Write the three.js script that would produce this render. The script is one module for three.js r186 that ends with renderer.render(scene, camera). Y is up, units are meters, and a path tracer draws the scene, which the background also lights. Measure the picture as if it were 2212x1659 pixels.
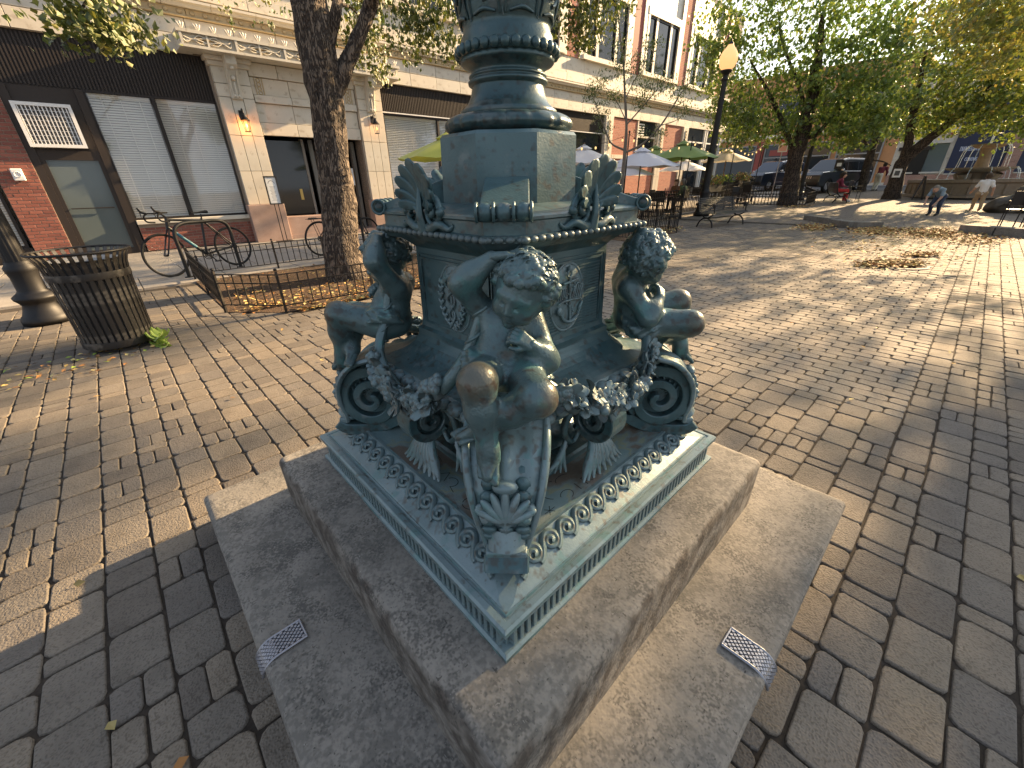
import * as THREE from 'three';
import { mergeGeometries, toCreasedNormals } from 'three/addons/utils/BufferGeometryUtils.js';
import { RoundedBoxGeometry } from 'three/addons/geometries/RoundedBoxGeometry.js';
import { ImprovedNoise } from 'three/addons/math/ImprovedNoise.js';

const scene = new THREE.Scene();
const D2R = Math.PI / 180;
// ---------- camera: an ultra-wide phone lens, held low, tipped down at the lamp post ----------
const CAM = new THREE.Vector3(-0.005, 1.4, 1.337);
const camera = new THREE.PerspectiveCamera(87.17, 4 / 3, 0.05, 400);
camera.position.copy(CAM);
camera.rotation.order = 'YXZ';
camera.rotation.set(-26.5 * D2R, 0, -1.145 * D2R);
scene.add(camera);
// ---------- sky and low sun from the right ----------
const SUN_AZ = 55, SUN_EL = 21;
const sunDir = new THREE.Vector3(Math.sin(SUN_AZ * D2R) * Math.cos(SUN_EL * D2R), Math.sin(SUN_EL * D2R), -Math.cos(SUN_AZ * D2R) * Math.cos(SUN_EL * D2R));
{ // hazy autumn sky: pale all round the horizon, soft blue overhead, brighter towards the sun
  const w = 512, h = 256, d = new Float32Array(w * h * 4), v = new THREE.Vector3();
  for (let j = 0; j < h; j++) for (let i = 0; i < w; i++) {
    const el = ((j + 0.5) / h - 0.5) * Math.PI, az = ((i + 0.5) / w - 0.5) * 2 * Math.PI; v.set(Math.cos(el) * Math.cos(az), Math.sin(el), Math.cos(el) * Math.sin(az));
    const t = Math.pow(1 - Math.max(0, v.y), 2.2), c = v.dot(sunDir), g = Math.exp((c - 1) * 5) * 0.8 + Math.exp((c - 1) * 40) * 1.3, k = (j * w + i) * 4;
    d[k] = 0.088 + 0.15 * t + g * 0.6; d[k + 1] = 0.11 + 0.147 * t + g * 0.57; d[k + 2] = 0.155 + 0.125 * t + g * 0.52; d[k + 3] = 1;
  }
  const t = new THREE.DataTexture(d, w, h, THREE.RGBAFormat, THREE.FloatType); t.mapping = THREE.EquirectangularReflectionMapping; t.magFilter = t.minFilter = THREE.LinearFilter; t.needsUpdate = true;
  scene.background = t; scene.environment = t;
}
const sun = new THREE.DirectionalLight(0xffdaa8, 5.0);
sun.position.copy(sunDir).multiplyScalar(60); sun.castShadow = true; sun.shadow.mapSize.set(2048, 2048); sun.shadow.radius = 1.4;
Object.assign(sun.shadow.camera, { left: -35, right: 35, top: 35, bottom: -35, near: 1, far: 160 });
scene.add(sun, sun.target);
const renderer = new THREE.WebGLRenderer({ antialias: true });
renderer.toneMapping = THREE.LinearToneMapping;
renderer.toneMappingExposure = 4.2;
renderer.shadowMap.enabled = true;

// ---------- helpers ----------
const V = (x, y, z) => new THREE.Vector3(x, y, z);
function rng(seed) { let a = seed >>> 0; return () => { a = (a + 0x6D2B79F5) | 0; let t = Math.imul(a ^ (a >>> 15), 1 | a); t = (t + Math.imul(t ^ (t >>> 7), 61 | t)) ^ t; return ((t ^ (t >>> 14)) >>> 0) / 4294967296; }; }
const R0 = rng(77);
const per = new ImprovedNoise();
const N3 = (x, y, z) => per.noise(x + 31.7, y + 11.3, z + 5.1);
const fbm3 = (x, y, z, o = 4) => { let s = 0, a = 0.5; for (let i = 0; i < o; i++) { s += a * N3(x, y, z); x *= 2.03; y *= 2.03; z *= 2.03; a *= 0.5; } return s; };
const cl = (x, a = 0, b = 1) => Math.min(b, Math.max(a, x));
const sst = (a, b, x) => { x = cl((x - a) / (b - a)); return x * x * (3 - 2 * x); };
const lerp = (a, b, t) => a + (b - a) * t;
const mixc = (a, b, t) => [lerp(a[0], b[0], t), lerp(a[1], b[1], t), lerp(a[2], b[2], t)];
const rgb = (r, g, b) => new THREE.Color().setRGB(r, g, b);
// tileable value noise
function hash2(x, y, s) { let h = (x * 374761393 + y * 668265263 + s * 974711) | 0; h = Math.imul(h ^ (h >>> 13), 1274126177); return ((h ^ (h >>> 16)) >>> 0) / 4294967296; }
function tn(x, y, p, s) { x *= p; y *= p; const xi = Math.floor(x), yi = Math.floor(y); let fx = x - xi, fy = y - yi; fx = fx * fx * (3 - 2 * fx); fy = fy * fy * (3 - 2 * fy); const m = v => ((v % p) + p) % p, h = (a, b) => hash2(m(a), m(b), s); return lerp(lerp(h(xi, yi), h(xi + 1, yi), fx), lerp(h(xi, yi + 1), h(xi + 1, yi + 1), fx), fy); }
function tf(x, y, p, s, o = 4) { let v = 0, a = 0.5, t = 0; for (let i = 0; i < o; i++) { v += a * tn(x, y, p, s + i * 17); t += a; a *= 0.55; p *= 2; } return v / t; }
const toS = v => { v = cl(v); return v <= 0.0031308 ? v * 12.92 : 1.055 * Math.pow(v, 1 / 2.4) - 0.055; };
function tex(n, fn, tile, color = true) {      // fn(x, y) -> linear rgb or a number; tile = metres per repeat
  const d = new Uint8Array(n * n * 4);
  for (let j = 0; j < n; j++) for (let i = 0; i < n; i++) {
    const c = fn(i / n, j / n), k = (j * n + i) * 4;
    if (color) { d[k] = toS(c[0]) * 255; d[k + 1] = toS(c[1]) * 255; d[k + 2] = toS(c[2]) * 255; } else d[k] = d[k + 1] = d[k + 2] = cl(c) * 255;
    d[k + 3] = 255;
  }
  const t = new THREE.DataTexture(d, n, n, THREE.RGBAFormat); t.wrapS = t.wrapT = THREE.RepeatWrapping; t.magFilter = THREE.LinearFilter; t.minFilter = THREE.LinearMipmapLinearFilter; t.generateMipmaps = true;
  if (color) t.colorSpace = THREE.SRGBColorSpace; t.repeat.set(1 / tile, 1 / tile); t.needsUpdate = true; return t;
}
const std = (o) => new THREE.MeshStandardMaterial(Object.assign({ side: THREE.DoubleSide }, o));
// geometry: make plain, give uv in metres by the main direction of each face
function prep(g, keep) {
  if (!g.attributes.normal) g.computeVertexNormals();
  if (g.index) g = g.toNonIndexed();
  const p = g.attributes.position, n = p.count;
  if (!keep) {
    const uv = new Float32Array(n * 2), a = V(0, 0, 0), b = V(0, 0, 0), c = V(0, 0, 0);
    for (let i = 0; i < n; i += 3) {
      a.fromBufferAttribute(p, i); b.fromBufferAttribute(p, i + 1); c.fromBufferAttribute(p, i + 2);
      const q = b.clone().sub(a).cross(c.clone().sub(a)), x = Math.abs(q.x), y = Math.abs(q.y), z = Math.abs(q.z);
      [a, b, c].forEach((v, k) => { const s = y >= x && y >= z ? [v.x, -v.z] : x >= z ? [v.z, v.y] : [v.x, v.y]; uv[(i + k) * 2] = s[0]; uv[(i + k) * 2 + 1] = s[1]; });
    }
    g.setAttribute('uv', new THREE.BufferAttribute(uv, 2));
  }
  for (const k of Object.keys(g.attributes)) if (!['position', 'normal', 'uv', 'color'].includes(k)) g.deleteAttribute(k);
  g.morphAttributes = {};
  return g;
}
function join(list, keep) { list = list.flat().map(g => prep(g, keep)); if (list.length === 1) return list[0]; if (list.some(g => g.attributes.color) && !list.every(g => g.attributes.color)) list.forEach(g => { if (!g.attributes.color) g.setAttribute('color', new THREE.BufferAttribute(new Float32Array(g.attributes.position.count * 3).fill(1), 3)); }); return mergeGeometries(list); }
const used = {};
function numbered(n) { if (!(n in used)) { used[n] = 0; return n; } used[n]++; return n + '_' + String(used[n]).padStart(3, '0'); }
function mesh(name, g, m, parent) { const o = new THREE.Mesh(g, m); o.name = name; o.castShadow = o.receiveShadow = true; parent.add(o); return o; }
function obj(name, geos, m, parent, keep) { return mesh(parent === scene ? numbered(name) : name, join([geos].flat(), keep), m, parent); }
function tag(o, label, category, group) { o.userData.label = label; o.userData.category = category; if (group) o.userData.group = group; return o; }
function thing(name, label, category, pos = V(0, 0, 0), turn = 0, group) { const o = new THREE.Group(); o.name = numbered(name); scene.add(o); o.position.copy(pos); o.rotation.y = turn; return tag(o, label, category, group); }
function structure(o) { o.userData.kind = 'structure'; return o; }
function dup(src, pos, turn, label) { const c = src.clone(); c.name = numbered(src.name.replace(/_\d{3}$/, '')); scene.add(c); c.position.copy(pos); c.rotation.y = turn; c.userData = Object.assign({}, src.userData); if (label) c.userData.label = label; return c; }
const box = (w, h, d, x = 0, y = 0, z = 0) => new THREE.BoxGeometry(w, h, d).translate(x, y, z);
const bx = (x0, x1, y0, y1, z0, z1) => box(x1 - x0, y1 - y0, z1 - z0, (x0 + x1) / 2, (y0 + y1) / 2, (z0 + z1) / 2);
const rb = (w, h, d, r, x = 0, y = 0, z = 0, s = 2) => new RoundedBoxGeometry(w, h, d, s, r).translate(x, y, z);
const cyl = (r1, r2, h, n = 16, x = 0, y = 0, z = 0, open = false) => new THREE.CylinderGeometry(r1, r2, h, n, 1, open).translate(x, y, z);
const sph = (r, x = 0, y = 0, z = 0, n = 12, m = 8) => new THREE.SphereGeometry(r, n, m).translate(x, y, z);
const pts = a => a.map(p => V(p[0], p[1], p[2]));
function tube(a, r, n = 24, k = 6, closed = false) { return new THREE.TubeGeometry(new THREE.CatmullRomCurve3(pts(a), closed), n, r, k, closed); }
function bar(a, b, r, k = 6, r2 = r) { a = V(...a); b = V(...b); const d = b.clone().sub(a), g = new THREE.CylinderGeometry(r2, r, d.length(), k); g.applyQuaternion(new THREE.Quaternion().setFromUnitVectors(V(0, 1, 0), d.clone().normalize())); const m = a.add(b).multiplyScalar(0.5); return g.translate(m.x, m.y, m.z); }
function beam(a, b, w, h) { a = V(...a); b = V(...b); const d = b.clone().sub(a), g = new THREE.BoxGeometry(w, h, d.length()); const m = new THREE.Matrix4().lookAt(b, a, V(0, 1, 0)); g.applyMatrix4(m); const c = a.add(b).multiplyScalar(0.5); return g.translate(c.x, c.y, c.z); }
const lathe = (p, n = 32) => new THREE.LatheGeometry(p.map(q => new THREE.Vector2(q[0], q[1])), n);
function taper(a, radii, k = 8, n = 0) {       // a tube of changing radius through points
  const cv = new THREE.CatmullRomCurve3(pts(a)), N = n || (a.length - 1) * 4, g = new THREE.TubeGeometry(cv, N, 1, k, false), p = g.attributes.position, c = V(0, 0, 0), v = V(0, 0, 0);
  for (let i = 0; i <= N; i++) { const t = i / N, f = t * (radii.length - 1), q = Math.min(radii.length - 2, Math.floor(f)), r = lerp(radii[q], radii[q + 1], f - q); cv.getPointAt(t, c); for (let j = 0; j <= k; j++) { const m = i * (k + 1) + j; v.fromBufferAttribute(p, m).sub(c).multiplyScalar(r).add(c); p.setXYZ(m, v.x, v.y, v.z); } }
  g.computeVertexNormals(); return g;
}
function extr(shape, depth, bevel = 0, seg = 1, cs = 6) { return new THREE.ExtrudeGeometry(shape, { depth, bevelEnabled: bevel > 0, bevelSize: bevel, bevelThickness: bevel, bevelSegments: seg, curveSegments: cs, steps: 1 }); }
function poly(a) { const s = new THREE.Shape(); a.forEach((p, i) => i ? s.lineTo(p[0], p[1]) : s.moveTo(p[0], p[1])); s.closePath(); return s; }
// surface nets: mesh of a distance field
function net(f, b, h) {
  const nx = Math.ceil((b[3] - b[0]) / h) + 1, ny = Math.ceil((b[4] - b[1]) / h) + 1, nz = Math.ceil((b[5] - b[2]) / h) + 1;
  const F = new Float32Array(nx * ny * nz), id = new Int32Array(nx * ny * nz).fill(-1), P = [], I = [];
  const at = (i, j, k) => (k * ny + j) * nx + i;
  for (let k = 0; k < nz; k++) for (let j = 0; j < ny; j++) for (let i = 0; i < nx; i++) F[at(i, j, k)] = f(b[0] + i * h, b[1] + j * h, b[2] + k * h);
  for (let k = 0; k < nz - 1; k++) for (let j = 0; j < ny - 1; j++) for (let i = 0; i < nx - 1; i++) {
    let n = 0, x = 0, y = 0, z = 0, pos = 0;
    const c = []; for (let q = 0; q < 8; q++) { const v = F[at(i + (q & 1), j + ((q >> 1) & 1), k + (q >> 2))]; c.push(v); if (v > 0) pos++; }
    if (pos === 0 || pos === 8) continue;
    for (let e = 0; e < 12; e++) { const a = ED[e][0], d = ED[e][1]; if ((c[a] > 0) === (c[d] > 0)) continue; const t = c[a] / (c[a] - c[d]); x += lerp(a & 1, d & 1, t); y += lerp((a >> 1) & 1, (d >> 1) & 1, t); z += lerp(a >> 2, d >> 2, t); n++; }
    id[at(i, j, k)] = P.length / 3; P.push(b[0] + (i + x / n) * h, b[1] + (j + y / n) * h, b[2] + (k + z / n) * h);
  }
  const quad = (a, q, c, d, flip) => { if (a < 0 || q < 0 || c < 0 || d < 0) return; flip ? I.push(a, c, q, a, d, c) : I.push(a, q, c, a, c, d); };
  for (let k = 1; k < nz - 1; k++) for (let j = 1; j < ny - 1; j++) for (let i = 1; i < nx - 1; i++) {
    const s = F[at(i, j, k)] > 0;
    if (s !== F[at(i + 1, j, k)] > 0) quad(id[at(i, j - 1, k - 1)], id[at(i, j, k - 1)], id[at(i, j, k)], id[at(i, j - 1, k)], s);
    if (s !== F[at(i, j + 1, k)] > 0) quad(id[at(i - 1, j, k - 1)], id[at(i - 1, j, k)], id[at(i, j, k)], id[at(i, j, k - 1)], s);
    if (s !== F[at(i, j, k + 1)] > 0) quad(id[at(i - 1, j - 1, k)], id[at(i, j - 1, k)], id[at(i, j, k)], id[at(i - 1, j, k)], s);
  }
  const g = new THREE.BufferGeometry(); g.setAttribute('position', new THREE.Float32BufferAttribute(P, 3)); g.setIndex(I); g.computeVertexNormals(); return g;
}
const ED = [[0, 1], [2, 3], [4, 5], [6, 7], [0, 2], [1, 3], [4, 6], [5, 7], [0, 4], [1, 5], [2, 6], [3, 7]];
function cap(x, y, z, c) {                     // tapered capsule c = [ax,ay,az,ra,bx,by,bz,rb]
  const dx = c[4] - c[0], dy = c[5] - c[1], dz = c[6] - c[2], px = x - c[0], py = y - c[1], pz = z - c[2];
  const t = cl((px * dx + py * dy + pz * dz) / (dx * dx + dy * dy + dz * dz + 1e-12)), qx = px - dx * t, qy = py - dy * t, qz = pz - dz * t;
  return Math.sqrt(qx * qx + qy * qy + qz * qz) - lerp(c[3], c[7], t);
}
const smin = (a, b, k) => { const h = Math.max(k - Math.abs(a - b), 0) / k; return Math.min(a, b) - h * h * k * 0.25; };
function body(caps, k, h, extra) {             // smooth union of tapered capsules -> geometry
  const b = [1e9, 1e9, 1e9, -1e9, -1e9, -1e9];
  for (const c of caps) for (const o of [0, 4]) for (let a = 0; a < 3; a++) { b[a] = Math.min(b[a], c[o + a] - c[o + 3] - 3 * h); b[a + 3] = Math.max(b[a + 3], c[o + a] + c[o + 3] + 3 * h); }
  return net((x, y, z) => { let d = 1e3; for (const c of caps) { const e = cap(x, y, z, c); d = d > 900 ? e : smin(d, e, k); } return extra ? extra(d, x, y, z) : d; }, b, h);
}
// the street frame: u runs along the shop fronts, w out from them; the camera stands at u = 0, w = 14
const TH = (90 - 47.3) * D2R, EU = V(Math.cos(TH), 0, -Math.sin(TH)), EW = V(Math.sin(TH), 0, Math.cos(TH));
const gy = u => cl(0.03 * (u - 16), 0, 0.62);
const S = (u, w, y = gy(u)) => V(CAM.x + EU.x * u + EW.x * (w - 14), y, CAM.z + EU.z * u + EW.z * (w - 14));
const uOf = p => (p.x - CAM.x) * EU.x + (p.z - CAM.z) * EU.z, wOf = p => 14 + (p.x - CAM.x) * EW.x + (p.z - CAM.z) * EW.z;
// a pixel of the photograph (2212 wide) gives a direction; the ground, or a height, gives the distance
function rayOf(px, py) { const f = 871.6, u = (px - 1106) / f, v = (py - 829.5) / f, r = -1.145 * D2R, U = u * Math.cos(r) + v * Math.sin(r), W = -u * Math.sin(r) + v * Math.cos(r), p = 26.5 * D2R, c = Math.cos(p), s = Math.sin(p); return V(U, -s - W * c, -c + W * s); }
function G(px, py) { const d = rayOf(px, py); let y = 0, P; for (let i = 0; i < 60; i++) { const t = (y - CAM.y) / d.y; P = CAM.clone().addScaledVector(d, t); y = 0.5 * y + 0.5 * gy(uOf(P)); } P.y = gy(uOf(P)); return P; }
function AY(px, py, y) { const d = rayOf(px, py); return CAM.clone().addScaledVector(d, (y - CAM.y) / d.y); }
// ---------- surfaces ----------
const M = {};
const concTex = tex(1024, (x, y) => { const a = tf(x, y, 5, 3, 5), b = tf(x, y, 24, 9, 3), c = tn(x, y, 190, 21), e = tf(x + 0.03 * b, y, 12, 41, 5); let col = mixc([0.175, 0.16, 0.135], [0.28, 0.255, 0.215], cl(a * 1.2 - 0.1 + (b - 0.5) * 0.5)); const d = sst(0.5, 0.7, e * 0.5 + a * 0.18 + c * 0.32); col = mixc(col, [0.06, 0.057, 0.05], d * 0.7); const f = sst(0.4, 0.66, tf(x, y, 90, 77, 3) * 0.6 + tf(x, y, 9, 83, 3) * 0.4); col = mixc(col, [0.095, 0.09, 0.078], f * 0.55); if (tn(x, y, 120, 5) > 0.94) col = mixc(col, [0.025, 0.022, 0.018], 0.65); if (c > 0.95) col = mixc(col, [0.4, 0.37, 0.32], 0.5); return col; }, 0.9);
const concBump = tex(512, (x, y) => 0.5 * tf(x, y, 26, 12, 4) + 0.35 * tn(x, y, 170, 4) + 0.15 * tf(x, y, 6, 2, 3), 0.9, false);
M.concrete = std({ map: concTex, bumpMap: concBump, bumpScale: 0.0022, roughness: 0.92 });
M.concreteV = M.concrete.clone(); M.concreteV.vertexColors = true; M.concreteV.name = 'stained_concrete';
const pavTex = tex(512, (x, y) => { const a = tf(x, y, 6, 5, 4), c = tn(x, y, 150, 8), d = tn(x, y, 230, 3); let col = mixc([0.62, 0.6, 0.57], [1, 0.98, 0.94], a); col = mixc(col, [0.33, 0.31, 0.28], sst(0.55, 0.9, c) * 0.55); if (d > 0.975) col = [1, 1, 1]; if (tn(x, y, 60, 31) > 0.9) col = mixc(col, [0.4, 0.36, 0.3], 0.5); return col; }, 0.62);
const pavBump = tex(512, (x, y) => 0.6 * tn(x, y, 150, 8) + 0.4 * tf(x, y, 30, 2, 3), 0.62, false);
const PTINT = [[0.2, 0.178, 0.15], [0.23, 0.2, 0.162], [0.178, 0.16, 0.14], [0.245, 0.208, 0.162], [0.162, 0.142, 0.12]];
M.pav = PTINT.map(c => std({ map: pavTex, bumpMap: pavBump, bumpScale: 0.0035, roughness: 0.88, color: rgb(...c) }));
M.pavV = std({ map: pavTex, bumpMap: pavBump, bumpScale: 0.0035, roughness: 0.88, vertexColors: true });
M.patch = std({ map: pavTex, bumpMap: pavBump, bumpScale: 0.003, roughness: 0.85, color: rgb(0.27, 0.24, 0.2) });
M.soil = std({ map: tex(256, (x, y) => mixc([0.018, 0.014, 0.01], [0.06, 0.046, 0.033], tf(x, y, 40, 6, 3)), 0.4), roughness: 1 });
M.mulch = std({ map: tex(512, (x, y) => { const a = tf(x, y, 60, 16, 2), b = tn(x, y, 130, 8); return mixc([0.03, 0.018, 0.01], [0.16, 0.095, 0.05], sst(0.3, 0.75, a * 0.5 + b * 0.5)); }, 0.7), bumpMap: pavBump, bumpScale: 0.02, roughness: 1 });
M.farPav = std({ map: tex(1024, (x, y) => { const row = Math.floor(y * 16), fy = y * 16 - row, sh = hash2(row, 3, 7), n = 7, X = ((x + sh) % 1) * n, k = Math.floor(X), fx = X - k, j = (fy < 0.07 || fx < 0.035) ? 1 : 0; let c = mixc([0.15, 0.128, 0.105], [0.22, 0.186, 0.148], hash2(row, k, 5) * 0.6 + tf(x, y, 40, 3, 3) * 0.4); const s = tf(x, y, 4, 61, 3); c = mixc(c, [0.11, 0.095, 0.08], sst(0.5, 0.75, s) * 0.5); return j ? [0.05, 0.04, 0.032] : c; }, 2.4), roughness: 0.9, bumpMap: pavBump, bumpScale: 0.004 });
M.walk = std({ map: tex(512, (x, y) => { const a = tf(x, y, 5, 15, 5), c = tn(x, y, 140, 7); let col = mixc([0.26, 0.235, 0.205], [0.36, 0.33, 0.29], a); return mixc(col, [0.2, 0.18, 0.16], sst(0.6, 0.95, c) * 0.4); }, 1.6), bumpMap: pavBump, bumpScale: 0.002, roughness: 0.9 });
M.asphalt = std({ map: tex(512, (x, y) => mixc([0.05, 0.05, 0.05], [0.1, 0.098, 0.094], tf(x, y, 60, 5, 3)), 1.5), roughness: 0.92 });
// ---------- ground: one sheet, rising gently towards the side street ----------
function sheet(u0, u1, w0, w1, nu, nw, lift) { const g = new THREE.PlaneGeometry(1, 1, nu, nw), p = g.attributes.position, q = V(0, 0, 0), uv = []; for (let i = 0; i < p.count; i++) { const u = lerp(u0, u1, p.getX(i) + 0.5), w = lerp(w1, w0, p.getY(i) + 0.5); q.copy(S(u, w)); p.setXYZ(i, q.x, q.y + lift, q.z); uv.push(w, u); } g.setAttribute('uv', new THREE.Float32BufferAttribute(uv, 2)); g.computeVertexNormals(); return g; }
const ground = structure(obj('ground', sheet(-60, 200, -120, 140, 130, 20, -0.03), M.farPav, scene, true));
const paving = new THREE.Group(); paving.name = 'plaza_paving'; structure(paving); scene.add(paving);
obj('joint_bed', sheet(-9, 16.6, 5.4, 22, 30, 10, -0.011), M.soil, paving, true);
structure(obj('far_paving', sheet(16.55, 45, 3.0, 40, 60, 10, -0.001), M.farPav, scene, true));
// pavers
function paverGeo(a, b, seed, cut = 0.026) {
  const r = rng(seed), c = [], ox = r() * 3, oz = r() * 3, A = a / 2 - 0.0032, B = b / 2 - 0.0032;
  const cr = [0, 1, 2, 3].map(() => cut * (0.35 + 0.9 * r())), j = () => (r() - 0.5) * 0.006;
  [[1, 1], [-1, 1], [-1, -1], [1, -1]].forEach(([sx, sz], k) => { const q = Math.min(cr[k], A * 0.5, B * 0.5), p1 = [sx * A, sz * (B - q)], p2 = [sx * (A - q), sz * B], pm = [sx * (A - q * 0.3), sz * (B - q * 0.3)]; const o = (k % 2 === 0) ? [p1, pm, p2] : [p2, pm, p1]; o.forEach(p => c.push([p[0] + j(), p[1] + j()])); });
  const rings = [[1, -0.03, 0], [1, -0.006, 0], [1, -0.0015, 0.0025], [1, 0, 0.006]], tilt = [(r() - 0.5) * 0.02, (r() - 0.5) * 0.02], P = [];
  const at = (p, k) => { const l = Math.hypot(p[0], p[1]), s = (l - rings[k][2] * 1.2) / l; return [p[0] * s, rings[k][1] + (k > 0 ? tilt[0] * p[0] + tilt[1] * p[1] : 0), p[1] * s]; };
  const n = c.length;
  for (let k = 0; k < 3; k++) for (let i = 0; i < n; i++) { const m = (i + 1) % n, q = [at(c[i], k), at(c[m], k), at(c[m], k + 1), at(c[i], k + 1)]; P.push(...q[0], ...q[2], ...q[1], ...q[0], ...q[3], ...q[2]); }
  for (let i = 1; i < n - 1; i++) P.push(...at(c[0], 3), ...at(c[i + 1], 3), ...at(c[i], 3));
  let g = new THREE.BufferGeometry(); g.setAttribute('position', new THREE.Float32BufferAttribute(P, 3)); g.computeVertexNormals(); g = prep(g);
  const uv = g.attributes.uv; for (let i = 0; i < uv.count; i++) uv.setXY(i, uv.getX(i) + ox, uv.getY(i) + oz); return g;
}
const PV = {}; const pgeo = (a, b, v) => PV[a + '_' + b + '_' + v] ??= paverGeo(a, b, Math.round(a * 1000) * 31 + Math.round(b * 1000) * 7 + v * 97);
const pieces = [];
{
  const r = rng(5), PU = uOf(V(0, 0, 0)), PW = wOf(V(0, 0, 0)), hs = 0.93;
  const inPatch = (u, w) => false;
  const pit = (u, w) => (u > 0.8 && u < 4.85 && w > 5.1 && w < 8.55 && !(w - 7.9 > (u - 0.75) * 1.13)) || (u > 9.6 && u < 12.6 && w > 5.3 && w < 8.1);
  const seen = (u, w) => { const p = S(u, w), x = p.x - CAM.x, z = CAM.z - p.z; return z > -0.35 && z < 17 && Math.abs(x) < z * 1.42 + 2.3 && !(Math.abs(u - PU) < hs && Math.abs(w - PW) < hs); };
  const put = (u, w, a, b, v, patch) => { if (!seen(u, w) || pit(u, w)) return; if (!patch && inPatch(u, w)) return; pieces.push({ u, w, a, b, v, patch, t: Math.floor(r() * 5), rot: (r() - 0.5) * 0.028, dy: (r() - 0.5) * 0.005 }); };
  const strip = (along, c, W, s0, s1) => {
    let s = s0;
    while (s < s1 - 0.02) {
      const q = r(); let L = q < 0.16 ? 0.08 : q < 0.36 ? 0.14 : q < 0.6 ? 0.16 : q < 0.85 ? 0.22 : 0.24; if (s + L > s1 - 0.05) L = Math.round((s1 - s) * 100) / 100; const mid = s + L / 2; s += L;
      const cells = (L > 0.1 && L < 0.2 && r() < 0.3) ? [[-W / 4, W / 2], [W / 4, W / 2]] : [[0, W]];
      for (const [o, wd] of cells) { const v = Math.floor(r() * 5); along ? put(mid, c + o, L, wd, v) : put(c + o, mid, wd, L, v); }
    }
  };
  const WD = [0.148, 0.16, 0.14, 0.156];
  for (let e = 0.904, k = 0; e > -8.9; k++) { const W = WD[Math.floor(r() * 4)]; strip(false, e - W / 2, W, 5.6 + r() * 0.1, 21); e -= W; }
  for (let e = 14.086; e < 21.5;) { const W = WD[Math.floor(r() * 4)]; strip(true, e + W / 2, W, 0.904, 16.5); e += W; }
  for (let e = 14.086; e > 5.6;) { const W = WD[Math.floor(r() * 4)], c = e - W / 2; if (e > 10.9) { strip(true, c, W, 0.904, 3.33); strip(true, c, W, 9.2, 16.5); } else strip(true, c, W, 0.904, 16.5); e -= W; }
  let row = 0; for (let u = 3.385; u < 9.2; u += 0.108) { row++; for (let w = 14.086 - 0.105 - (row % 2) * 0.106; w > 10.85; w -= 0.212) put(u, w, 0.106, 0.21, Math.floor(r() * 5), true); if (row % 2) put(u, 14.086 - 0.052, 0.106, 0.104, 1, true); }
  pieces.forEach(p => { const q = S(p.u, p.w), d = q.distanceTo(CAM); p.q = q; p.k = p.a * p.b / (d * d * d) * ((q.z < CAM.z - 0.15 && Math.abs(q.x) < (CAM.z - q.z) * 1.25 + 0.9) ? 1 : 0.05); });
  pieces.sort((a, b) => b.k - a.k);
  const rest = [], m4 = new THREE.Matrix4(), qt = new THREE.Quaternion(), up = V(0, 1, 0), one = V(1, 1, 1);
  pieces.forEach((p, i) => {
    const g = pgeo(p.a, p.b, p.v); p.q.y = p.dy - 0.001;
    if (i < 300) { const o = mesh('paver', g, p.patch ? M.patch : M.pav[p.t], paving); o.position.copy(p.q); o.rotation.y = TH + p.rot; }
    else { const c = g.clone(); c.applyMatrix4(m4.compose(p.q, qt.setFromAxisAngle(up, TH + p.rot), one)); const n = c.attributes.position.count, col = new Float32Array(n * 3), t = p.patch ? [0.27, 0.24, 0.2] : PTINT[p.t]; for (let k = 0; k < n; k++) col.set(t, k * 3); c.setAttribute('color', new THREE.BufferAttribute(col, 3)); const uv = c.attributes.uv, o = hash2(i, 3, 1) * 5, o2 = hash2(i, 9, 2) * 5; for (let k = 0; k < n; k++) uv.setXY(k, uv.getX(k) + o, uv.getY(k) + o2); rest.push(c); }
  });
  const s = mesh('pavers', mergeGeometries(rest), M.pavV, paving); s.userData.kind = 'stuff';
  console.log('pavers', pieces.length);
}
// shop-side walk: pale slabs, then a brownish band
const walk = new THREE.Group(); walk.name = 'sidewalk'; structure(walk); scene.add(walk);
{
  const r = rng(8), slabs = [M.walk, M.walk];
  const slab = (u, w, a, b, m) => { const g = prep(rb(a - 0.012, 0.05, b - 0.012, 0.006, 0, -0.025, 0, 1)); const o = mesh('slab', g, m, walk); o.position.copy(S(u, w)); o.position.y = gy(u) + 0.006 + (r() - 0.5) * 0.004; o.rotation.y = TH; o.rotation.z = u > 16 && u < 36 ? Math.atan(0.03) : 0; o.rotation.order = 'YXZ'; };
  for (let u = -7; u < 34; u += 1.5) { slab(u, 0.75, 1.5, 1.5, slabs[0]); slab(u, 2.2, 1.5, 1.4, slabs[0]); }
  for (let u = -7; u < 34; u += 1.2) { slab(u, 3.5, 1.2, 1.18, slabs[1]); slab(u + 0.5, 4.7, 1.2, 1.18, slabs[1]); }
}
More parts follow.
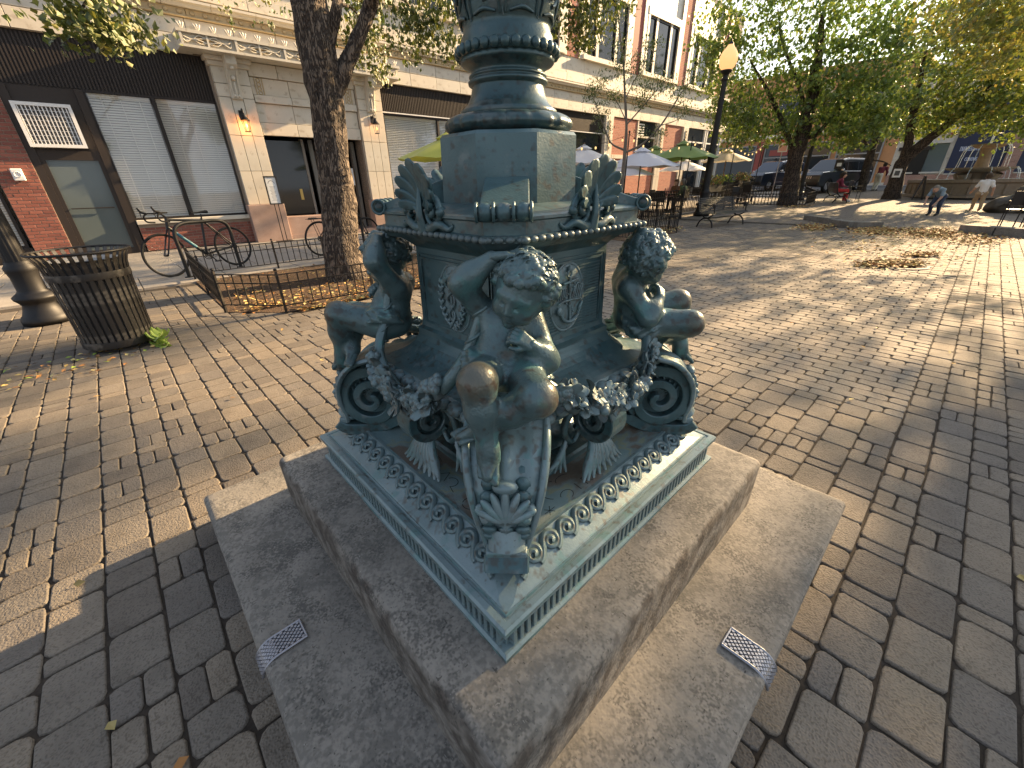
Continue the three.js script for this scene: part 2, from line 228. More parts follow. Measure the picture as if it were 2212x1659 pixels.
// ================= the bronze lamp post on its stepped concrete base =================
const YAW = -2.28 * D2R;
{
  const b = thing('stepped_base', 'mottled grey concrete base of two square steps under the bronze lamp post', 'base', V(0, 0, 0), YAW + Math.PI / 4);
  const step = (name, h, y0, y1, bump, r) => { let g = new THREE.BoxGeometry(2 * h, y1 - y0, 2 * h, 90, 16, 90).translate(0, (y0 + y1) / 2, 0); const p = g.attributes.position, v = V(0, 0, 0), q = V(0, 0, 0); for (let i = 0; i < p.count; i++) { v.fromBufferAttribute(p, i); q.set(cl(v.x, -h + r, h - r), cl(v.y, y0, y1 - r), cl(v.z, -h + r, h - r)); const d = v.clone().sub(q); const edges = (Math.abs(d.x) > 1e-6) + (Math.abs(d.y) > 1e-6) + (Math.abs(d.z) > 1e-6); if (edges > 1) { d.setLength(r); v.copy(q).add(d); } const n = fbm3(v.x * 5, v.y * 5, v.z * 5) * bump; v.x += n * 0.6; v.z += n * 0.5; v.y += n * 0.5; p.setXYZ(i, v.x, v.y, v.z); } const col = new Float32Array(p.count * 3).fill(1); if (name === 'upper_step') for (let i = 0; i < p.count; i++) { v.fromBufferAttribute(p, i); if (Math.max(Math.abs(v.x), Math.abs(v.z)) > h - 0.008) { const n = fbm3(v.x * 20 + 3, v.y * 14, v.z * 20, 4) * 1.3 + fbm3(v.x * 60, v.y * 60, v.z * 60, 2) * 0.5, k = 0.6 * sst(-0.3, 0.35, n); col.set([1 - k, 1 - k * 1.06, 1 - k * 1.1], i * 3); } } g.setAttribute('color', new THREE.BufferAttribute(col, 3)); g.computeVertexNormals(); g = toCreasedNormals(g, 0.7); obj(name, g, M.concreteV, b); };
  step('lower_step', 0.986, -0.05, 0.182, 0.006, 0.022); step('upper_step', 0.703, 0.17, 0.395, 0.006, 0.026);
}
// metal straps with a diamond tread that keep skateboards off the lower step
{
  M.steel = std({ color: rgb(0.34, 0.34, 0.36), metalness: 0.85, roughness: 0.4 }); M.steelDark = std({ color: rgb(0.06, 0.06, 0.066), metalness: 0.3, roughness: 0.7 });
  const strap = (label, px, py, face) => {
    const t = thing('edge_strap', label, 'strap', V(0, 0, 0), 0, 'metal straps on the lower step');
    // profile along n: flat on the step top, curling over the edge; local x = outward, z = along the edge
    const L = 0.125, r = 0.05, path = []; for (let i = 0; i <= 6; i++) path.push([-L + L * i / 6 * 0.62, 0.004]); for (let i = 1; i <= 8; i++) { const a = i / 8 * 1.4; path.push([-L * 0.38 + r * Math.sin(a) * 1.1, 0.004 - r * (1 - Math.cos(a)) * 1.15]); }
    const W = 0.075, up = path, dn = path.map(p => [p[0] - 0.002, p[1] - 0.008]);
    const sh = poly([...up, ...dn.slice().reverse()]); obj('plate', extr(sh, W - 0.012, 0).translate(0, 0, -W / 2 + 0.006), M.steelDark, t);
    const rim = []; for (const s of [-1, 1]) rim.push(taper(path.map(p => [p[0], p[1] + 0.001, s * (W / 2 - 0.003)]), [0.0042, 0.0042], 6, 26)); rim.push(bar([-L, 0.004, -W / 2 + 0.002], [-L, 0.004, W / 2 - 0.002], 0.0042)); obj('rim', rim, M.steel, t);
    const at = s => { const f = cl(s, 0, 0.9999) * (path.length - 1), i = Math.floor(f), a = path[i], b = path[i + 1]; return [lerp(a[0], b[0], f - i), lerp(a[1], b[1], f - i), Math.atan2(b[1] - a[1], b[0] - a[0])]; };
    const dia = prep(extr(poly([[-0.005, 0], [0, -0.0041], [0.005, 0], [0, 0.0041]]), 0.003, 0.0008).rotateX(-Math.PI / 2));
    for (let i = 0; i < 11; i++) for (let j = 0; j < 5; j++) for (const h of [0, 1]) { if (h && j === 4) continue; const s = (i + 0.5 + h * 0.5) / 11.5, q = at(s); const o = mesh('tread_diamond', dia, M.steel, t); o.position.set(q[0], q[1] - 0.0005, (j - 2 + h * 0.5) * 0.0136); o.rotation.z = q[2]; }
    const c = AY(px, py, 0.182); const a = YAW + face * 45 * D2R; // face normal direction
    const nrm = V(Math.sin(a), 0, Math.cos(a)), tan = V(Math.cos(a), 0, -Math.sin(a)); const s = c.dot(tan);
    t.position.copy(nrm.clone().multiplyScalar(0.988).addScaledVector(tan, s)); t.position.y = 0.184; t.rotation.y = a - Math.PI / 2; return t;
  };
  strap('diamond tread steel strap over the shaded edge of the lower step, beside the dark pavers', 578, 1410, -1);
  strap('diamond tread steel strap over the lower step edge facing away from the shop fronts', 1630, 1420, 1);
}
// ---------- bronze ----------
function bronzeTex(pal, seed) { return tex(512, (x, y) => { const a = tf(x, y, 4, seed, 5), b = tf(x, y, 11, seed + 50, 4), c = tf(x, y, 40, seed + 90, 2); let col = mixc(pal[0], pal[1], sst(0.3, 0.7, a)); col = mixc(col, pal[2], sst(0.56, 0.72, b) * 0.75); col = mixc(col, pal[3], sst(0.54, 0.76, c * 0.6 + (1 - a) * 0.4) * 0.7); if (tn(x, y, 150, seed + 3) > 0.965) col = mixc(col, [0.03, 0.03, 0.028], 0.5); return col; }, 0.55); }
const bzBump = tex(512, (x, y) => 0.5 * tf(x, y, 18, 4, 4) + 0.5 * tn(x, y, 120, 6), 0.4, false);
const bzRough = tex(256, (x, y) => 0.55 + 0.45 * tf(x, y, 7, 14, 4), 0.5, false);
M.bzPale = std({ map: bronzeTex([[0.135, 0.2, 0.208], [0.2, 0.27, 0.278], [0.115, 0.22, 0.218], [0.085, 0.07, 0.052]], 7), bumpMap: bzBump, bumpScale: 0.0005, roughnessMap: bzRough, roughness: 0.54, metalness: 0.15 });
M.bzTeal = std({ map: bronzeTex([[0.048, 0.102, 0.11], [0.088, 0.15, 0.157], [0.135, 0.178, 0.178], [0.05, 0.044, 0.035]], 19), bumpMap: bzBump, bumpScale: 0.0005, roughnessMap: bzRough, roughness: 0.5, metalness: 0.22 });
M.bzDark = std({ map: bronzeTex([[0.035, 0.075, 0.08], [0.06, 0.11, 0.114], [0.1, 0.125, 0.12], [0.04, 0.036, 0.03]], 29), bumpMap: bzBump, bumpScale: 0.0005, roughnessMap: bzRough, roughness: 0.42, metalness: 0.3 });
M.bzChild = std({ map: bronzeTex([[0.072, 0.125, 0.127], [0.12, 0.182, 0.184], [0.085, 0.205, 0.2], [0.06, 0.052, 0.042]], 37), bumpMap: bzBump, bumpScale: 0.001, roughnessMap: bzRough, roughness: 0.46, metalness: 0.22, vertexColors: true });
M.slot = std({ color: rgb(0.012, 0.014, 0.015), roughness: 0.9 });  // near-black backing: shade between the fluting bars put into the colour
// rings of a square with cut corners: [a = distance of the faces, c = distance of the corner cuts, y]; the corners point along the axes
function octo(prof, capTop = true, capBot = true) {
  const P = [], ring = ([a, c, y]) => { const o = []; for (let k = 0; k < 4; k++) { const t = k * Math.PI / 2, h = Math.max(1e-4, Math.SQRT2 * a - c), q = s => [c * Math.sin(t) + s * h * Math.cos(t), y, c * Math.cos(t) - s * h * Math.sin(t)]; o.push(q(-1), q(1)); } return o; };
  const R = prof.map(ring), tri = (a, b, c) => P.push(...a, ...b, ...c);
  for (let k = 0; k < R.length - 1; k++) for (let i = 0; i < 8; i++) { const j = (i + 1) % 8; tri(R[k][i], R[k][j], R[k + 1][j]); tri(R[k][i], R[k + 1][j], R[k + 1][i]); }
  const lid = (r, f) => { for (let i = 1; i < 7; i++) f ? tri(r[0], r[i], r[i + 1]) : tri(r[0], r[i + 1], r[i]); };
  if (capBot) lid(R[0], false); if (capTop) lid(R[R.length - 1], true);
  const g = new THREE.BufferGeometry(); g.setAttribute('position', new THREE.Float32BufferAttribute(P, 3)); g.computeVertexNormals(); return g;
}
const sq = a => a * Math.SQRT2 - 0.0004;
const LP = thing('bronze_lamp_post', 'verdigris bronze lamp post with seated child figures on a square ornate base', 'lamp post', V(0, 0, 0), YAW);
const side = k => { const g = new THREE.Group(); g.rotation.y = (45 + 90 * k) * D2R; return g; };
// every ornament is a mesh straight under the lamp post; atSide() turns it to face k, atCorner() to corner k
const Q = new THREE.Matrix4();
function orn(name, g, m, ang, local) { const o = mesh(name, g, m, LP); o.matrix.copy(Q.makeRotationY(ang)).multiply(local || new THREE.Matrix4()); o.matrix.decompose(o.position, o.quaternion, o.scale); return o; }
const faceAng = k => (-45 + 90 * k) * D2R, cornAng = k => 90 * k * D2R;   // face 0 = left of the front corner, face 1 = right of it
const T4 = (x, y, z) => new THREE.Matrix4().makeTranslation(x, y, z);
// plinth
obj('plinth_foot', octo([[0.556, sq(0.556), 0.394], [0.556, sq(0.556), 0.406], [0.549, sq(0.549), 0.412]], true, false), M.bzPale, LP);
obj('plinth_band', octo([[0.53, sq(0.53), 0.41], [0.53, sq(0.53), 0.482]], false, false), M.slot, LP);
obj('plinth_cap', octo([[0.546, sq(0.546), 0.474], [0.551, sq(0.551), 0.478], [0.556, sq(0.556), 0.487], [0.556, sq(0.556), 0.5], [0.55, sq(0.55), 0.506], [0.535, sq(0.535), 0.506], [0.532, sq(0.532), 0.502], [0.527, sq(0.527), 0.502], [0.524, sq(0.524), 0.508]], true, true), M.bzPale, LP);
{ const g = prep(rb(0.0125, 0.066, 0.016, 0.002, 0, 0.443, 0.538, 1)); for (let k = 0; k < 4; k++) for (let i = 0; i < 46; i++) orn('fluting_bar', g, M.bzPale, faceAng(k), T4((i - 22.5) * 0.0229, 0, 0)); const c = prep(rb(0.03, 0.066, 0.03, 0.003, 0, 0.443, 0.7485, 1).translate(0, 0, 0)); for (let k = 0; k < 4; k++) { const o = orn('corner_post', prep(rb(0.024, 0.066, 0.024, 0.002, 0, 0, 0, 1)), M.bzPale, cornAng(k), T4(0, 0.443, 0.7545 - 0.019).multiply(new THREE.Matrix4().makeRotationY(Math.PI / 4))); } }
// sloping frieze of running waves, and the tray inside it
obj('frieze', octo([[0.522, sq(0.522), 0.507], [0.517, 0.715, 0.511], [0.437, 0.565, 0.55], [0.437, 0.565, 0.562], [0.428, 0.553, 0.562], [0.426, 0.55, 0.556]], false, false), M.bzPale, LP);
{
  const wave = []; const n = 34; for (let i = 0; i <= n; i++) { const t = i / n; if (t < 0.38) { const s = t / 0.38; wave.push([-0.033 + 0.052 * s, -0.024 + 0.048 * (0.5 - 0.5 * Math.cos(s * Math.PI)), 0]); } else { const s = (t - 0.38) / 0.62, a = Math.PI / 2 - s * Math.PI * 3.1, r = 0.0225 * (1 - 0.86 * s); wave.push([0.019 + r * Math.cos(a), 0.002 + r * Math.sin(a), 0.004 * s]); } }
  const wg = prep(taper(wave, [0.007, 0.0098, 0.0092, 0.0075, 0.006, 0.008], 6, 46).scale(1.22, 1.05, 0.8));
  const lf = prep(join([0, 1, 2].map(i => new THREE.SphereGeometry(1, 6, 5).scale(0.0035, 0.012, 0.004).rotateZ((i - 1) * 0.5).translate((i - 1) * 0.006, 0.008, 0))));
  const slope = Math.atan2(0.039, 0.08), up = new THREE.Matrix4().makeRotationX(-(Math.PI / 2 - slope));
  for (let k = 0; k < 4; k++) for (let i = 0; i < 13; i++) { const x = (i - 6) * 0.0665, s = k % 2 ? -1 : 1; orn('wave_scroll', wg, M.bzPale, faceAng(k), T4(x, 0.5365, 0.4695).multiply(up).multiply(new THREE.Matrix4().makeScale(-s, 1, 1))); orn('wave_leaf', lf, M.bzPale, faceAng(k), T4(x - s * 0.028, 0.5415, 0.458).multiply(up)); }
}
{ // tray with weather stains and felt-pen scribbles
  const mk = (seed, marks) => { const c = document.createElement('canvas'); c.width = 1024; c.height = 256; const x = c.getContext('2d'), im = x.createImageData(1024, 256); for (let j = 0; j < 256; j++) for (let i = 0; i < 1024; i++) { const a = tf(i / 1024, j / 1024, 6, seed, 5), b = tf(i / 1024, j / 1024, 18, seed + 9, 4), d = tf(i / 1024 + b * 0.05, j / 1024, 5, seed + 33, 5); let col = mixc([0.17, 0.27, 0.28], [0.27, 0.36, 0.36], b); col = mixc(col, [0.2, 0.165, 0.13], sst(0.5, 0.62, d)); const e = 1 - Math.min(1, Math.abs(d - 0.49) / 0.05); col = mixc(col, [0.33, 0.32, 0.17], cl(e) * 0.65); col = mixc(col, [0.3, 0.27, 0.25], sst(0.55, 0.75, a) * 0.4); const k = (j * 1024 + i) * 4; im.data[k] = toS(col[0]) * 255; im.data[k + 1] = toS(col[1]) * 255; im.data[k + 2] = toS(col[2]) * 255; im.data[k + 3] = 255; } x.putImageData(im, 0, 0); x.strokeStyle = '#17201f'; x.lineCap = 'round'; x.lineJoin = 'round'; for (const [w, ...m] of marks) { x.lineWidth = w; x.beginPath(); m.forEach((p, i) => i ? x.lineTo(p[0], p[1]) : x.moveTo(p[0], p[1])); x.stroke(); } const t = new THREE.CanvasTexture(c); t.colorSpace = THREE.SRGBColorSpace; return t; };
  const arc = (cx, cy, rx, ry, a0, a1, n = 14) => Array.from({ length: n + 1 }, (_, i) => { const a = lerp(a0, a1, i / n); return [cx + rx * Math.cos(a), cy + ry * Math.sin(a)]; });
  const star = (x, y, r) => [0, 1, 2].map(i => [3, [x - r * Math.cos(i * 1.05), y - r * Math.sin(i * 1.05)], [x + r * Math.cos(i * 1.05), y + r * Math.sin(i * 1.05)]]);
  const left = [...star(700, 80, 20), [3, ...arc(780, 175, 30, 42, 2.5, 8.4)], [3, ...arc(640, 150, 26, 34, 3.4, 7.2), [690, 190]], [2.5, [560, 170], [590, 110], [615, 175]], [2.5, ...arc(510, 150, 22, 28, 3.2, 6.4)], [2, ...arc(450, 90, 60, 20, 3.2, 6.1)], [3, [742, 60], [760, 66], [775, 80]]];
  const right = [...star(215, 205, 24), [3, ...arc(300, 120, 50, 66, 2.4, 5.4)], [2.5, ...arc(370, 95, 34, 26, 3.2, 5.9)], [3, ...arc(318, 190, 28, 30, 3.4, 7.6)], [3, [380, 165], [380, 215]], [3, [420, 215], [420, 160], [445, 170], [424, 188], [452, 214]], [3, [490, 155], [490, 208]], [2.5, [560, 120], [590, 108], [575, 130], [610, 112], [600, 140]], [2.5, ...arc(680, 70, 44, 18, 3.3, 6.2)], [3, [760, 40], [800, 36]], [3, [780, 24], [778, 60]], [3, [820, 40], [850, 30]]];
  const T = [mk(3, left), mk(11, right)];
  for (let k = 0; k < 4; k++) { const g = new THREE.BufferGeometry(), zo = 0.436, zi = 0.292, y0 = 0.5575, y1 = 0.5655, P = [[-zo * 0.98, y0, zo], [zo * 0.98, y0, zo], [zi, y1, zi], [-zi, y1, zi]].flat(); g.setAttribute('position', new THREE.Float32BufferAttribute(P, 3)); g.setAttribute('uv', new THREE.Float32BufferAttribute([0, 0, 1, 0, 0.83, 1, 0.17, 1], 2)); g.setIndex([0, 1, 2, 0, 2, 3]); g.computeVertexNormals(); orn('tray_plate', g.toNonIndexed(), std({ map: T[k % 2], bumpMap: bzBump, bumpScale: 0.0008, roughness: 0.38, metalness: 0.35 }), faceAng(k)); }
}
obj('inner_plate', octo([[0.31, 0.41, 0.556], [0.31, 0.41, 0.584], [0.303, 0.4, 0.592]]), M.bzTeal, LP);
obj('core', lathe([[0.0, 0.59], [0.26, 0.592], [0.265, 0.605], [0.24, 0.615], [0.2, 0.63], [0.18, 0.7], [0.2, 0.77], [0.3, 0.83], [0.34, 0.838], [0, 0.838]], 40), M.bzDark, LP);
// moulded slab with a row of lobes, the hollow skirt above it
obj('slab', octo([[0.37, 0.5, 0.828], [0.392, 0.53, 0.835], [0.392, 0.53, 0.842], [0.378, 0.512, 0.846], [0.378, 0.512, 0.868], [0.37, 0.5, 0.874]]), M.bzTeal, LP);
{ const g = prep(new THREE.SphereGeometry(1, 12, 8).scale(0.03, 0.019, 0.024)); for (let k = 0; k < 4; k++) for (let i = 0; i < 11; i++) orn('lobe', g, M.bzPale, faceAng(k), T4((i - 5) * 0.0605, 0.857, 0.382)); }
{ const pr = []; for (let i = 0; i <= 10; i++) { const t = i / 10, a = lerp(0.366, 0.243, 1 - Math.pow(1 - t, 1.7)), y = lerp(0.872, 0.962, t * t * 0.75 + t * 0.25); pr.push([a, a * 1.3, y]); } obj('skirt', octo(pr), M.bzTeal, LP); }
// body with framed panels
obj('body', octo([[0.246, 0.318, 0.955], [0.246, 0.318, 0.968], [0.236, 0.303, 0.976], [0.232, 0.3, 1.0], [0.228, 0.296, 1.228], [0.236, 0.304, 1.236], [0.244, 0.314, 1.25]]), M.bzTeal, LP);
{
  const frame = prep(join([bx(-0.165, 0.165, 1.195, 1.201, 0, 0.006), bx(-0.165, 0.165, 0.992, 0.998, 0, 0.006), bx(-0.165, -0.159, 0.998, 1.195, 0, 0.006), bx(0.159, 0.165, 0.998, 1.195, 0, 0.006), bx(-0.172, 0.172, 1.207, 1.211, 0, 0.004), bx(-0.172, 0.172, 0.983, 0.987, 0, 0.004), bx(-0.175, -0.171, 0.983, 1.211, 0, 0.004), bx(0.171, 0.175, 0.983, 1.211, 0, 0.004)]));
  const oval = prep(join([new THREE.SphereGeometry(1, 28, 12).scale(0.071, 0.097, 0.012), new THREE.TorusGeometry(1, 0.06, 6, 40).scale(0.073, 0.099, 0.08)]));
  const leaf = (x, y, a, l) => new THREE.SphereGeometry(1, 7, 5).scale(l * 0.36, l, 0.006).rotateZ(a).translate(x, y, 0.013);
  const cad = [bar([0, -0.088, 0.012], [0, 0.062, 0.014], 0.004)]; const sn = [], sn2 = []; for (let i = 0; i <= 30; i++) { const t = i / 30, w = 0.019 * (0.45 + t * 0.75); sn.push([Math.sin(t * 8.5) * w, -0.075 + t * 0.125, 0.015 + 0.004 * Math.cos(t * 8.5)]); sn2.push([-Math.sin(t * 8.5) * w, -0.075 + t * 0.125, 0.015 - 0.004 * Math.cos(t * 8.5)]); }
  cad.push(tube(sn, 0.0036, 40, 5), tube(sn2, 0.0036, 40, 5), sph(0.009, 0, 0.068, 0.014, 10, 8)); for (const s of [-1, 1]) for (let i = 0; i < 4; i++) cad.push(leaf(s * (0.016 + i * 0.009), 0.062 - i * 0.005, -s * (1.9 - i * 0.15), 0.016));
  for (const s of [-1, 1]) for (let i = 0; i < 8; i++) { const a = -1.35 + i * 0.3, x = s * 0.05 * Math.cos(a), y = 0.075 * Math.sin(a) - 0.005; cad.push(leaf(x, y, s * 0.5, 0.014), leaf(x + s * 0.009, y + 0.004, -s * 0.9, 0.012), sph(0.0045, x - s * 0.008, y + 0.006, 0.014, 6, 5)); }
  const anc = [bar([0.004, -0.07, 0.013], [-0.006, 0.06, 0.015], 0.0048), bar([-0.034, 0.046, 0.015], [0.03, 0.052, 0.015], 0.0045), new THREE.TorusGeometry(0.009, 0.003, 5, 14).translate(-0.007, 0.072, 0.014)]; const fl = []; for (let i = 0; i <= 12; i++) { const a = Math.PI + 0.25 + i / 12 * (Math.PI - 0.5); fl.push([0.004 + 0.046 * Math.cos(a), -0.026 + 0.044 * Math.sin(a), 0.014]); } anc.push(taper(fl, [0.003, 0.006, 0.006, 0.003], 6, 24), leaf(-0.042, -0.03, 0.6, 0.016), leaf(0.05, -0.03, -0.6, 0.016)); for (let i = 0; i < 5; i++) anc.push(bar([0.01 + i * 0.009, 0.0, 0.013], [0.02 + i * 0.009, 0.035, 0.013], 0.0025, 5), bar([-0.05 + i * 0.008, 0.0, 0.012], [-0.046 + i * 0.008, 0.03, 0.012], 0.0022, 5)); anc.push(tube([[0.008, 0.002, 0.014], [0.03, 0.04, 0.014], [0.058, 0.03, 0.013]], 0.003, 12, 5), tube([[-0.052, -0.01, 0.014], [-0.03, -0.004, 0.016], [0.03, -0.006, 0.016], [0.058, -0.012, 0.013]], 0.003, 14, 5)); const ch = []; for (let i = 0; i < 14; i++) anc.push(sph(0.0035, -0.006 + Math.sin(i * 0.7) * 0.02, 0.06 - i * 0.009, 0.016, 5, 4)); anc.push(new THREE.SphereGeometry(1, 10, 6).scale(0.011, 0.013, 0.008).translate(-0.046, -0.03, 0.014), new THREE.SphereGeometry(1, 10, 6).scale(0.007, 0.009, 0.007).translate(-0.004, 0.085, 0.012));
  const cg = prep(join(cad)), ag = prep(join(anc)), rib = prep(box(0.31, 0.0038, 0.005));
  const tilt = new THREE.Matrix4().makeRotationX(-0.018);
  for (let k = 0; k < 4; k++) { const z = 0.2305; orn('panel_frame', frame, M.bzTeal, faceAng(k), T4(0, 0, z - 0.001)); orn('oval_medallion', oval, M.bzPale, faceAng(k), T4(0.004, 1.096, z)); orn(k % 2 ? 'anchor_relief' : 'staff_relief', k % 2 ? ag : cg, M.bzPale, faceAng(k), T4(0.004, 1.096, z)); if (k % 2) for (let i = 0; i < 21; i++) orn('background_rib', rib, M.bzTeal, faceAng(k), T4(0, 1.006 + i * 0.0088, z)); }
}
// cornice
obj('cornice', octo([[0.236, 0.304, 1.236], [0.262, 0.336, 1.256], [0.29, 0.368, 1.262], [0.306, 0.384, 1.276], [0.31, 0.388, 1.278], [0.31, 0.388, 1.292], [0.298, 0.374, 1.294], [0.298, 0.374, 1.322], [0.305, 0.38, 1.326], [0.305, 0.38, 1.332], [0.296, 0.371, 1.336], [0.21, 0.25, 1.352]]), M.bzTeal, LP);
{ const g = prep(new THREE.SphereGeometry(1, 10, 7).scale(0.0125, 0.0085, 0.0095)); for (let k = 0; k < 4; k++) { for (let i = 0; i < 20; i++) orn('bead', g, M.bzTeal, faceAng(k), T4((i - 9.5) * 0.0258, 1.285, 0.312)); for (let i = 0; i < 4; i++) orn('bead', g, M.bzTeal, cornAng(k), T4((i - 1.5) * 0.0258, 1.285, 0.39)); } }
// corner plates ending in a roll
{
  const pl = prep(extr(poly([[0.185, 1.345], [0.185, 1.412], [0.36, 1.353], [0.388, 1.352], [0.392, 1.34], [0.372, 1.328], [0.34, 1.333]]), 0.106, 0.003, 2).translate(0, 0, -0.053).rotateY(-Math.PI / 2));
  const roll = prep(join([-0.042, 0, 0.042].map(x => new THREE.SphereGeometry(1, 14, 10).scale(0.022, 0.02, 0.02).translate(x, 1.343, 0.384)).concat([-0.022, 0.022, -0.06, 0.06].map(x => new THREE.TorusGeometry(0.0185, 0.004, 6, 18).rotateY(Math.PI / 2).translate(x, 1.343, 0.384)))));
  for (let k = 0; k < 4; k++) { orn('corner_plate', pl, M.bzTeal, cornAng(k)); orn('scroll_roll', roll, M.bzTeal, cornAng(k)); }
}
// honeysuckle ornaments standing on the cornice
const spiral = (cx, cy, r, turns, dir, a0, n = 36) => { const o = []; for (let i = 0; i <= n; i++) { const t = i / n, a = a0 + dir * t * turns * Math.PI * 2, q = r * Math.pow(1 - t, 0.8) + r * 0.07; o.push([cx + q * Math.cos(a), cy + q * Math.sin(a), 0.012 * t]); } return o; };
{
  const P = []; const pet = (a, l, w) => { const p = new THREE.SphereGeometry(1, 9, 10, 0, Math.PI * 2).scale(w, l / 2, 0.011), q = p.attributes.position; for (let i = 0; i < q.count; i++) { const t = q.getY(i) / l + 0.5; q.setX(i, q.getX(i) * (0.45 + 0.8 * t)); q.setZ(i, q.getZ(i) - 0.5 * Math.max(0, 0.75 - Math.abs(q.getX(i)) / w) * 0.02 + Math.pow(cl(t), 2.5) * 0.034); } p.computeVertexNormals(); return p.translate(0, l / 2, 0).rotateZ(a); };
  [[0, 0.135, 0.026], [-0.3, 0.126, 0.025], [0.3, 0.126, 0.025], [-0.62, 0.11, 0.023], [0.62, 0.11, 0.023], [-0.98, 0.09, 0.02], [0.98, 0.09, 0.02], [-1.35, 0.068, 0.017], [1.35, 0.068, 0.017]].forEach(([a, l, w]) => P.push(pet(a, l, w).scale(1.1, 0.84, 1).translate(0, 1.345, 0.004)));
  for (const s of [-1, 1]) { P.push(taper(spiral(s * 0.043, 1.335, 0.036, 1.7, -s, s > 0 ? Math.PI * 0.85 : Math.PI * 0.15), [0.0105, 0.0095, 0.008, 0.006, 0.008], 6, 44)); P.push(taper([[s * 0.01, 1.3, 0], [s * 0.03, 1.298, 0.006], [s * 0.07, 1.31, 0.006], [s * 0.105, 1.3, 0], [s * 0.118, 1.31, -0.004]], [0.012, 0.013, 0.011, 0.008, 0.004], 7)); P.push(sph(0.0115, s * 0.079, 1.338, 0.006, 10, 8)); }
  P.push(taper([[0, 1.29, 0.006], [0, 1.33, 0.014], [0, 1.37, 0.012], [0, 1.4, 0.01]], [0.014, 0.011, 0.008, 0.003], 7));
  P.push(new THREE.ConeGeometry(0.07, 0.11, 20, 1, true).scale(1, 1, 0.35).rotateX(0.5).translate(0, 1.345, -0.035));
  const g = prep(join(P)); for (let k = 0; k < 4; k++) orn('honeysuckle_ornament', g, M.bzTeal, faceAng(k), T4(0, 0, 0.302));
}
// octagonal drum and turned shaft
{ const A = 0.1841, C = A / Math.cos(Math.PI / 8); const g = new THREE.CylinderGeometry(C * 0.99, C * 1.015, 0.17, 8, 1).rotateY(Math.PI / 8).translate(0, 1.425, 0).toNonIndexed(); g.computeVertexNormals(); obj('octagonal_drum', [g, new THREE.CylinderGeometry(C * 0.955, C * 0.99, 0.008, 8, 1).rotateY(Math.PI / 8).translate(0, 1.514, 0).toNonIndexed()], M.bzTeal, LP); }
{
  const n = 16, pr = []; for (let i = 0; i <= 10; i++) { const a = -Math.PI / 2 + i / 10 * Math.PI * 0.86; pr.push([0.138 + 0.04 * Math.cos(a), 1.54 + 0.024 * Math.sin(a)]); }
  const g = lathe([[0, 1.516], ...pr, [0, 1.566]], 96), p = g.attributes.position; for (let i = 0; i < p.count; i++) { const x = p.getX(i), z = p.getZ(i), r = Math.hypot(x, z), a = (Math.atan2(x, z) / (2 * Math.PI) * n + 100) % 1, d = Math.pow(Math.abs(a - 0.5) * 2, 8) * 0.006; if (r > 0.12) { p.setX(i, x * (1 - d / r)); p.setZ(i, z * (1 - d / r)); } } g.computeVertexNormals(); obj('lobed_ring', g, M.bzDark, LP);
  obj('turned_neck', lathe([[0.13, 1.56], [0.133, 1.566], [0.133, 1.574], [0.127, 1.578], [0.112, 1.59], [0.102, 1.608], [0.097, 1.628], [0.099, 1.631], [0.106, 1.635], [0.107, 1.641], [0.101, 1.645], [0.101, 1.648], [0.104, 1.65], [0.104, 1.654], [0.095, 1.656], [0.098, 1.664], [0.108, 1.672], [0.121, 1.677], [0.1235, 1.68], [0.1235, 1.688], [0.12, 1.69]], 64), M.bzDark, LP);
  obj('bead_ring', lathe([[0.118, 1.688], [0.128, 1.69], [0.13, 1.699], [0.128, 1.71], [0.12, 1.713]], 48), M.bzDark, LP);
  const bd = prep(new THREE.SphereGeometry(1, 10, 8).scale(0.0125, 0.0125, 0.009)); for (let i = 0; i < 32; i++) orn('pearl', bd, M.bzDark, i * Math.PI / 16, T4(0, 1.7, 0.13));
  obj('bulb', lathe([[0.12, 1.712], [0.119, 1.73], [0.112, 1.742], [0.113, 1.752], [0.122, 1.775], [0.127, 1.81], [0.126, 1.86], [0.118, 1.9], [0.1, 1.94], [0.08, 1.96]], 64), M.bzDark, LP);
  const onBulb = a => a.map(([x, y, z]) => { const t = cl((y - 1.75) / 0.08), r = lerp(0.113, 0.1265, Math.sqrt(t)) + z; const q = x / 0.12; return [r * Math.sin(q), y, r * Math.cos(q)]; });
  const sp = prep(join([taper(onBulb(spiral(0, 1.812, 0.03, 1.9, 1, -Math.PI / 2)), [0.006, 0.006, 0.005, 0.004, 0.006], 6, 48), taper(onBulb([[-0.04, 1.755, 0], [-0.038, 1.8, 0.006], [-0.04, 1.86, 0.002]]), [0.003, 0.0045, 0.003], 5), taper(onBulb([[0.04, 1.755, 0], [0.038, 1.8, 0.006], [0.04, 1.86, 0.002]]), [0.003, 0.0045, 0.003], 5), taper(onBulb([[-0.03, 1.758, 0.001], [0, 1.764, 0.003], [0.03, 1.758, 0.001]]), [0.003, 0.005, 0.003], 5), taper(onBulb([[-0.046, 1.75, 0], [-0.046, 1.86, 0.004]]), [0.003, 0.004], 5)]));
  for (let i = 0; i < 8; i++) orn('bulb_scroll', sp, M.bzDark, i * Math.PI / 4 + 0.35);
  obj('shaft', lathe([[0.08, 1.955], [0.066, 2.0], [0.06, 2.4], [0.055, 3.4], [0.075, 3.45], [0.05, 3.5], [0.05, 3.62], [0.0, 3.63]], 24), M.bzDark, LP);
}
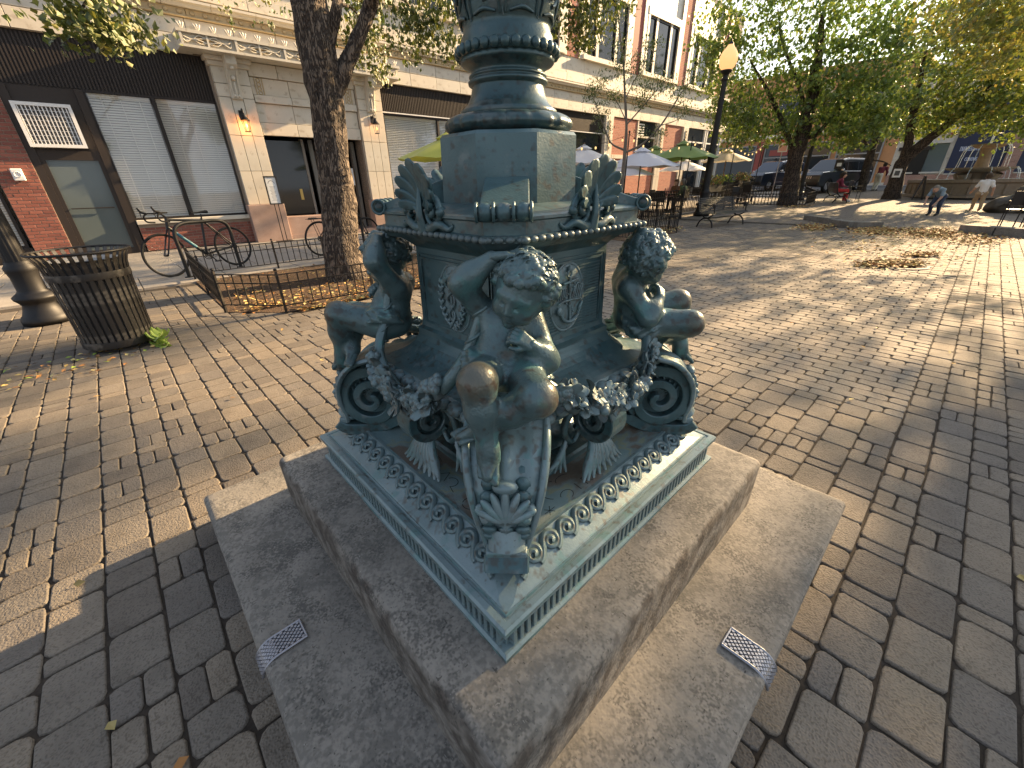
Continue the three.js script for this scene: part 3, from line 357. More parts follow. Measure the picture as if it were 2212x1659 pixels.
// ---------- scroll brackets under the corners ----------
function band(curve, th) { const n = curve.length, A = [], B = []; for (let i = 0; i < n; i++) { const a = curve[Math.max(0, i - 1)], b = curve[Math.min(n - 1, i + 1)], dx = b[0] - a[0], dy = b[1] - a[1], l = Math.hypot(dx, dy) || 1, t = (typeof th === 'function' ? th(i / (n - 1)) : th) / 2; A.push([curve[i][0] - dy / l * t, curve[i][1] + dx / l * t]); B.push([curve[i][0] + dy / l * t, curve[i][1] - dx / l * t]); } return poly([...A, ...B.reverse()]); }
const toRad = g => g.rotateY(-Math.PI / 2);
{
  const C = [0.52, 0.7], sp = []; for (let i = 0; i <= 8; i++) { const t = i / 8; sp.push([lerp(0.36, 0.5, t), lerp(0.8, 0.812, Math.sin(t * 1.5))]); } for (let i = 1; i <= 60; i++) { const t = i / 60, a = Math.PI * 0.56 - t * Math.PI * 3.9, r = 0.112 * Math.pow(1 - t * 0.93, 0.9); sp.push([C[0] + r * Math.cos(a), C[1] + r * Math.sin(a)]); }
  const tail = new THREE.CatmullRomCurve3([[0.668, 0.588], [0.645, 0.57], [0.59, 0.566], [0.53, 0.573], [0.47, 0.592], [0.42, 0.622], [0.392, 0.655]].map(p => V(p[0], p[1], 0))).getPoints(28).map(p => [p.x, p.y]); for (let i = 1; i <= 26; i++) { const t = i / 26, a = Math.PI * 1.02 - t * Math.PI * 2.3, r = 0.03 * (1 - 0.8 * t); tail.push([0.422 + r * Math.cos(a), 0.657 + r * Math.sin(a)]); }
  const side_ = toRad(extr(band(sp, t => lerp(0.036, 0.014, t)), 0.124, 0.003, 1).translate(0, 0, -0.062));
  const tl = toRad(extr(band(tail, t => lerp(0.034, 0.012, t) + 0.012 * Math.sin(t * Math.PI)), 0.1, 0.004, 1).translate(0, 0, -0.05));
  const core = toRad(extr(poly([[0.34, 0.83], [0.55, 0.82], [0.61, 0.74], [0.618, 0.69], [0.6, 0.63], [0.55, 0.6], [0.45, 0.6], [0.38, 0.65], [0.34, 0.74]]), 0.06).translate(0, 0, -0.03));
  const ribs = []; for (const s of [-1, 1]) for (let i = 0; i < 8; i++) { const a = 0.25 + i * 0.3; ribs.push(taper([[s * 0.03, C[1] + 0.03 * Math.sin(a), C[0] + 0.03 * Math.cos(a)], [s * 0.042, C[1] + 0.06 * Math.sin(a + 0.15), C[0] + 0.06 * Math.cos(a + 0.15)], [s * 0.034, C[1] + 0.088 * Math.sin(a + 0.3), C[0] + 0.088 * Math.cos(a + 0.3)]], [0.004, 0.006, 0.004], 5)); }
  for (let i = 0; i < 10; i++) { const a = Math.PI * 0.46 - i * 0.24, q = 0.124; for (const x of [-0.04, 0, 0.04]) ribs.push(new THREE.SphereGeometry(1, 7, 6).scale(0.02, 0.019, 0.012).rotateX(0.5 - a).translate(x, C[1] + q * Math.sin(a), C[0] + q * Math.cos(a))); }
  const scroll = prep(join([side_, core, ...ribs])), tg = prep(tl);
  // acanthus tongue down the front: a loft across the bracket's face
  const rows = []; const prof = [[0.49, 0.874, 0.1], [0.555, 0.853, 0.098], [0.602, 0.812, 0.092], [0.63, 0.765, 0.084], [0.642, 0.715, 0.074], [0.642, 0.668, 0.065], [0.636, 0.63, 0.057], [0.64, 0.6, 0.05]];
  const tong = new THREE.BufferGeometry(), P = [], I = [], nw = 16; const cv = new THREE.CatmullRomCurve3(prof.map(p => V(p[2], p[1], p[0]))); for (let i = 0; i <= 22; i++) { const q = cv.getPoint(i / 22); for (let j = 0; j <= nw; j++) { const s = j / nw * 2 - 1, w = q.x * (1 + 0.05 * Math.sin(i * 2.2)); P.push(s * w, q.y, q.z - 0.018 * s * s + 0.007 * Math.cos(s * 9.5) * (1 - Math.abs(s) * 0.5) + 0.006 * Math.exp(-s * s * 40)); } } for (let i = 0; i < 22; i++) for (let j = 0; j < nw; j++) { const a = i * (nw + 1) + j; I.push(a, a + nw + 1, a + 1, a + 1, a + nw + 1, a + nw + 2); } tong.setAttribute('position', new THREE.Float32BufferAttribute(P, 3)); tong.setIndex(I); tong.computeVertexNormals();
  const edge = []; for (const s of [-1, 1]) edge.push(taper(prof.map(p => [s * p[2] * 0.98, p[1], p[0] - 0.012]), [0.009, 0.011, 0.009, 0.008], 6));
  const tongG = prep(join([tong, ...edge]));
  // palmette and end block on the tip
  const tip = [rb(0.1, 0.024, 0.034, 0.006, 0, 0.603, 0.645), new THREE.CylinderGeometry(0.044, 0.046, 0.05, 18, 1, false, -Math.PI / 2, Math.PI).rotateX(-0.5).translate(0, 0.63, 0.625)];
  for (let i = 0; i < 7; i++) { const a = (i - 3) * 0.36; tip.push(new THREE.SphereGeometry(1, 8, 8).scale(0.0115, 0.05 - Math.abs(i - 3) * 0.004, 0.013).translate(0, 0.042, 0).rotateZ(-a).rotateX(-0.1).translate(0, 0.7, 0.65)); } for (const s of [-1, 1]) tip.push(sph(0.015, s * 0.046, 0.712, 0.645, 8, 6), sph(0.012, s * 0.058, 0.735, 0.64, 8, 6));
  tip.push(new THREE.SphereGeometry(1, 12, 8).scale(0.03, 0.016, 0.018).translate(0, 0.79, 0.632));
  const tipG = prep(join(tip));
  for (let k = 0; k < 4; k++) { const a = cornAng(k); orn('corner_scroll', scroll, M.bzTeal, a); orn('scroll_tail', tg, M.bzTeal, a); orn('acanthus_tongue', tongG, M.bzPale, a); orn('tip_palmette', tipG, M.bzPale, a); }
  // middle scroll with a shell, one on each face
  const mid = []; const ms = []; for (let i = 0; i <= 6; i++) ms.push([lerp(0.3, 0.4, i / 6), lerp(0.84, 0.828, i / 6)]); for (let i = 1; i <= 50; i++) { const t = i / 50, a = Math.PI * 0.42 - t * Math.PI * 3.8, r = 0.075 * Math.pow(1 - t * 0.92, 0.9); ms.push([0.372 + r * Math.cos(a), 0.755 + r * Math.sin(a)]); }
  mid.push(toRad(extr(band(ms, t => lerp(0.026, 0.011, t)), 0.07, 0.003, 1).translate(0, 0, -0.035)), toRad(extr(poly([[0.3, 0.84], [0.42, 0.82], [0.43, 0.75], [0.4, 0.69], [0.34, 0.68], [0.3, 0.72]]), 0.04).translate(0, 0, -0.02)));
  for (const s of [-1, 1]) mid.push(taper([[s * 0.04, 0.83, 0.36], [s * 0.1, 0.8, 0.35], [s * 0.12, 0.74, 0.345], [s * 0.085, 0.69, 0.35], [s * 0.06, 0.72, 0.352], [s * 0.08, 0.745, 0.352]], [0.014, 0.013, 0.012, 0.01, 0.008, 0.007], 7), taper([[s * 0.12, 0.825, 0.34], [s * 0.19, 0.79, 0.33], [s * 0.2, 0.72, 0.325], [s * 0.15, 0.66, 0.32]], [0.01, 0.014, 0.012, 0.004], 7));
  const shell = []; for (let i = 0; i < 9; i++) { const a = (i - 4) * 0.27; shell.push(taper([[Math.sin(a) * 0.018, 0.7, 0.365], [Math.sin(a) * 0.05, 0.655, 0.385 + 0.01 * Math.cos(a)], [Math.sin(a) * 0.085, 0.605, 0.395 + 0.012 * Math.cos(a)], [Math.sin(a) * 0.115, 0.578, 0.405 + 0.02 * Math.cos(a)]], [0.006, 0.011, 0.014, 0.004], 6)); }
  for (const s of [-1, 1]) for (let i = 0; i < 5; i++) { const a = i * 0.26; shell.push(taper([[s * 0.1, 0.72 - i * 0.01, 0.34], [s * (0.13 + i * 0.008), 0.67 - i * 0.006, 0.35], [s * (0.12 + i * 0.02), 0.6 + i * 0.005, 0.36 - i * 0.006]], [0.005, 0.011, 0.003], 6)); }
  const mg = prep(join(mid)), sg = prep(join(shell)); for (let k = 0; k < 4; k++) { orn('face_scroll', mg, M.bzTeal, faceAng(k)); orn('shell_leaf', sg, M.bzPale, faceAng(k)); }
}
// ---------- garlands ----------
{
  const r = rng(41);
  const flower = (n, R, seed) => { const q = rng(seed), P = []; for (let i = 0; i < n; i++) { const a = i / n * Math.PI * 2 + q() * 0.2; const s = new THREE.SphereGeometry(1, 8, 7).scale(R * 0.52, R * 0.62, R * 0.17), p = s.attributes.position; for (let m = 0; m < p.count; m++) p.setZ(m, p.getZ(m) + Math.pow(p.getY(m) / R, 2) * R * 0.35 + 0.1 * R * Math.sin(p.getX(m) / R * 9)); s.computeVertexNormals(); P.push(s.translate(0, R * 0.6, 0).rotateX(0.25 * q()).rotateZ(a)); } P.push(sph(R * 0.24, 0, 0, R * 0.2, 8, 6)); for (let i = 0; i < 6; i++) P.push(sph(R * 0.07, R * 0.22 * Math.cos(i), R * 0.22 * Math.sin(i), R * 0.36, 5, 4)); return prep(join(P)); };
  const leafG = prep((() => { const g = new THREE.SphereGeometry(1, 8, 8).scale(0.012, 0.026, 0.004), p = g.attributes.position; for (let i = 0; i < p.count; i++) p.setZ(i, p.getZ(i) + Math.pow(p.getX(i) / 0.012, 2) * 0.006 + 0.004 * Math.sin(p.getY(i) * 160)); g.computeVertexNormals(); return g; })());
  const fr = [flower(5, 0.031, 1), flower(6, 0.026, 2), flower(5, 0.024, 3), prep(join(Array.from({ length: 9 }, (_, i) => sph(0.012, 0.018 * Math.cos(i * 2.4) * Math.sqrt(i / 9), 0.018 * Math.sin(i * 2.4) * Math.sqrt(i / 9), 0.006 - i * 0.0008, 7, 6))))];
  for (let k = 0; k < 4; k++) {
    const gar = new THREE.Group(); gar.name = 'garland'; gar.rotation.y = faceAng(k); LP.add(gar);
    // face k lies between corner k-1... local x is lateral, z outward
    const rope = k % 2 === 0, pth = rope ? [[-0.235, 1.12, 0.315], [-0.23, 1.02, 0.345], [-0.2, 0.93, 0.4], [-0.12, 0.875, 0.425], [0, 0.85, 0.435], [0.11, 0.875, 0.43], [0.185, 0.94, 0.41], [0.22, 1.02, 0.36], [0.243, 1.14, 0.32]] : [[-0.255, 0.97, 0.36], [-0.2, 0.915, 0.4], [-0.1, 0.872, 0.428], [0, 0.855, 0.436], [0.1, 0.872, 0.428], [0.2, 0.915, 0.4], [0.255, 0.97, 0.36]];
    const cv = new THREE.CatmullRomCurve3(pts(pth)); obj('stem', taper(pth, rope ? [0.012, 0.014, 0.017, 0.02, 0.02, 0.02, 0.019, 0.015, 0.011] : [0.014, 0.018, 0.02, 0.02, 0.02, 0.018, 0.014], 8, 60), M.bzChild, gar);
    if (rope) for (const s of [0, 1]) { const w = []; for (let i = 0; i <= 60; i++) { const t = s ? 1 - i / 60 * 0.32 : i / 60 * 0.32, c = cv.getPointAt(t), a = i * 0.42; w.push([c.x + 0.014 * Math.cos(a), c.y, c.z + 0.014 * Math.sin(a)]); } obj('ribbon', tube(w, 0.0045, 90, 5), M.bzChild, gar); }
    const t0 = rope ? 0.27 : 0.1, t1 = 1 - t0, n = 26;
    for (let i = 0; i < n; i++) { const t = lerp(t0, t1, (i + 0.5) / n), c = cv.getPointAt(t), big = 1 - Math.abs(t - 0.5) * 1.1, a = r() * 6.28, ox = (r() - 0.5) * 0.028, oy = (r() - 0.4) * 0.045 * big, oz = 0.012 + r() * 0.016; const o = mesh('flower', fr[Math.floor(r() * 4)], M.bzPale, gar); o.position.set(c.x + ox, c.y + oy, c.z + oz); o.rotation.set(-0.5 + (r() - 0.5) * 1.5, (r() - 0.5) * 1.4, a); o.scale.setScalar(0.8 + 0.6 * big * r()); for (let m = 0; m < 2; m++) { const l = mesh('leaf', leafG, M.bzTeal, gar); l.position.set(c.x + (r() - 0.5) * 0.04, c.y + (r() - 0.5) * 0.075 * big, c.z + 0.006 + r() * 0.012); l.rotation.set((r() - 0.5) * 1.6, (r() - 0.5) * 1.6, r() * 6.28); l.scale.setScalar(0.9 + 0.6 * r()); } }
  }
}
// ---------- the seated children ----------
{
  const c = (a, ra, b, r_) => [...a, ra, ...b, r_];
  const pel = [-0.008, 0.985, 0.405], bel = [-0.014, 1.035, 0.408], che = [-0.004, 1.085, 0.388], nek = [0.012, 1.125, 0.388], hd = [0.04, 1.178, 0.416];
  const rs = [-0.05, 1.108, 0.372], re = [-0.1, 1.196, 0.408], rw = [-0.028, 1.25, 0.414], lsd = [0.058, 1.1, 0.372], le = [0.1, 1.012, 0.43], lw = [0.058, 1.066, 0.47];
  const rh = [-0.046, 0.98, 0.435], rk = [-0.057, 1.022, 0.572], ra = [-0.037, 0.868, 0.6], rt = [-0.037, 0.822, 0.634], lh = [0.034, 0.98, 0.435], lk = [0.072, 0.985, 0.574], la = [-0.052, 0.896, 0.55], lt = [-0.108, 0.866, 0.548];
  const caps = [c(pel, 0.06, bel, 0.056), c(bel, 0.057, che, 0.052), c([-0.03, 1.095, 0.382], 0.038, [0.034, 1.092, 0.382], 0.038), c(che, 0.04, nek, 0.028), c(nek, 0.027, hd, 0.03), c(rs, 0.033, re, 0.027), c(re, 0.0275, lerp3(re, rw, 0.35), 0.027), c(lerp3(re, rw, 0.35), 0.027, rw, 0.018), c(lsd, 0.034, le, 0.026), c(le, 0.026, lerp3(le, lw, 0.4), 0.0255), c(lerp3(le, lw, 0.4), 0.0255, lw, 0.017), c(rh, 0.052, rk, 0.039), c(rk, 0.038, lerp3(rk, ra, 0.4), 0.034), c(lerp3(rk, ra, 0.4), 0.034, ra, 0.021), c(ra, 0.021, [-0.037, 0.838, 0.605], 0.02), c([-0.037, 0.842, 0.6], 0.02, rt, 0.014), c(lh, 0.052, lk, 0.041), c(lk, 0.038, lerp3(lk, la, 0.45), 0.032), c(lerp3(lk, la, 0.45), 0.032, la, 0.02), c(la, 0.02, lt, 0.013)];
  function lerp3(a, b, t) { return [lerp(a[0], b[0], t), lerp(a[1], b[1], t), lerp(a[2], b[2], t)]; }
  // loin cloth: a wrap round the hips with folds
  const cloth = (x, y, z) => { const d = cap(x, y, z, c([-0.05, 1.0, 0.42], 0.064, [0.05, 0.985, 0.43], 0.066)); const fold = 0.0045 * Math.sin(x * 150 + y * 90 + z * 40) + 0.003 * Math.sin(y * 240 - z * 160); return Math.max(d + fold, Math.abs(y + 0.35 * x - 0.992) - 0.026); };
  const parts = [body(caps, 0.024, 0.0055, (d, x, y, z) => { let e = smin(d, cloth(x, y, z), 0.006); e = Math.max(e, 0.31 - z); const nv = Math.hypot(x + 0.014, y - 1.042, z - 0.466); return e + 0.004 * Math.exp(-nv * nv * 40000); })];
  // head, in its own finer grid: hx right, hy up, hz forward, tipped down and to the child's right
  const hq = new THREE.Quaternion().setFromEuler(new THREE.Euler(0.24, -0.46, -0.34, 'YXZ')), inv = hq.clone().invert(), p = V(0, 0, 0);
  const curls = []; { const r = rng(12); for (let i = 0; i < 300; i++) { const u = i / 300, ph = i * 2.39996, y = 1 - 1.4 * u, q = Math.sqrt(Math.max(0, 1 - y * y)); const n = [q * Math.cos(ph), y, q * Math.sin(ph)]; if (n[2] > 0.32 && n[1] < 0.55) continue; if (n[2] > 0.1 && n[1] < -0.1) continue; const f = 1 + 0.1 * N3(n[0] * 3, n[1] * 3, n[2] * 3); curls.push([n[0] * 0.061 * f, n[1] * 0.066 * f + 0.009, n[2] * 0.066 * f - 0.004, 0.008 + r() * 0.007, r() * 6]); } }
  const head = (x, y, z) => {
    p.set(x - hd[0], y - hd[1], z - hd[2]).applyQuaternion(inv).multiplyScalar(1 / 1.07); const a = p.x, b = p.y, e = p.z, s = Math.abs(a);
    const el = (cx, cy, cz, rx, ry, rz) => { const k = Math.sqrt(((a - cx) / rx) ** 2 + ((b - cy) / ry) ** 2 + ((e - cz) / rz) ** 2); return (k - 1) * Math.min(rx, ry, rz); };
    let d = el(0, 0.012, -0.006, 0.059, 0.06, 0.064); d = smin(d, el(0, -0.024, 0.016, 0.047, 0.044, 0.046), 0.025);
    d = smin(d, Math.hypot(s - 0.026, b + 0.03, e - 0.038) - 0.02, 0.012);            // cheeks
    d = smin(d, Math.hypot(a, b + 0.058, e - 0.044) - 0.0135, 0.014);                  // chin
    d = smin(d, cap(s, b, e, [0.006, 0.012, 0.057, 0.005, 0.033, 0.008, 0.046, 0.0055]), 0.01);  // brow
    d = smin(d, cap(a, b, e, [0, 0.004, 0.058, 0.0045, 0, -0.02, 0.0665, 0.0066]), 0.006);         // nose
    d = smin(d, Math.hypot(s - 0.007, b + 0.022, e - 0.062) - 0.0048, 0.004);
    d = Math.max(d, -(el(s > 0 ? Math.sign(a) * 0.021 : 0, -0.006, 0.066, 0.0125, 0.0065, 0.0125)) * 0.7); // eye hollows
    d = smin(d, Math.hypot(s - 0.021, b + 0.007, e - 0.0495) - 0.0085, 0.003);
    d = smin(d, cap(s, b, e, [0.011, -0.0085, 0.0565, 0.0016, 0.031, -0.0105, 0.051, 0.0015]), 0.002); // lids
    d = smin(d, cap(s, b, e, [0, -0.0375, 0.0595, 0.0042, 0.011, -0.039, 0.0545, 0.0022]), 0.004); d = smin(d, cap(s, b, e, [0, -0.045, 0.0585, 0.0045, 0.009, -0.0445, 0.0555, 0.003]), 0.003);
    d = Math.max(d, -(cap(s, b, e, [0, -0.0412, 0.0655, 0.0016, 0.012, -0.0415, 0.058, 0.0014])));
    d = smin(d, el(Math.sign(a) * 0.059, -0.008, -0.004, 0.007, 0.016, 0.011), 0.006);   // ears
    let hh = 1e3; for (const q of curls) { const dx = a - q[0], dy = b - q[1], dz = e - q[2], l = Math.sqrt(dx * dx + dy * dy + dz * dz); if (l > 0.03) { hh = Math.min(hh, l - q[3]); continue; } const an = Math.atan2(dy, dx + dz) + q[4] + l * 330; hh = Math.min(hh, l - q[3] + 0.0034 * Math.sin(an * 2)); }
    return smin(d, hh, 0.004);
  };
  parts.push(net(head, [hd[0] - 0.105, hd[1] - 0.105, hd[2] - 0.105, hd[0] + 0.105, hd[1] + 0.105, hd[2] + 0.105], 0.0026));
  // hands and toes: palm and five fingers each
  const hand = (o, dir, nrm, sc, curl) => { const d = V(...dir).normalize(), n = V(...nrm).normalize(), s = d.clone().cross(n).normalize(), P = V(...o), at = (a, b, e) => { const q = P.clone().addScaledVector(d, a * sc).addScaledVector(s, b * sc).addScaledVector(n, e * sc); return [q.x, q.y, q.z]; }; const k = []; for (const b of [-0.012, -0.004, 0.004, 0.012]) k.push(c(at(-0.012, b * 0.7, 0), 0.011 * sc, at(0.02, b, 0), 0.0095 * sc)); [[-0.0165, 0.92], [-0.0055, 1.05], [0.0055, 1], [0.0165, 0.82]].forEach(([b, l]) => { const p0 = at(0.022, b, 0), p1 = at(0.022 + 0.017 * l, b * 1.05, 0.003 + curl * 0.006), p2 = at(0.022 + (0.03 - curl * 0.012) * l, b * 1.05, 0.006 + curl * 0.018), p3 = at(0.022 + (0.04 - curl * 0.035) * l, b, 0.008 + curl * 0.026); k.push(c(p0, 0.0068 * sc, p1, 0.0064 * sc), c(p1, 0.0064 * sc, p2, 0.006 * sc), c(p2, 0.006 * sc, p3, 0.0052 * sc)); }); k.push(c(at(-0.004, 0.014, 0.003), 0.008 * sc, at(0.012, 0.028, 0.01), 0.0068 * sc), c(at(0.012, 0.028, 0.01), 0.0068 * sc, at(0.026, 0.029, 0.016 + curl * 0.006), 0.0056 * sc)); return body(k, 0.0028, 0.0022); };
  parts.push(hand([-0.012, 1.256, 0.416], [1, 0.12, 0.12], [0, -1, 0.15], 0.95, 0.25), hand([0.05, 1.075, 0.474], [-0.75, 0.62, 0.1], [-0.5, -0.5, -0.6], 0.9, 1));
  const toes = (o, dir, up, sd) => { const d = V(...dir).normalize(), u = V(...up).normalize(), s = d.clone().cross(u).normalize(), k = []; for (let i = 0; i < 5; i++) { const q = V(...o).addScaledVector(s, sd * (i - 2) * 0.0088).addScaledVector(d, -0.004 * i * 0.7), e = q.clone().addScaledVector(d, 0.016 - i * 0.0012), m = q.clone().addScaledVector(d, -0.03); k.push(c([m.x, m.y, m.z], 0.007, [q.x, q.y, q.z], i === 0 ? 0.0078 : 0.0062), c([q.x, q.y, q.z], i === 0 ? 0.0078 : 0.006, [e.x, e.y, e.z], i === 0 ? 0.0074 : 0.0054)); } return body(k, 0.0035, 0.0026); };
  parts.push(toes(rt, [0, -0.72, 0.7], [0, 0.7, 0.72], 1), toes(lt, [-0.9, -0.4, 0.05], [-0.3, 0.8, 0.4], -1));
  // worn brown knees
  const wear = g => { g = prep(g); const q = g.attributes.position, col = new Float32Array(q.count * 3); for (let i = 0; i < q.count; i++) { const x = q.getX(i), y = q.getY(i), z = q.getZ(i), n = fbm3(x * 22, y * 22, z * 22) * 0.5; const k1 = Math.hypot(x - rk[0], y - rk[1] - 0.02, z - rk[2] - 0.02), k2 = Math.hypot(x - lk[0] - 0.03, y - lk[1] - 0.01, z - lk[2] - 0.015); const w = Math.max(1 - sst(0.03, 0.062, k1 + n * 0.06), 1 - sst(0.022, 0.05, k2 + n * 0.06)); const b = 0.9 + n * 0.5; col.set(mixc([b, b, b], [1.25, 0.72, 0.52], w * 0.85).map(v => cl(v, 0, 1.3)), i * 3); } g.setAttribute('color', new THREE.BufferAttribute(col, 3)); return g; };
  const A = wear(mergeGeometries(parts.map(g => prep(g))));
  const B = A.clone().scale(-1, 1, 1); { const flip = n => { const t = B.attributes[n], s = t.itemSize, d = t.array; for (let i = 0; i < t.count; i += 3) for (let m = 0; m < s; m++) { const x = d[(i + 1) * s + m]; d[(i + 1) * s + m] = d[(i + 2) * s + m]; d[(i + 2) * s + m] = x; } }; ['position', 'normal', 'uv', 'color'].forEach(flip); }
  for (let k = 0; k < 4; k++) { const o = orn('child_figure', k % 2 ? B : A, M.bzChild, cornAng(k)); o.userData.label = ['seated bronze child with an arm over its head, on the front corner', 'seated bronze child with hands at its chin, on the sunny corner', 'seated bronze child on the back corner', 'seated bronze child with raised arm, on the corner towards the shops'][k]; }
  console.log('child tris', A.attributes.position.count / 3);
}
// ================= the shop front along the plaza =================
const noiseMap = (a, b, seed, tile, f = 6) => tex(512, (x, y) => { const n = tf(x, y, f, seed, 5), c = tf(x, y, 48, seed + 5, 2); return mixc(a, b, cl(n * 0.75 + c * 0.35 - 0.05)); }, tile);
M.terra = std({ map: tex(512, (x, y) => { const n = tf(x, y, 5, 71, 5), c = tn(x, y, 90, 5), k = tf(x, y, 14, 12, 4); let col = mixc([0.54, 0.48, 0.38], [0.66, 0.6, 0.49], n); col = mixc(col, [0.33, 0.26, 0.17], sst(0.62, 0.8, k) * 0.5); return mixc(col, [0.7, 0.63, 0.5], sst(0.7, 1, c) * 0.3); }, 1.7), roughness: 0.5 });
M.terra2 = std({ map: M.terra.map, color: rgb(0.94, 0.97, 1.0), roughness: 0.5 }); M.ochre = std({ map: noiseMap([0.42, 0.31, 0.16], [0.56, 0.44, 0.26], 31, 1.1), roughness: 0.6 });
M.mortar = std({ map: noiseMap([0.2, 0.16, 0.12], [0.3, 0.25, 0.2], 3, 0.5), roughness: 0.95 });
M.brick = [[0.24, 0.082, 0.058], [0.29, 0.105, 0.074], [0.2, 0.07, 0.052]].map((c, i) => std({ map: noiseMap(c.map(v => v * 0.75), c.map(v => v * 1.15), 40 + i, 0.6, 12), roughness: 0.85 }));
M.brickWall = std({ map: tex(1024, (x, y) => { const row = Math.floor(y * 30), fy = y * 30 - row, X = x * 10 + (row % 2) * 0.5, k = Math.floor(X) % 10, fx = X - Math.floor(X); const c = mixc([0.31, 0.1, 0.065], [0.46, 0.17, 0.11], hash2(row, k, 2) * 0.7 + tf(x, y, 60, 4, 2) * 0.3); return (fy < 0.16 || fx < 0.05) ? [0.42, 0.3, 0.23] : c; }, 2.2), roughness: 0.9 });
M.redPaint = std({ map: noiseMap([0.28, 0.06, 0.045], [0.34, 0.085, 0.06], 4, 1), roughness: 0.7 });
M.brown = std({ color: rgb(0.014, 0.01, 0.008), roughness: 0.62, metalness: 0.1 }); M.brown2 = std({ color: rgb(0.028, 0.02, 0.015), roughness: 0.55, metalness: 0.2 });
M.dark = std({ color: rgb(0.2, 0.19, 0.17), roughness: 0.9 }); M.black = std({ color: rgb(0.012, 0.012, 0.013), roughness: 0.42, metalness: 0.25 });
M.glassDarkInside = std({ color: rgb(0.018, 0.022, 0.024), roughness: 0.06, metalness: 0.0 }); M.glassGrey = std({ color: rgb(0.1, 0.125, 0.125), roughness: 0.12 });  // dark panes are opaque; the unlit inside is put into their colour
M.pane = new THREE.MeshPhysicalMaterial({ color: 0xffffff, transmission: 1, thickness: 0, roughness: 0.03, side: THREE.DoubleSide });
M.blind = std({ color: rgb(0.62, 0.61, 0.55), roughness: 0.6 }); M.white = std({ color: rgb(0.72, 0.72, 0.7), roughness: 0.6 }); M.granite = std({ map: tex(512, (x, y) => { const n = tf(x, y, 6, 51, 4), c = tn(x, y, 160, 9); return mixc(mixc([0.3, 0.2, 0.16], [0.4, 0.29, 0.24], n), [0.2, 0.13, 0.11], sst(0.6, 0.95, c) * 0.5); }, 1.1), roughness: 0.5 });
const B = thing('shop_building', 'long two-storey shop building faced in cream terracotta with dark fascias and red brick', 'building', S(0, 0, 0), TH);
const blockG = {};
function blocks(name, u0, u1, y0, y1, z, n, mat, parent, stagger = 0, dep = 0.12) { const L = (u1 - u0) / n, key = [L.toFixed(3), (y1 - y0).toFixed(3), dep].join(); const g = blockG[key] ??= prep(rb(L - 0.012, y1 - y0 - 0.01, dep, 0.006, 0, 0, 0, 1)); for (let i = 0; i < n; i++) { const o = mesh(name, g, Array.isArray(mat) ? mat[Math.floor(hash2(i, Math.round(y0 * 100), 3) * mat.length)] : mat, parent); o.position.set(u0 + (i + 0.5) * L + stagger, (y0 + y1) / 2, z - dep / 2 + (hash2(i, 7, Math.round(u0 * 10)) - 0.5) * 0.003); } }
const TM = [M.terra, M.terra, M.terra2];
// solid backing with the joints' colour, left open at the shop windows
obj('wall_backing', [bx(-8, 34, 4.28, 5.2, -0.4, -0.1), bx(-8, 34, 5.2, 10.5, -0.4, -0.14), bx(-8, -7.6, 0, 4.28, -3, -0.1), bx(3.0, 3.88, 0, 4.3, -0.5, -0.02), bx(6.68, 7.56, 0, 4.3, -0.5, -0.02), bx(3.88, 6.68, 2.68, 4.3, -0.5, -0.1), bx(19.5, 34, 0, 4.3, -0.5, -0.2)], M.mortar, B);
obj('rear_wall', [bx(-8, 34, 0, 10.5, -3.2, -3), bx(33.6, 34, 0, 10.5, -3, -0.5), bx(-8, 34, 10.4, 10.6, -3.2, -0.1)], M.dark, B);
blocks('terracotta_block', -8, 2.8, 4.28, 4.63, 0, 11, TM, B); blocks('terracotta_block', -8, 2.8, 4.63, 4.95, 0, 11, TM, B, 0.0);
blocks('terracotta_block', 7.7, 33.7, 4.28, 4.63, 0, 26, TM, B); blocks('terracotta_block', 7.7, 33.7, 4.63, 4.95, 0, 26, TM, B); blocks('terracotta_block', 2.8, 7.7, 4.63, 4.95, 0, 5, TM, B);
blocks('moulding_block', -8, 33.7, 4.95, 5.13, 0.03, 46, M.ochre, B);
obj('moulding_roll', [tube([[-8, 4.97, 0.05], [12, 4.97, 0.05], [33.7, 4.97, 0.05]], 0.025, 60, 6), ...Array.from({ length: 150 }, (_, i) => new THREE.SphereGeometry(1, 6, 5).scale(0.055, 0.045, 0.02).translate(-4 + i * 0.25, 5.05, 0.035))], M.ochre, B).userData.kind = 'stuff';
{ const prof = poly([[-0.15, 5.13], [0.1, 5.13], [0.14, 5.19], [0.2, 5.21], [0.2, 5.26], [-0.15, 5.34]]); blocks.length; const g = prep(toRad(extr(prof, 0.94)).translate(0.94, 0, 0)); for (let i = 0; i < 44; i++) { const o = mesh('cornice_block', g, TM[i % 3], B); o.position.x = -8 + i * 0.95; } }
blocks('terracotta_block', -8, 33.7, 5.34, 5.62, -0.02, 34, TM, B); blocks('terracotta_block', -8, 33.7, 5.62, 6.2, -0.05, 34, TM, B);
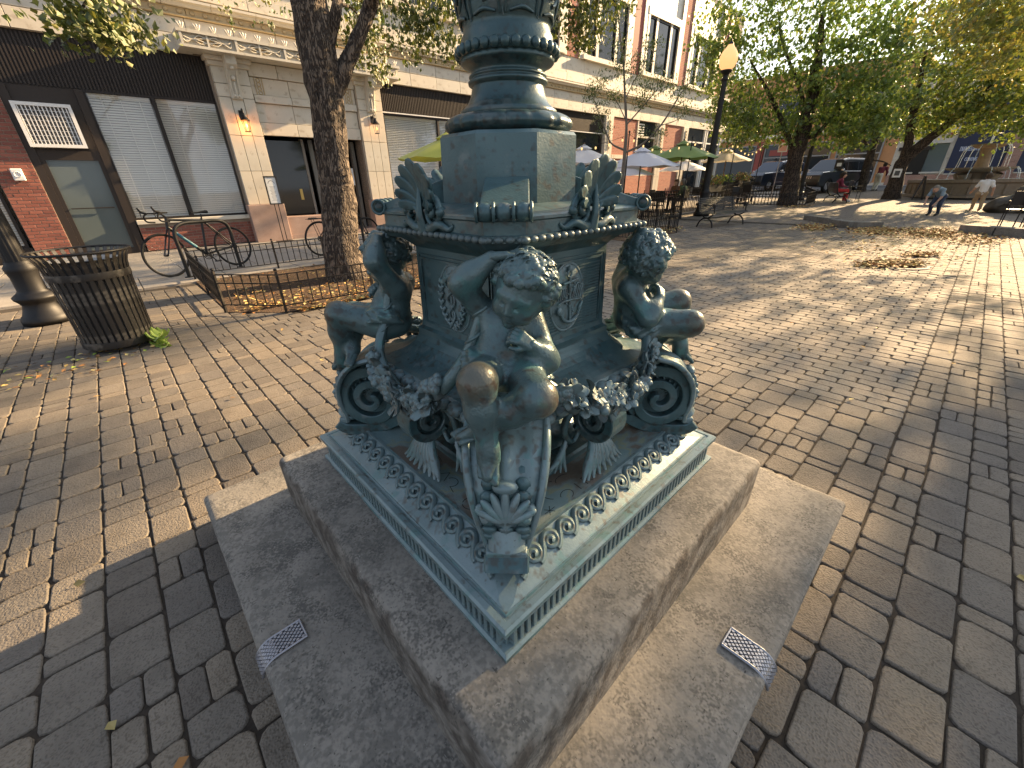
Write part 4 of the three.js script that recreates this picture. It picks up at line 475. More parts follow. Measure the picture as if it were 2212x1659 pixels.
// upper windows: three lights each between cream mullions; brick piers between the bays
for (let k = -5; k <= 3; k++) {
  const u0 = 17.75 + 4.85 * k, u1 = u0 + 3.05; if (u1 > 33.5) continue;
  const wn = new THREE.Group(); wn.name = 'upper_window'; B.add(wn);
  obj('reveal', [bx(u0 - 0.14, u0 + 0.02, 6.2, 8.75, -0.14, 0.03), bx(u1 - 0.02, u1 + 0.14, 6.2, 8.75, -0.14, 0.03), bx(u0 - 0.14, u1 + 0.14, 8.65, 8.95, -0.14, 0.04), bx(u0 - 0.3, u1 + 0.3, 6.2, 6.36, -0.1, 0.12)], M.terra, wn);
  [[0.02, 0.72], [0.9, 2.15], [2.33, 3.03]].forEach(([a, b]) => { obj('frame', [bx(u0 + a, u0 + a + 0.06, 6.36, 8.65, -0.13, -0.05), bx(u0 + b - 0.06, u0 + b, 6.36, 8.65, -0.13, -0.05), bx(u0 + a + 0.06, u0 + b - 0.06, 6.36, 6.44, -0.13, -0.05), bx(u0 + a + 0.06, u0 + b - 0.06, 8.57, 8.65, -0.13, -0.05)], M.black, wn); obj('pane', bx(u0 + a + 0.06, u0 + b - 0.06, 6.44, 8.57, -0.11, -0.1), M.glassDarkInside, wn); });
  obj('mullion', [bx(u0 + 0.72, u0 + 0.9, 6.36, 8.65, -0.13, -0.01), bx(u0 + 2.15, u0 + 2.33, 6.36, 8.65, -0.13, -0.01)], M.terra2, wn);
  blocks('terracotta_block', u0 - 0.14, u1 + 0.14, 8.95, 10.4, -0.06, 3, TM, B);
  obj('brick_pier', bx(u1 + 0.5, u1 + 1.3, 6.2, 10.4, -0.14, -0.02), k % 2 ? M.brickWall : M.redPaint, B); obj('pier_strip', [bx(u1 + 0.16, u1 + 0.48, 6.2, 10.4, -0.14, 0.02), bx(u1 + 1.32, u1 + 1.64, 6.2, 10.4, -0.14, 0.02)], M.terra, B);
}
// ---- left shop: brick pier, door with an air conditioner, blinds ----
function bricks(u0, u1, y0, y1, z, parent) { const L = 0.205, H = 0.068; let row = 0; const full = prep(rb(L - 0.011, H - 0.011, 0.09, 0.004, 0, 0, 0, 1)); for (let y = y0; y + H <= y1 + 1e-6; y += H, row++) { let x = u0 - (row % 2) * L / 2; for (; x < u1 - 0.01; x += L) { const a = Math.max(x, u0), b = Math.min(x + L, u1); if (b - a < 0.03) continue; const o = mesh('brick', b - a > L - 0.002 ? full : prep(rb(b - a - 0.011, H - 0.011, 0.09, 0.004, 0, 0, 0, 1)), M.brick[Math.floor(hash2(Math.round(x * 50), row, 8) * 3)], parent); o.position.set((a + b) / 2, y + H / 2, z - 0.045 + (hash2(Math.round(x * 90), row, 1) - 0.5) * 0.004); } } obj('mortar_bed', bx(u0, u1, y0, y1, z - 0.3, z - 0.008), M.mortar, parent); }
const pierL = new THREE.Group(); pierL.name = 'brick_pier'; B.add(pierL); bricks(-1.34, -0.74, 0.02, 3.35, -0.02, pierL);
const stall = new THREE.Group(); stall.name = 'brick_base'; B.add(stall); bricks(0.56, 3.0, 0.02, 0.63, -0.04, stall);
obj('window_sill', rb(2.46, 0.1, 0.2, 0.012, 1.78, 0.69, -0.06), M.terra2, B);
function fascia(u0, u1, y0, y1, ribs) { obj('fascia', bx(u0, u1, y0, y1, -0.4, -0.12), M.brown, B); if (ribs) { const a = []; for (let u = u0 + 0.03; u < u1; u += 0.062) a.push(bx(u, u + 0.03, y0 + 0.02, y1 - 0.02, -0.13, -0.095)); obj('fascia_ribs', a, M.brown2, B).userData.kind = 'stuff'; obj('fascia_trim', bx(u0, u1, y0 - 0.03, y0, -0.3, -0.06), M.white, B); } }
fascia(-7.6, 3.02, 3.36, 4.28, false); { const a = []; for (let u = -7.5; u < 3; u += 0.062) a.push(bx(u, u + 0.03, 3.38, 4.26, -0.13, -0.095)); obj('fascia_ribs', a, M.brown2, B).userData.kind = 'stuff'; }
function blindWindow(u0, u1, y0, y1, z, name, mull) {
  const g = new THREE.Group(); g.name = name; B.add(g); const t = 0.05;
  obj('frame', [bx(u0, u0 + t, y0, y1, z - 0.08, z), bx(u1 - t, u1, y0, y1, z - 0.08, z), bx(u0 + t, u1 - t, y0, y0 + t, z - 0.08, z), bx(u0 + t, u1 - t, y1 - t, y1, z - 0.08, z), ...mull.map(m => bx(m - 0.035, m + 0.035, y0 + t, y1 - t, z - 0.08, z + 0.005))], M.brown, g);
  const e = [u0 + t, ...mull, u1 - t]; for (let i = 0; i < e.length - 1; i++) { const a = e[i] + (i ? 0.035 : 0), b = e[i + 1] - (i < e.length - 2 ? 0.035 : 0); obj('pane', bx(a, b, y0 + t, y1 - t, z - 0.045, z - 0.041), M.pane, g); const s = []; for (let y = y0 + t + 0.02; y < y1 - t; y += 0.05) s.push(box(b - a - 0.04, 0.0025, 0.048).rotateX(1.02).translate((a + b) / 2, y, z - 0.12)); s.push(bx(a + 0.02, b - 0.02, y1 - t - 0.06, y1 - t, z - 0.15, z - 0.09), ...[0.2, 0.5, 0.8].map(f => bx(lerp(a, b, f) - 0.006, lerp(a, b, f) + 0.006, y0 + t, y1 - t, z - 0.092, z - 0.088))); obj('blind_slats', s, M.blind, g).userData.kind = 'stuff'; }
  obj('room_back', bx(u0, u1, y0, y1, z - 0.9, z - 0.85), M.dark, g); return g;
}
blindWindow(0.52, 3.04, 0.74, 3.38, -0.1, 'shop_window', [1.72]);
for (const g of [bx(0.4, 0.53, 0, 3.36, -0.2, -0.06), bx(2.99, 3.03, 0.74, 3.36, -0.2, -0.05), bx(-0.74, -0.6, 0, 3.36, -0.2, -0.06)]) obj('window_jamb', g, M.brown2, B);
{ const d = new THREE.Group(); d.name = 'shop_door'; B.add(d); obj('door_frame', [bx(-0.6, -0.52, 0, 2.2, -0.16, -0.08), bx(0.32, 0.4, 0, 2.2, -0.16, -0.08), bx(-0.52, 0.32, 2.02, 2.2, -0.16, -0.08), bx(-0.52, 0.32, 0.0, 0.14, -0.16, -0.08)], M.brown2, d); obj('pane', bx(-0.52, 0.32, 0.14, 2.02, -0.13, -0.125), M.glassGrey, d); obj('push_bar', [bar([-0.46, 1.05, -0.07], [0.26, 1.05, -0.07], 0.012), bar([-0.46, 1.05, -0.12], [-0.46, 1.05, -0.07], 0.01), bar([0.26, 1.05, -0.12], [0.26, 1.05, -0.07], 0.01)], M.brown, d); obj('transom_panel', bx(-0.6, 0.4, 2.2, 3.36, -0.2, -0.12), M.brown2, d); }
{ const a = thing('air_conditioner', 'white boxed air conditioner with a grille set above the shop door', 'air conditioner', S(-0.2, -0.12, 2.25), TH); obj('case', [bx(-0.44, 0.44, 0, 0.06, 0, 0.2), bx(-0.44, 0.44, 0.74, 0.8, 0, 0.2), bx(-0.44, -0.38, 0.06, 0.74, 0, 0.2), bx(0.38, 0.44, 0.06, 0.74, 0, 0.2)], M.white, a); obj('coil', bx(-0.38, 0.38, 0.06, 0.74, 0, 0.15), std({ color: rgb(0.1, 0.1, 0.1), roughness: 0.8 }), a); for (let i = 0; i < 13; i++) obj('fin', bx(-0.37 + i * 0.0592, -0.352 + i * 0.0592, 0.06, 0.74, 0.15, 0.185), M.white, a); for (let i = 0; i < 7; i++) obj('cross_rail', bx(-0.38, 0.38, 0.12 + i * 0.09, 0.128 + i * 0.09, 0.151, 0.165), M.white, a); }
{ const a = thing('alarm_box', 'small white alarm box on the brick pier beside the shop door', 'alarm', S(-1.02, 0.0, 1.62), TH); obj('case', rb(0.17, 0.23, 0.07, 0.02, 0, 0.115, 0.02), M.white, a); obj('sounder', new THREE.TorusGeometry(0.05, 0.01, 6, 20).translate(0, 0.12, 0.057), M.white, a); }
blindWindow(-7.4, -1.4, 0.3, 3.38, -0.1, 'far_shop_window', [-5.4, -3.4]);
obj('stall_riser', bx(-7.5, -1.36, 0, 0.3, -0.3, -0.06), M.brown, B);
// ---- entrance: pilasters on granite, panelled lintel, bracketed hood ----
for (const [a, b] of [[3.05, 3.86], [6.7, 7.5]]) {
  obj('pilaster_base', [rb(b - a + 0.12, 0.98, 0.34, 0.015, (a + b) / 2, 0.49, 0.05)], M.granite, B);
  for (let i = 0; i < 3; i++) blocks('pilaster_block', a, b, 0.98 + i * 0.83, 1.81 + i * 0.83, 0.1, 3, TM, B, 0, 0.14);
  blocks('pilaster_block', a, b, 3.47, 3.75, 0.1, 2, TM, B, 0, 0.14); blocks('pilaster_block', a, b, 3.75, 4.28, 0.1, 2, TM, B, 0, 0.14);
  obj('capital', [rb(b - a + 0.1, 0.1, 0.26, 0.02, (a + b) / 2, 4.14, 0.04), rb(b - a + 0.2, 0.1, 0.34, 0.02, (a + b) / 2, 4.24, 0.06)], M.terra, B);
  const m = (a + b) / 2, br = [toRad(extr(poly([[0.08, 3.42], [0.16, 3.45], [0.17, 3.6], [0.2, 3.8], [0.3, 4.02], [0.42, 4.12], [0.44, 4.28], [0.08, 4.28]]), 0.22, 0.012, 2)).translate(m + 0.11, 0, 0)]; for (const s of [-1, 1]) br.push(taper([[m + s * 0.07, 3.5, 0.19], [m + s * 0.08, 3.75, 0.22], [m + s * 0.07, 4.0, 0.33]], [0.012, 0.02, 0.016], 6), sph(0.045, m + s * 0.05, 3.5, 0.17, 8, 6)); br.push(sph(0.06, m, 3.86, 0.24, 8, 6), sph(0.05, m, 4.05, 0.36, 8, 6), taper([[m, 3.46, 0.19], [m, 3.6, 0.2], [m, 3.8, 0.23]], [0.02, 0.03, 0.015], 6)); obj('hood_bracket', br, M.terra2, B);
}
blocks('lintel_block', 3.88, 6.68, 2.68, 2.98, 0.02, 3, TM, B); blocks('lintel_block', 3.88, 6.68, 2.98, 3.42, -0.02, 3, TM, B); blocks('lintel_block', 3.88, 6.68, 3.42, 3.6, 0.05, 3, TM, B); blocks('lintel_block', 3.88, 6.68, 3.6, 3.98, 0.0, 3, TM, B); blocks('lintel_block', 3.88, 6.68, 3.98, 4.28, 0.06, 4, TM, B);
for (const u of [4.08, 6.48]) { const a = [bx(u - 0.1, u - 0.08, 3.6, 3.98, 0, 0.02), bx(u + 0.08, u + 0.1, 3.6, 3.98, 0, 0.02)]; for (let i = 0; i < 4; i++) a.push(new THREE.TorusGeometry(0.042, 0.012, 5, 12).translate(u, 3.65 + i * 0.09, 0.008)); obj('lattice_panel', a, M.ochre, B); }
{ // hood with pierced panels and a crest of leaves
  const h = new THREE.Group(); h.name = 'entrance_hood'; B.add(h);
  obj('slab', [bx(2.48, 8.0, 4.29, 4.34, 0.0, 0.58), bx(2.48, 8.0, 4.56, 4.62, 0.0, 0.58), bx(2.5, 7.98, 4.34, 4.56, 0.0, 0.5)], M.terra2, h);
  for (let i = 0; i < 5; i++) { const a = 2.52 + i * 1.09, b = a + 1.06, m = (a + b) / 2, P = [bx(a, a + 0.05, 4.34, 4.56, 0.5, 0.57), bx(m - 0.02, m + 0.02, 4.34, 4.56, 0.5, 0.56)]; for (const s of [-1, 1]) for (const y of [4.41, 4.5]) P.push(tube([[m + s * 0.02, y, 0.53], [m + s * 0.16, y + 0.03, 0.55], [m + s * 0.3, 4.45, 0.54], [m + s * 0.44, y - 0.02, 0.55], [m + s * 0.5, 4.54, 0.53]], 0.013, 16, 5), tube([[m + s * 0.02, y, 0.53], [m + s * 0.16, y - 0.03, 0.55], [m + s * 0.3, 4.45, 0.54], [m + s * 0.46, 4.4, 0.54]], 0.011, 14, 5)); obj('pierced_panel', P, M.terra2, h); obj('panel_boss', [4.415, 4.485].map(y => new THREE.SphereGeometry(1, 12, 6).scale(0.24, 0.028, 0.03).translate(m, y, 0.51)), M.ochre, h); }
  for (let i = 0; i < 18; i++) { const u = 2.6 + i * 0.31, q = [-0.5, 0, 0.5].map(a => new THREE.SphereGeometry(1, 7, 6).scale(0.025, 0.075, 0.018).translate(0, 0.07, 0).rotateZ(a)); obj('crest_leaf', join(q).translate(u, 4.62, 0.52), M.terra2, h); }
}
{ const d = new THREE.Group(); d.name = 'entrance'; B.add(d); obj('recess', [bx(3.88, 6.68, 0, 2.68, -1.5, -1.45), bx(3.86, 3.88, 0, 2.68, -1.5, -0.1), bx(6.68, 6.7, 0, 2.68, -1.5, -0.1), bx(3.88, 6.68, 2.68, 2.7, -1.5, -0.1)], M.brown, d); obj('stone_step', [rb(1.42, 0.62, 0.5, 0.02, 4.6, 0.31, -0.12), bx(3.88, 6.68, -0.02, 0.12, -1.45, 0.16)], M.granite, d); obj('window_panel', [bx(3.9, 4.95, 0.66, 2.6, -0.42, -0.38)], M.glassDarkInside, d); obj('door_leaf', [rb(0.92, 2.3, 0.05, 0.01, 5.86, 1.28, -1.1)], std({ map: noiseMap([0.05, 0.026, 0.014], [0.1, 0.052, 0.028], 91, 0.8), roughness: 0.45 }), d); obj('door_pane', bx(5.56, 6.16, 1.0, 2.2, -1.07, -1.06), M.glassDarkInside, d); obj('post', [bx(4.95, 5.02, 0.12, 2.66, -0.5, -0.36), bx(5.2, 5.32, 0.12, 2.66, -0.6, -0.5), bx(6.5, 6.6, 0.12, 2.66, -0.6, -0.45)], std({ color: rgb(0.16, 0.15, 0.13), roughness: 0.5 }), d); obj('brass_plate', bx(4.62, 4.7, 1.05, 1.35, -0.38, -0.365), std({ color: rgb(0.5, 0.36, 0.12), metalness: 0.8, roughness: 0.35 }), d); }
{ const n = thing('notice', 'white paper notice taped up inside the shop entrance', 'notice', S(6.2, -0.32, 1.42), TH); obj('sheet', bx(-0.18, 0.18, 0, 0.5, 0, 0.006), M.white, n); obj('hanger', [bx(-0.2, 0.2, 0.49, 0.52, -0.01, 0.012), bar([-0.19, 0.5, 0], [-0.19, 1.22, 0], 0.006), bar([0.19, 0.5, 0], [0.19, 1.22, 0], 0.006)], M.brown, n); }
function lantern(u, y, label, glow) {
  const l = thing('wall_lantern', label, 'lantern', S(u, 0.1, y), TH, 'lanterns beside the entrance'); const m = M.black;
  obj('arm', [rb(0.12, 0.2, 0.03, 0.01, 0, 0.38, 0.02), tube([[0, 0.42, 0.03], [0, 0.5, 0.1], [0, 0.48, 0.18], [0, 0.4, 0.2]], 0.014, 14, 6)], m, l); obj('cap', lathe([[0.0, 0.42], [0.03, 0.4], [0.045, 0.34], [0.07, 0.3], [0.11, 0.26], [0.112, 0.245], [0, 0.245]], 8).translate(0, 0, 0.2), m, l);
  const c = []; for (let i = 0; i < 4; i++) { const a = Math.PI / 4 + i * Math.PI / 2; c.push(bar([0.1 * Math.cos(a), 0.25, 0.2 + 0.1 * Math.sin(a)], [0.06 * Math.cos(a), 0.0, 0.2 + 0.06 * Math.sin(a)], 0.007)); } c.push(rb(0.11, 0.02, 0.11, 0.004, 0, 0, 0.2)); obj('cage', c, m, l);
  obj('bulb', new THREE.SphereGeometry(1, 10, 8).scale(0.024, 0.045, 0.024).translate(0, 0.13, 0.2), std({ color: 0xffe0b0, emissive: 0xffa040, emissiveIntensity: glow ? 3 : 0.8 }), l);
  const p = new THREE.PointLight(0xff9a3c, glow ? 0.18 : 0.03); p.position.set(0, 0.13, 0.2); p.castShadow = true; p.shadow.radius = 1.5; l.add(p);
}
lantern(3.46, 2.72, 'black wall lantern glowing orange on the pilaster next to the blinds', true); lantern(7.1, 2.86, 'black wall lantern with a pale bulb on the sunlit pilaster', false);
// ---- right shops ----
fascia(7.56, 19.5, 3.52, 4.28, true);
blindWindow(7.58, 10.5, 0.9, 3.48, -0.1, 'shop_window', [9.7]); obj('stall_riser', bx(7.56, 19.5, 0, 0.88, -0.3, -0.06), M.terra, B);
for (const [a, b] of [[10.6, 13.4], [13.6, 16.4], [16.6, 19.4]]) { const g = new THREE.Group(); g.name = 'shop_window'; B.add(g); obj('frame', [bx(a, a + 0.08, 0.9, 3.48, -0.2, -0.08), bx(b - 0.08, b, 0.9, 3.48, -0.2, -0.08), bx(a + 0.08, b - 0.08, 0.9, 0.98, -0.2, -0.08), bx(a + 0.08, b - 0.08, 2.7, 2.76, -0.2, -0.08)], M.brown, g); obj('pane', bx(a + 0.08, b - 0.08, 0.98, 3.48, -0.16, -0.15), M.glassDarkInside, g); }
for (const u of [19.85, 25.0, 27.95]) { blocks('pilaster_block', u - 0.32, u + 0.32, 0.6, 4.28, 0.06, 2, TM, B, 0, 0.2); const o = []; for (let i = 0; i < 8; i++) o.push(new THREE.TorusGeometry(0.07, 0.02, 5, 10).translate(u, 2.9 + i * 0.16, 0.07)); obj('pilaster_ornament', o, M.ochre, B); }
obj('brick_infill', [bx(20.2, 22.5, 2.62, 4.24, -0.2, -0.05), bx(25.35, 27.6, 2.62, 4.3, -0.2, -0.05), bx(20.2, 27.6, 0, 2.45, -0.2, -0.03)], M.brickWall, B); obj('brick_ledge', bx(20.2, 27.6, 2.45, 2.62, -0.2, 0.06), M.terra, B);
for (const [a, b, y] of [[22.55, 24.66, 2.62], [28.3, 30.9, 0.9], [31.1, 33.4, 0.9]]) { const g = new THREE.Group(); g.name = 'shop_window'; B.add(g); obj('frame', [bx(a, a + 0.1, y, 4.28, -0.2, -0.02), bx(b - 0.1, b, y, 4.28, -0.2, -0.02), bx(a + 0.1, b - 0.1, 3.5, 3.58, -0.2, -0.04)], y > 2 ? M.terra : M.white, g); obj('pane', bx(a + 0.1, b - 0.1, y, 4.28, -0.16, -0.15), M.glassDarkInside, g); if (y > 2) { const s = []; for (let i = 0; i < 5; i++) s.push(bx(a + 0.1, a + 0.8, 3.62 + i * 0.12, 3.68 + i * 0.12, -0.14, -0.1)); obj('louvre', s, M.white, g); } }
// ================= street furniture =================
M.iron = std({ color: rgb(0.008, 0.0075, 0.0075), roughness: 0.55, metalness: 0.1 }); M.ironW = std({ map: tex(256, (x, y) => mixc([0.009, 0.0085, 0.008], [0.04, 0.034, 0.028], sst(0.5, 0.75, tf(x, y, 8, 21, 4))), 0.4), roughness: 0.42, metalness: 0.3 });
M.wood = std({ map: noiseMap([0.1, 0.06, 0.03], [0.16, 0.1, 0.055], 9, 0.5), roughness: 0.7 }); M.rubber = std({ color: rgb(0.009, 0.009, 0.0095), roughness: 0.85 }); M.chrome = std({ color: rgb(0.6, 0.6, 0.6), metalness: 0.95, roughness: 0.2 });
M.greyPlastic = std({ color: rgb(0.3, 0.29, 0.27), roughness: 0.7 });
M.binMetal = std({ map: tex(256, (x, y) => mixc([0.022, 0.019, 0.016], [0.1, 0.088, 0.072], sst(0.42, 0.72, tf(x, y, 7, 61, 4))), 0.4), roughness: 0.5, metalness: 0.2 });
// ---- slatted litter bins ----
function litterBin(pos, label, n = 34) {
  const t = thing('litter_bin', label, 'bin', pos, 0.2), prof = [[0.275, 0.06], [0.28, 0.3], [0.288, 0.6], [0.292, 0.72], [0.302, 0.8], [0.325, 0.87], [0.352, 0.915]];
  const g = new THREE.BufferGeometry(), P = [], I = []; const m = prof.length, hw = 0.0165; for (const s of [0, 1]) prof.forEach(([r, y]) => { for (const e of [-1, 1]) P.push(e * hw, y, r - s * 0.006); }); for (let s = 0; s < 2; s++) for (let i = 0; i < m - 1; i++) { const a = s * m * 2 + i * 2; I.push(a, a + 1, a + 3, a, a + 3, a + 2); } for (const e of [0, 1]) for (let i = 0; i < m - 1; i++) { const a = i * 2 + e, b = a + m * 2; I.push(a, a + 2, b + 2, a, b + 2, b); } g.setAttribute('position', new THREE.Float32BufferAttribute(P, 3)); g.setIndex(I); const sg = prep(toCreasedNormals(g.toNonIndexed(), 0.6));
  for (let i = 0; i < n; i++) mesh('slat', sg, M.binMetal, t).rotation.y = i / n * Math.PI * 2;
  const ring = (r, y0, y1, nm) => obj(nm, lathe([[r, y0], [r + 0.006, y0], [r + 0.007, y1], [r, y1], [r, y0]], 48), M.binMetal, t); ring(0.291, 0.685, 0.745, 'hoop'); ring(0.276, 0.05, 0.115, 'foot_hoop'); obj('rim', new THREE.TorusGeometry(0.355, 0.011, 8, 56).rotateX(Math.PI / 2).translate(0, 0.918, 0), M.iron, t);
  obj('liner', [lathe([[0.24, 0.1], [0.25, 0.84], [0.262, 0.85], [0.255, 0.835], [0.235, 0.82]], 36), lathe([[0.0, 0.1], [0.24, 0.1]], 36)], std({ color: rgb(0.03, 0.03, 0.03), roughness: 0.6 }), t); obj('liner_lid', lathe([[0.14, 0.8], [0.15, 0.835], [0.25, 0.846]], 36), M.greyPlastic, t); obj('base_plate', cyl(0.27, 0.27, 0.012, 32, 0, 0.07, 0), M.iron, t); for (let i = 0; i < 3; i++) obj('foot', cyl(0.018, 0.022, 0.06, 8, 0.2 * Math.cos(i * 2.1), 0.03, 0.2 * Math.sin(i * 2.1)), M.iron, t); return t;
}
litterBin(S(-0.26, 8.5), 'black slatted litter bin with a flared rim, weeds at its foot');
{ const t = thing('weed', 'bright green weed sprouting at the foot of the slatted litter bin', 'weed', G(352, 742)), r = rng(9); M.weed = new THREE.MeshPhysicalMaterial({ color: rgb(0.3, 0.42, 0.06), roughness: 0.8, transmission: 0.35, thickness: 0, side: THREE.DoubleSide });
  const lf = prep((() => { const g = new THREE.PlaneGeometry(0.09, 0.13, 6, 8), p = g.attributes.position; for (let i = 0; i < p.count; i++) { const y = p.getY(i) / 0.13 + 0.5, x = p.getX(i); p.setX(i, x * (0.25 + 1.5 * Math.sin(Math.PI * Math.pow(y, 0.8)) * 0.62)); p.setZ(i, 0.05 * Math.sin(y * 2.4) + Math.abs(x) * 0.35); } g.translate(0, 0.065, 0); g.computeVertexNormals(); return g; })()); for (let i = 0; i < 26; i++) { const o = mesh('leaf', lf, M.weed, t), a = r() * 6.28, d = r() * 0.09; o.position.set(d * Math.cos(a) * 1.5, 0.01 + r() * 0.08, d * Math.sin(a)); o.rotation.set(0.5 + r() * 0.8, a, 0, 'YXZ'); o.scale.setScalar(0.5 + r() * 0.6); } obj('stem', [0, 1, 2, 3].map(i => taper([[0, 0, 0], [0.03 * Math.cos(i * 1.7), 0.06, 0.03 * Math.sin(i * 1.7)], [0.06 * Math.cos(i * 1.7), 0.1, 0.06 * Math.sin(i * 1.7)]], [0.006, 0.004, 0.003], 5)), M.weed, t); }
// ---- lamp posts ----
function flutedPole(r0, r1, y0, y1) { const n = 48, P = []; const g = new THREE.CylinderGeometry(r1, r0, y1 - y0, n, 1, true).translate(0, (y0 + y1) / 2, 0), p = g.attributes.position; for (let i = 0; i < p.count; i++) { const x = p.getX(i), z = p.getZ(i), a = Math.round(Math.atan2(z, x) / (2 * Math.PI) * n); const k = a % 3 === 0 ? 0.93 : 1; p.setX(i, x * k); p.setZ(i, z * k); } g.computeVertexNormals(); return g; }
const globeMat = std({ color: rgb(0.5, 0.3, 0.14), emissive: 0xffb878, emissiveIntensity: 0.3, roughness: 0.3 });
function streetLamp(pos, H, k, label, lit) {
  const t = thing('street_lamp', label, 'street lamp', pos, 0, 'black plaza street lamps');
  obj('base', lathe([[0, 0], [0.2, 0], [0.205, 0.05], [0.19, 0.09], [0.175, 0.1], [0.15, 0.16], [0.135, 0.21], [0.15, 0.24], [0.175, 0.27], [0.18, 0.3], [0.14, 0.33], [0.115, 0.36], [0.112, 0.5], [0.125, 0.56], [0.128, 0.6], [0.105, 0.63], [0.1, 0.66]].map(p => [p[0] * k, p[1] * k]), 28), M.iron, t);
  obj('pole', [flutedPole(0.092 * k, 0.055 * k, 0.64 * k, H - 0.75 * k), ], M.iron, t); obj('collar', lathe([[0.05, 0], [0.075, 0.02], [0.08, 0.05], [0.05, 0.09], [0.07, 0.14], [0.11, 0.17], [0.13, 0.2], [0.13, 0.22], [0, 0.22]].map(p => [p[0] * k, H - 0.8 * k + p[1] * k]), 20), M.iron, t);
  obj('globe', lathe([[0.1, 0], [0.16, 0.06], [0.2, 0.17], [0.195, 0.27], [0.15, 0.36], [0.09, 0.43], [0.05, 0.49]].map(p => [p[0] * k, H - 0.58 * k + p[1] * k]), 22), lit ? globeMat : M.white, t); obj('finial', lathe([[0.06, 0], [0.05, 0.03], [0.015, 0.07], [0.02, 0.1], [0, 0.13]].map(p => [p[0] * k, H - 0.1 * k + p[1] * k]), 12), M.iron, t);
  if (lit) { const l = new THREE.PointLight(0xff9a48, 2); l.position.set(0, H - 0.35 * k, 0); l.castShadow = true; l.shadow.radius = 6; t.add(l); } return t;
}
streetLamp(S(-0.87, 6.75), 4.6, 1.08, 'black fluted lamp post behind the slatted litter bin', false);
{ const b = G(1514, 466), top = AY(1583, 83, 1.4 + 0.01); const d = rayOf(1583, 84), q = Math.hypot(b.x - CAM.x, b.z - CAM.z) / Math.hypot(d.x, d.z); streetLamp(b, CAM.y + d.y * q - b.y, 1.5, 'tall black lamp post with a glowing orange globe behind the empty bench', true); }
streetLamp(G(1723, 432), 5.2, 1.2, 'black lamp post in the fenced pit beside the leaning tree', false);
// ---- low railings round the tree pits ----
const postG = prep(join([box(0.028, 0.64, 0.028, 0, 0.32, 0), sph(0.021, 0, 0.665, 0, 8, 6)])), pickG = {};
function railing(t, p0, p1, h, step, thin = 0.006, lastPost = true) { const d = p1.clone().sub(p0), L = Math.hypot(d.x, d.z), a = Math.atan2(d.x, d.z), n = Math.max(1, Math.round(L / step)); for (const y of [0.1, h * 0.78, h]) { const o = mesh('rail', prep(box(0.016, thin * 2, L)), M.ironW, t); o.position.set((p0.x + p1.x) / 2, (p0.y + p1.y) / 2 + y, (p0.z + p1.z) / 2); o.rotation.set(-Math.atan2(p1.y - p0.y, L), a, 0, 'YXZ'); } const g = pickG[h + '_' + thin] ??= prep(box(thin * 2, h - 0.1, thin * 2, 0, (h + 0.1) / 2, 0)); for (let i = 1; i < n; i++) { const o = mesh('picket', g, M.ironW, t); o.position.lerpVectors(p0, p1, i / n); o.rotation.y = a; } for (const q of lastPost ? [p0, p1] : [p0]) { const o = mesh('post', postG, M.ironW, t); o.position.copy(q); o.scale.y = (h + 0.04) / 0.64; o.rotation.y = a; } }
function pitFence(label, c, h, step, closed = true, split = 1.2, thin = 0.006) { const t = thing('pit_railing', label, 'railing', V(0, 0, 0), 0, 'low black railings round the planted pits'); for (let i = 0; i < c.length - (closed ? 0 : 1); i++) { const a = c[i], b = c[(i + 1) % c.length], n = Math.max(1, Math.round(a.distanceTo(b) / split)); for (let k = 0; k < n; k++) railing(t, a.clone().lerp(b, k / n), a.clone().lerp(b, (k + 1) / n), h, step, thin, !closed && i === c.length - 2 && k === n - 1); } return t; }
pitFence('low black railing round the mulched pit of the thick-trunked tree', [S(0.82, 5.1), S(0.75, 7.9), S(1.28, 8.52), S(2.4, 8.6), S(4.82, 8.6), S(4.82, 5.1)], 0.47, 0.115);
pitFence('low black railing round the pit of the young tree behind the bronze post', [S(9.6, 5.35), S(9.6, 8.1), S(12.1, 8.12), S(12.6, 7.6), S(12.6, 5.35)], 0.49, 0.1);
pitFence('low black railing round the pit of the leaning maple', [G(1555, 436), G(1608, 446), G(1700, 448), G(1738, 446), G(1758, 440), G(1735, 426), G(1600, 424)], 0.55, 0.14, true, 2, 0.014);
{ const m = (n, a, c) => { const s = poly(a.map(([u, w]) => [u, w])); const g = new THREE.ShapeGeometry(s), p = g.attributes.position; for (let i = 0; i < p.count; i++) { const q = S(p.getX(i), p.getY(i)); p.setXYZ(i, q.x, gy(p.getX(i)) + c, q.z); } g.computeVertexNormals(); structure(obj(n, g, M.mulch, scene)); }; m('mulch_bed', [[0.8, 5.08], [4.85, 5.08], [4.85, 8.58], [2.4, 8.58], [1.28, 8.5], [0.77, 7.9]], 0.004); m('mulch_bed', [[9.6, 5.3], [12.6, 5.3], [12.6, 7.6], [12.1, 8.12], [9.6, 8.1]], 0.004); }
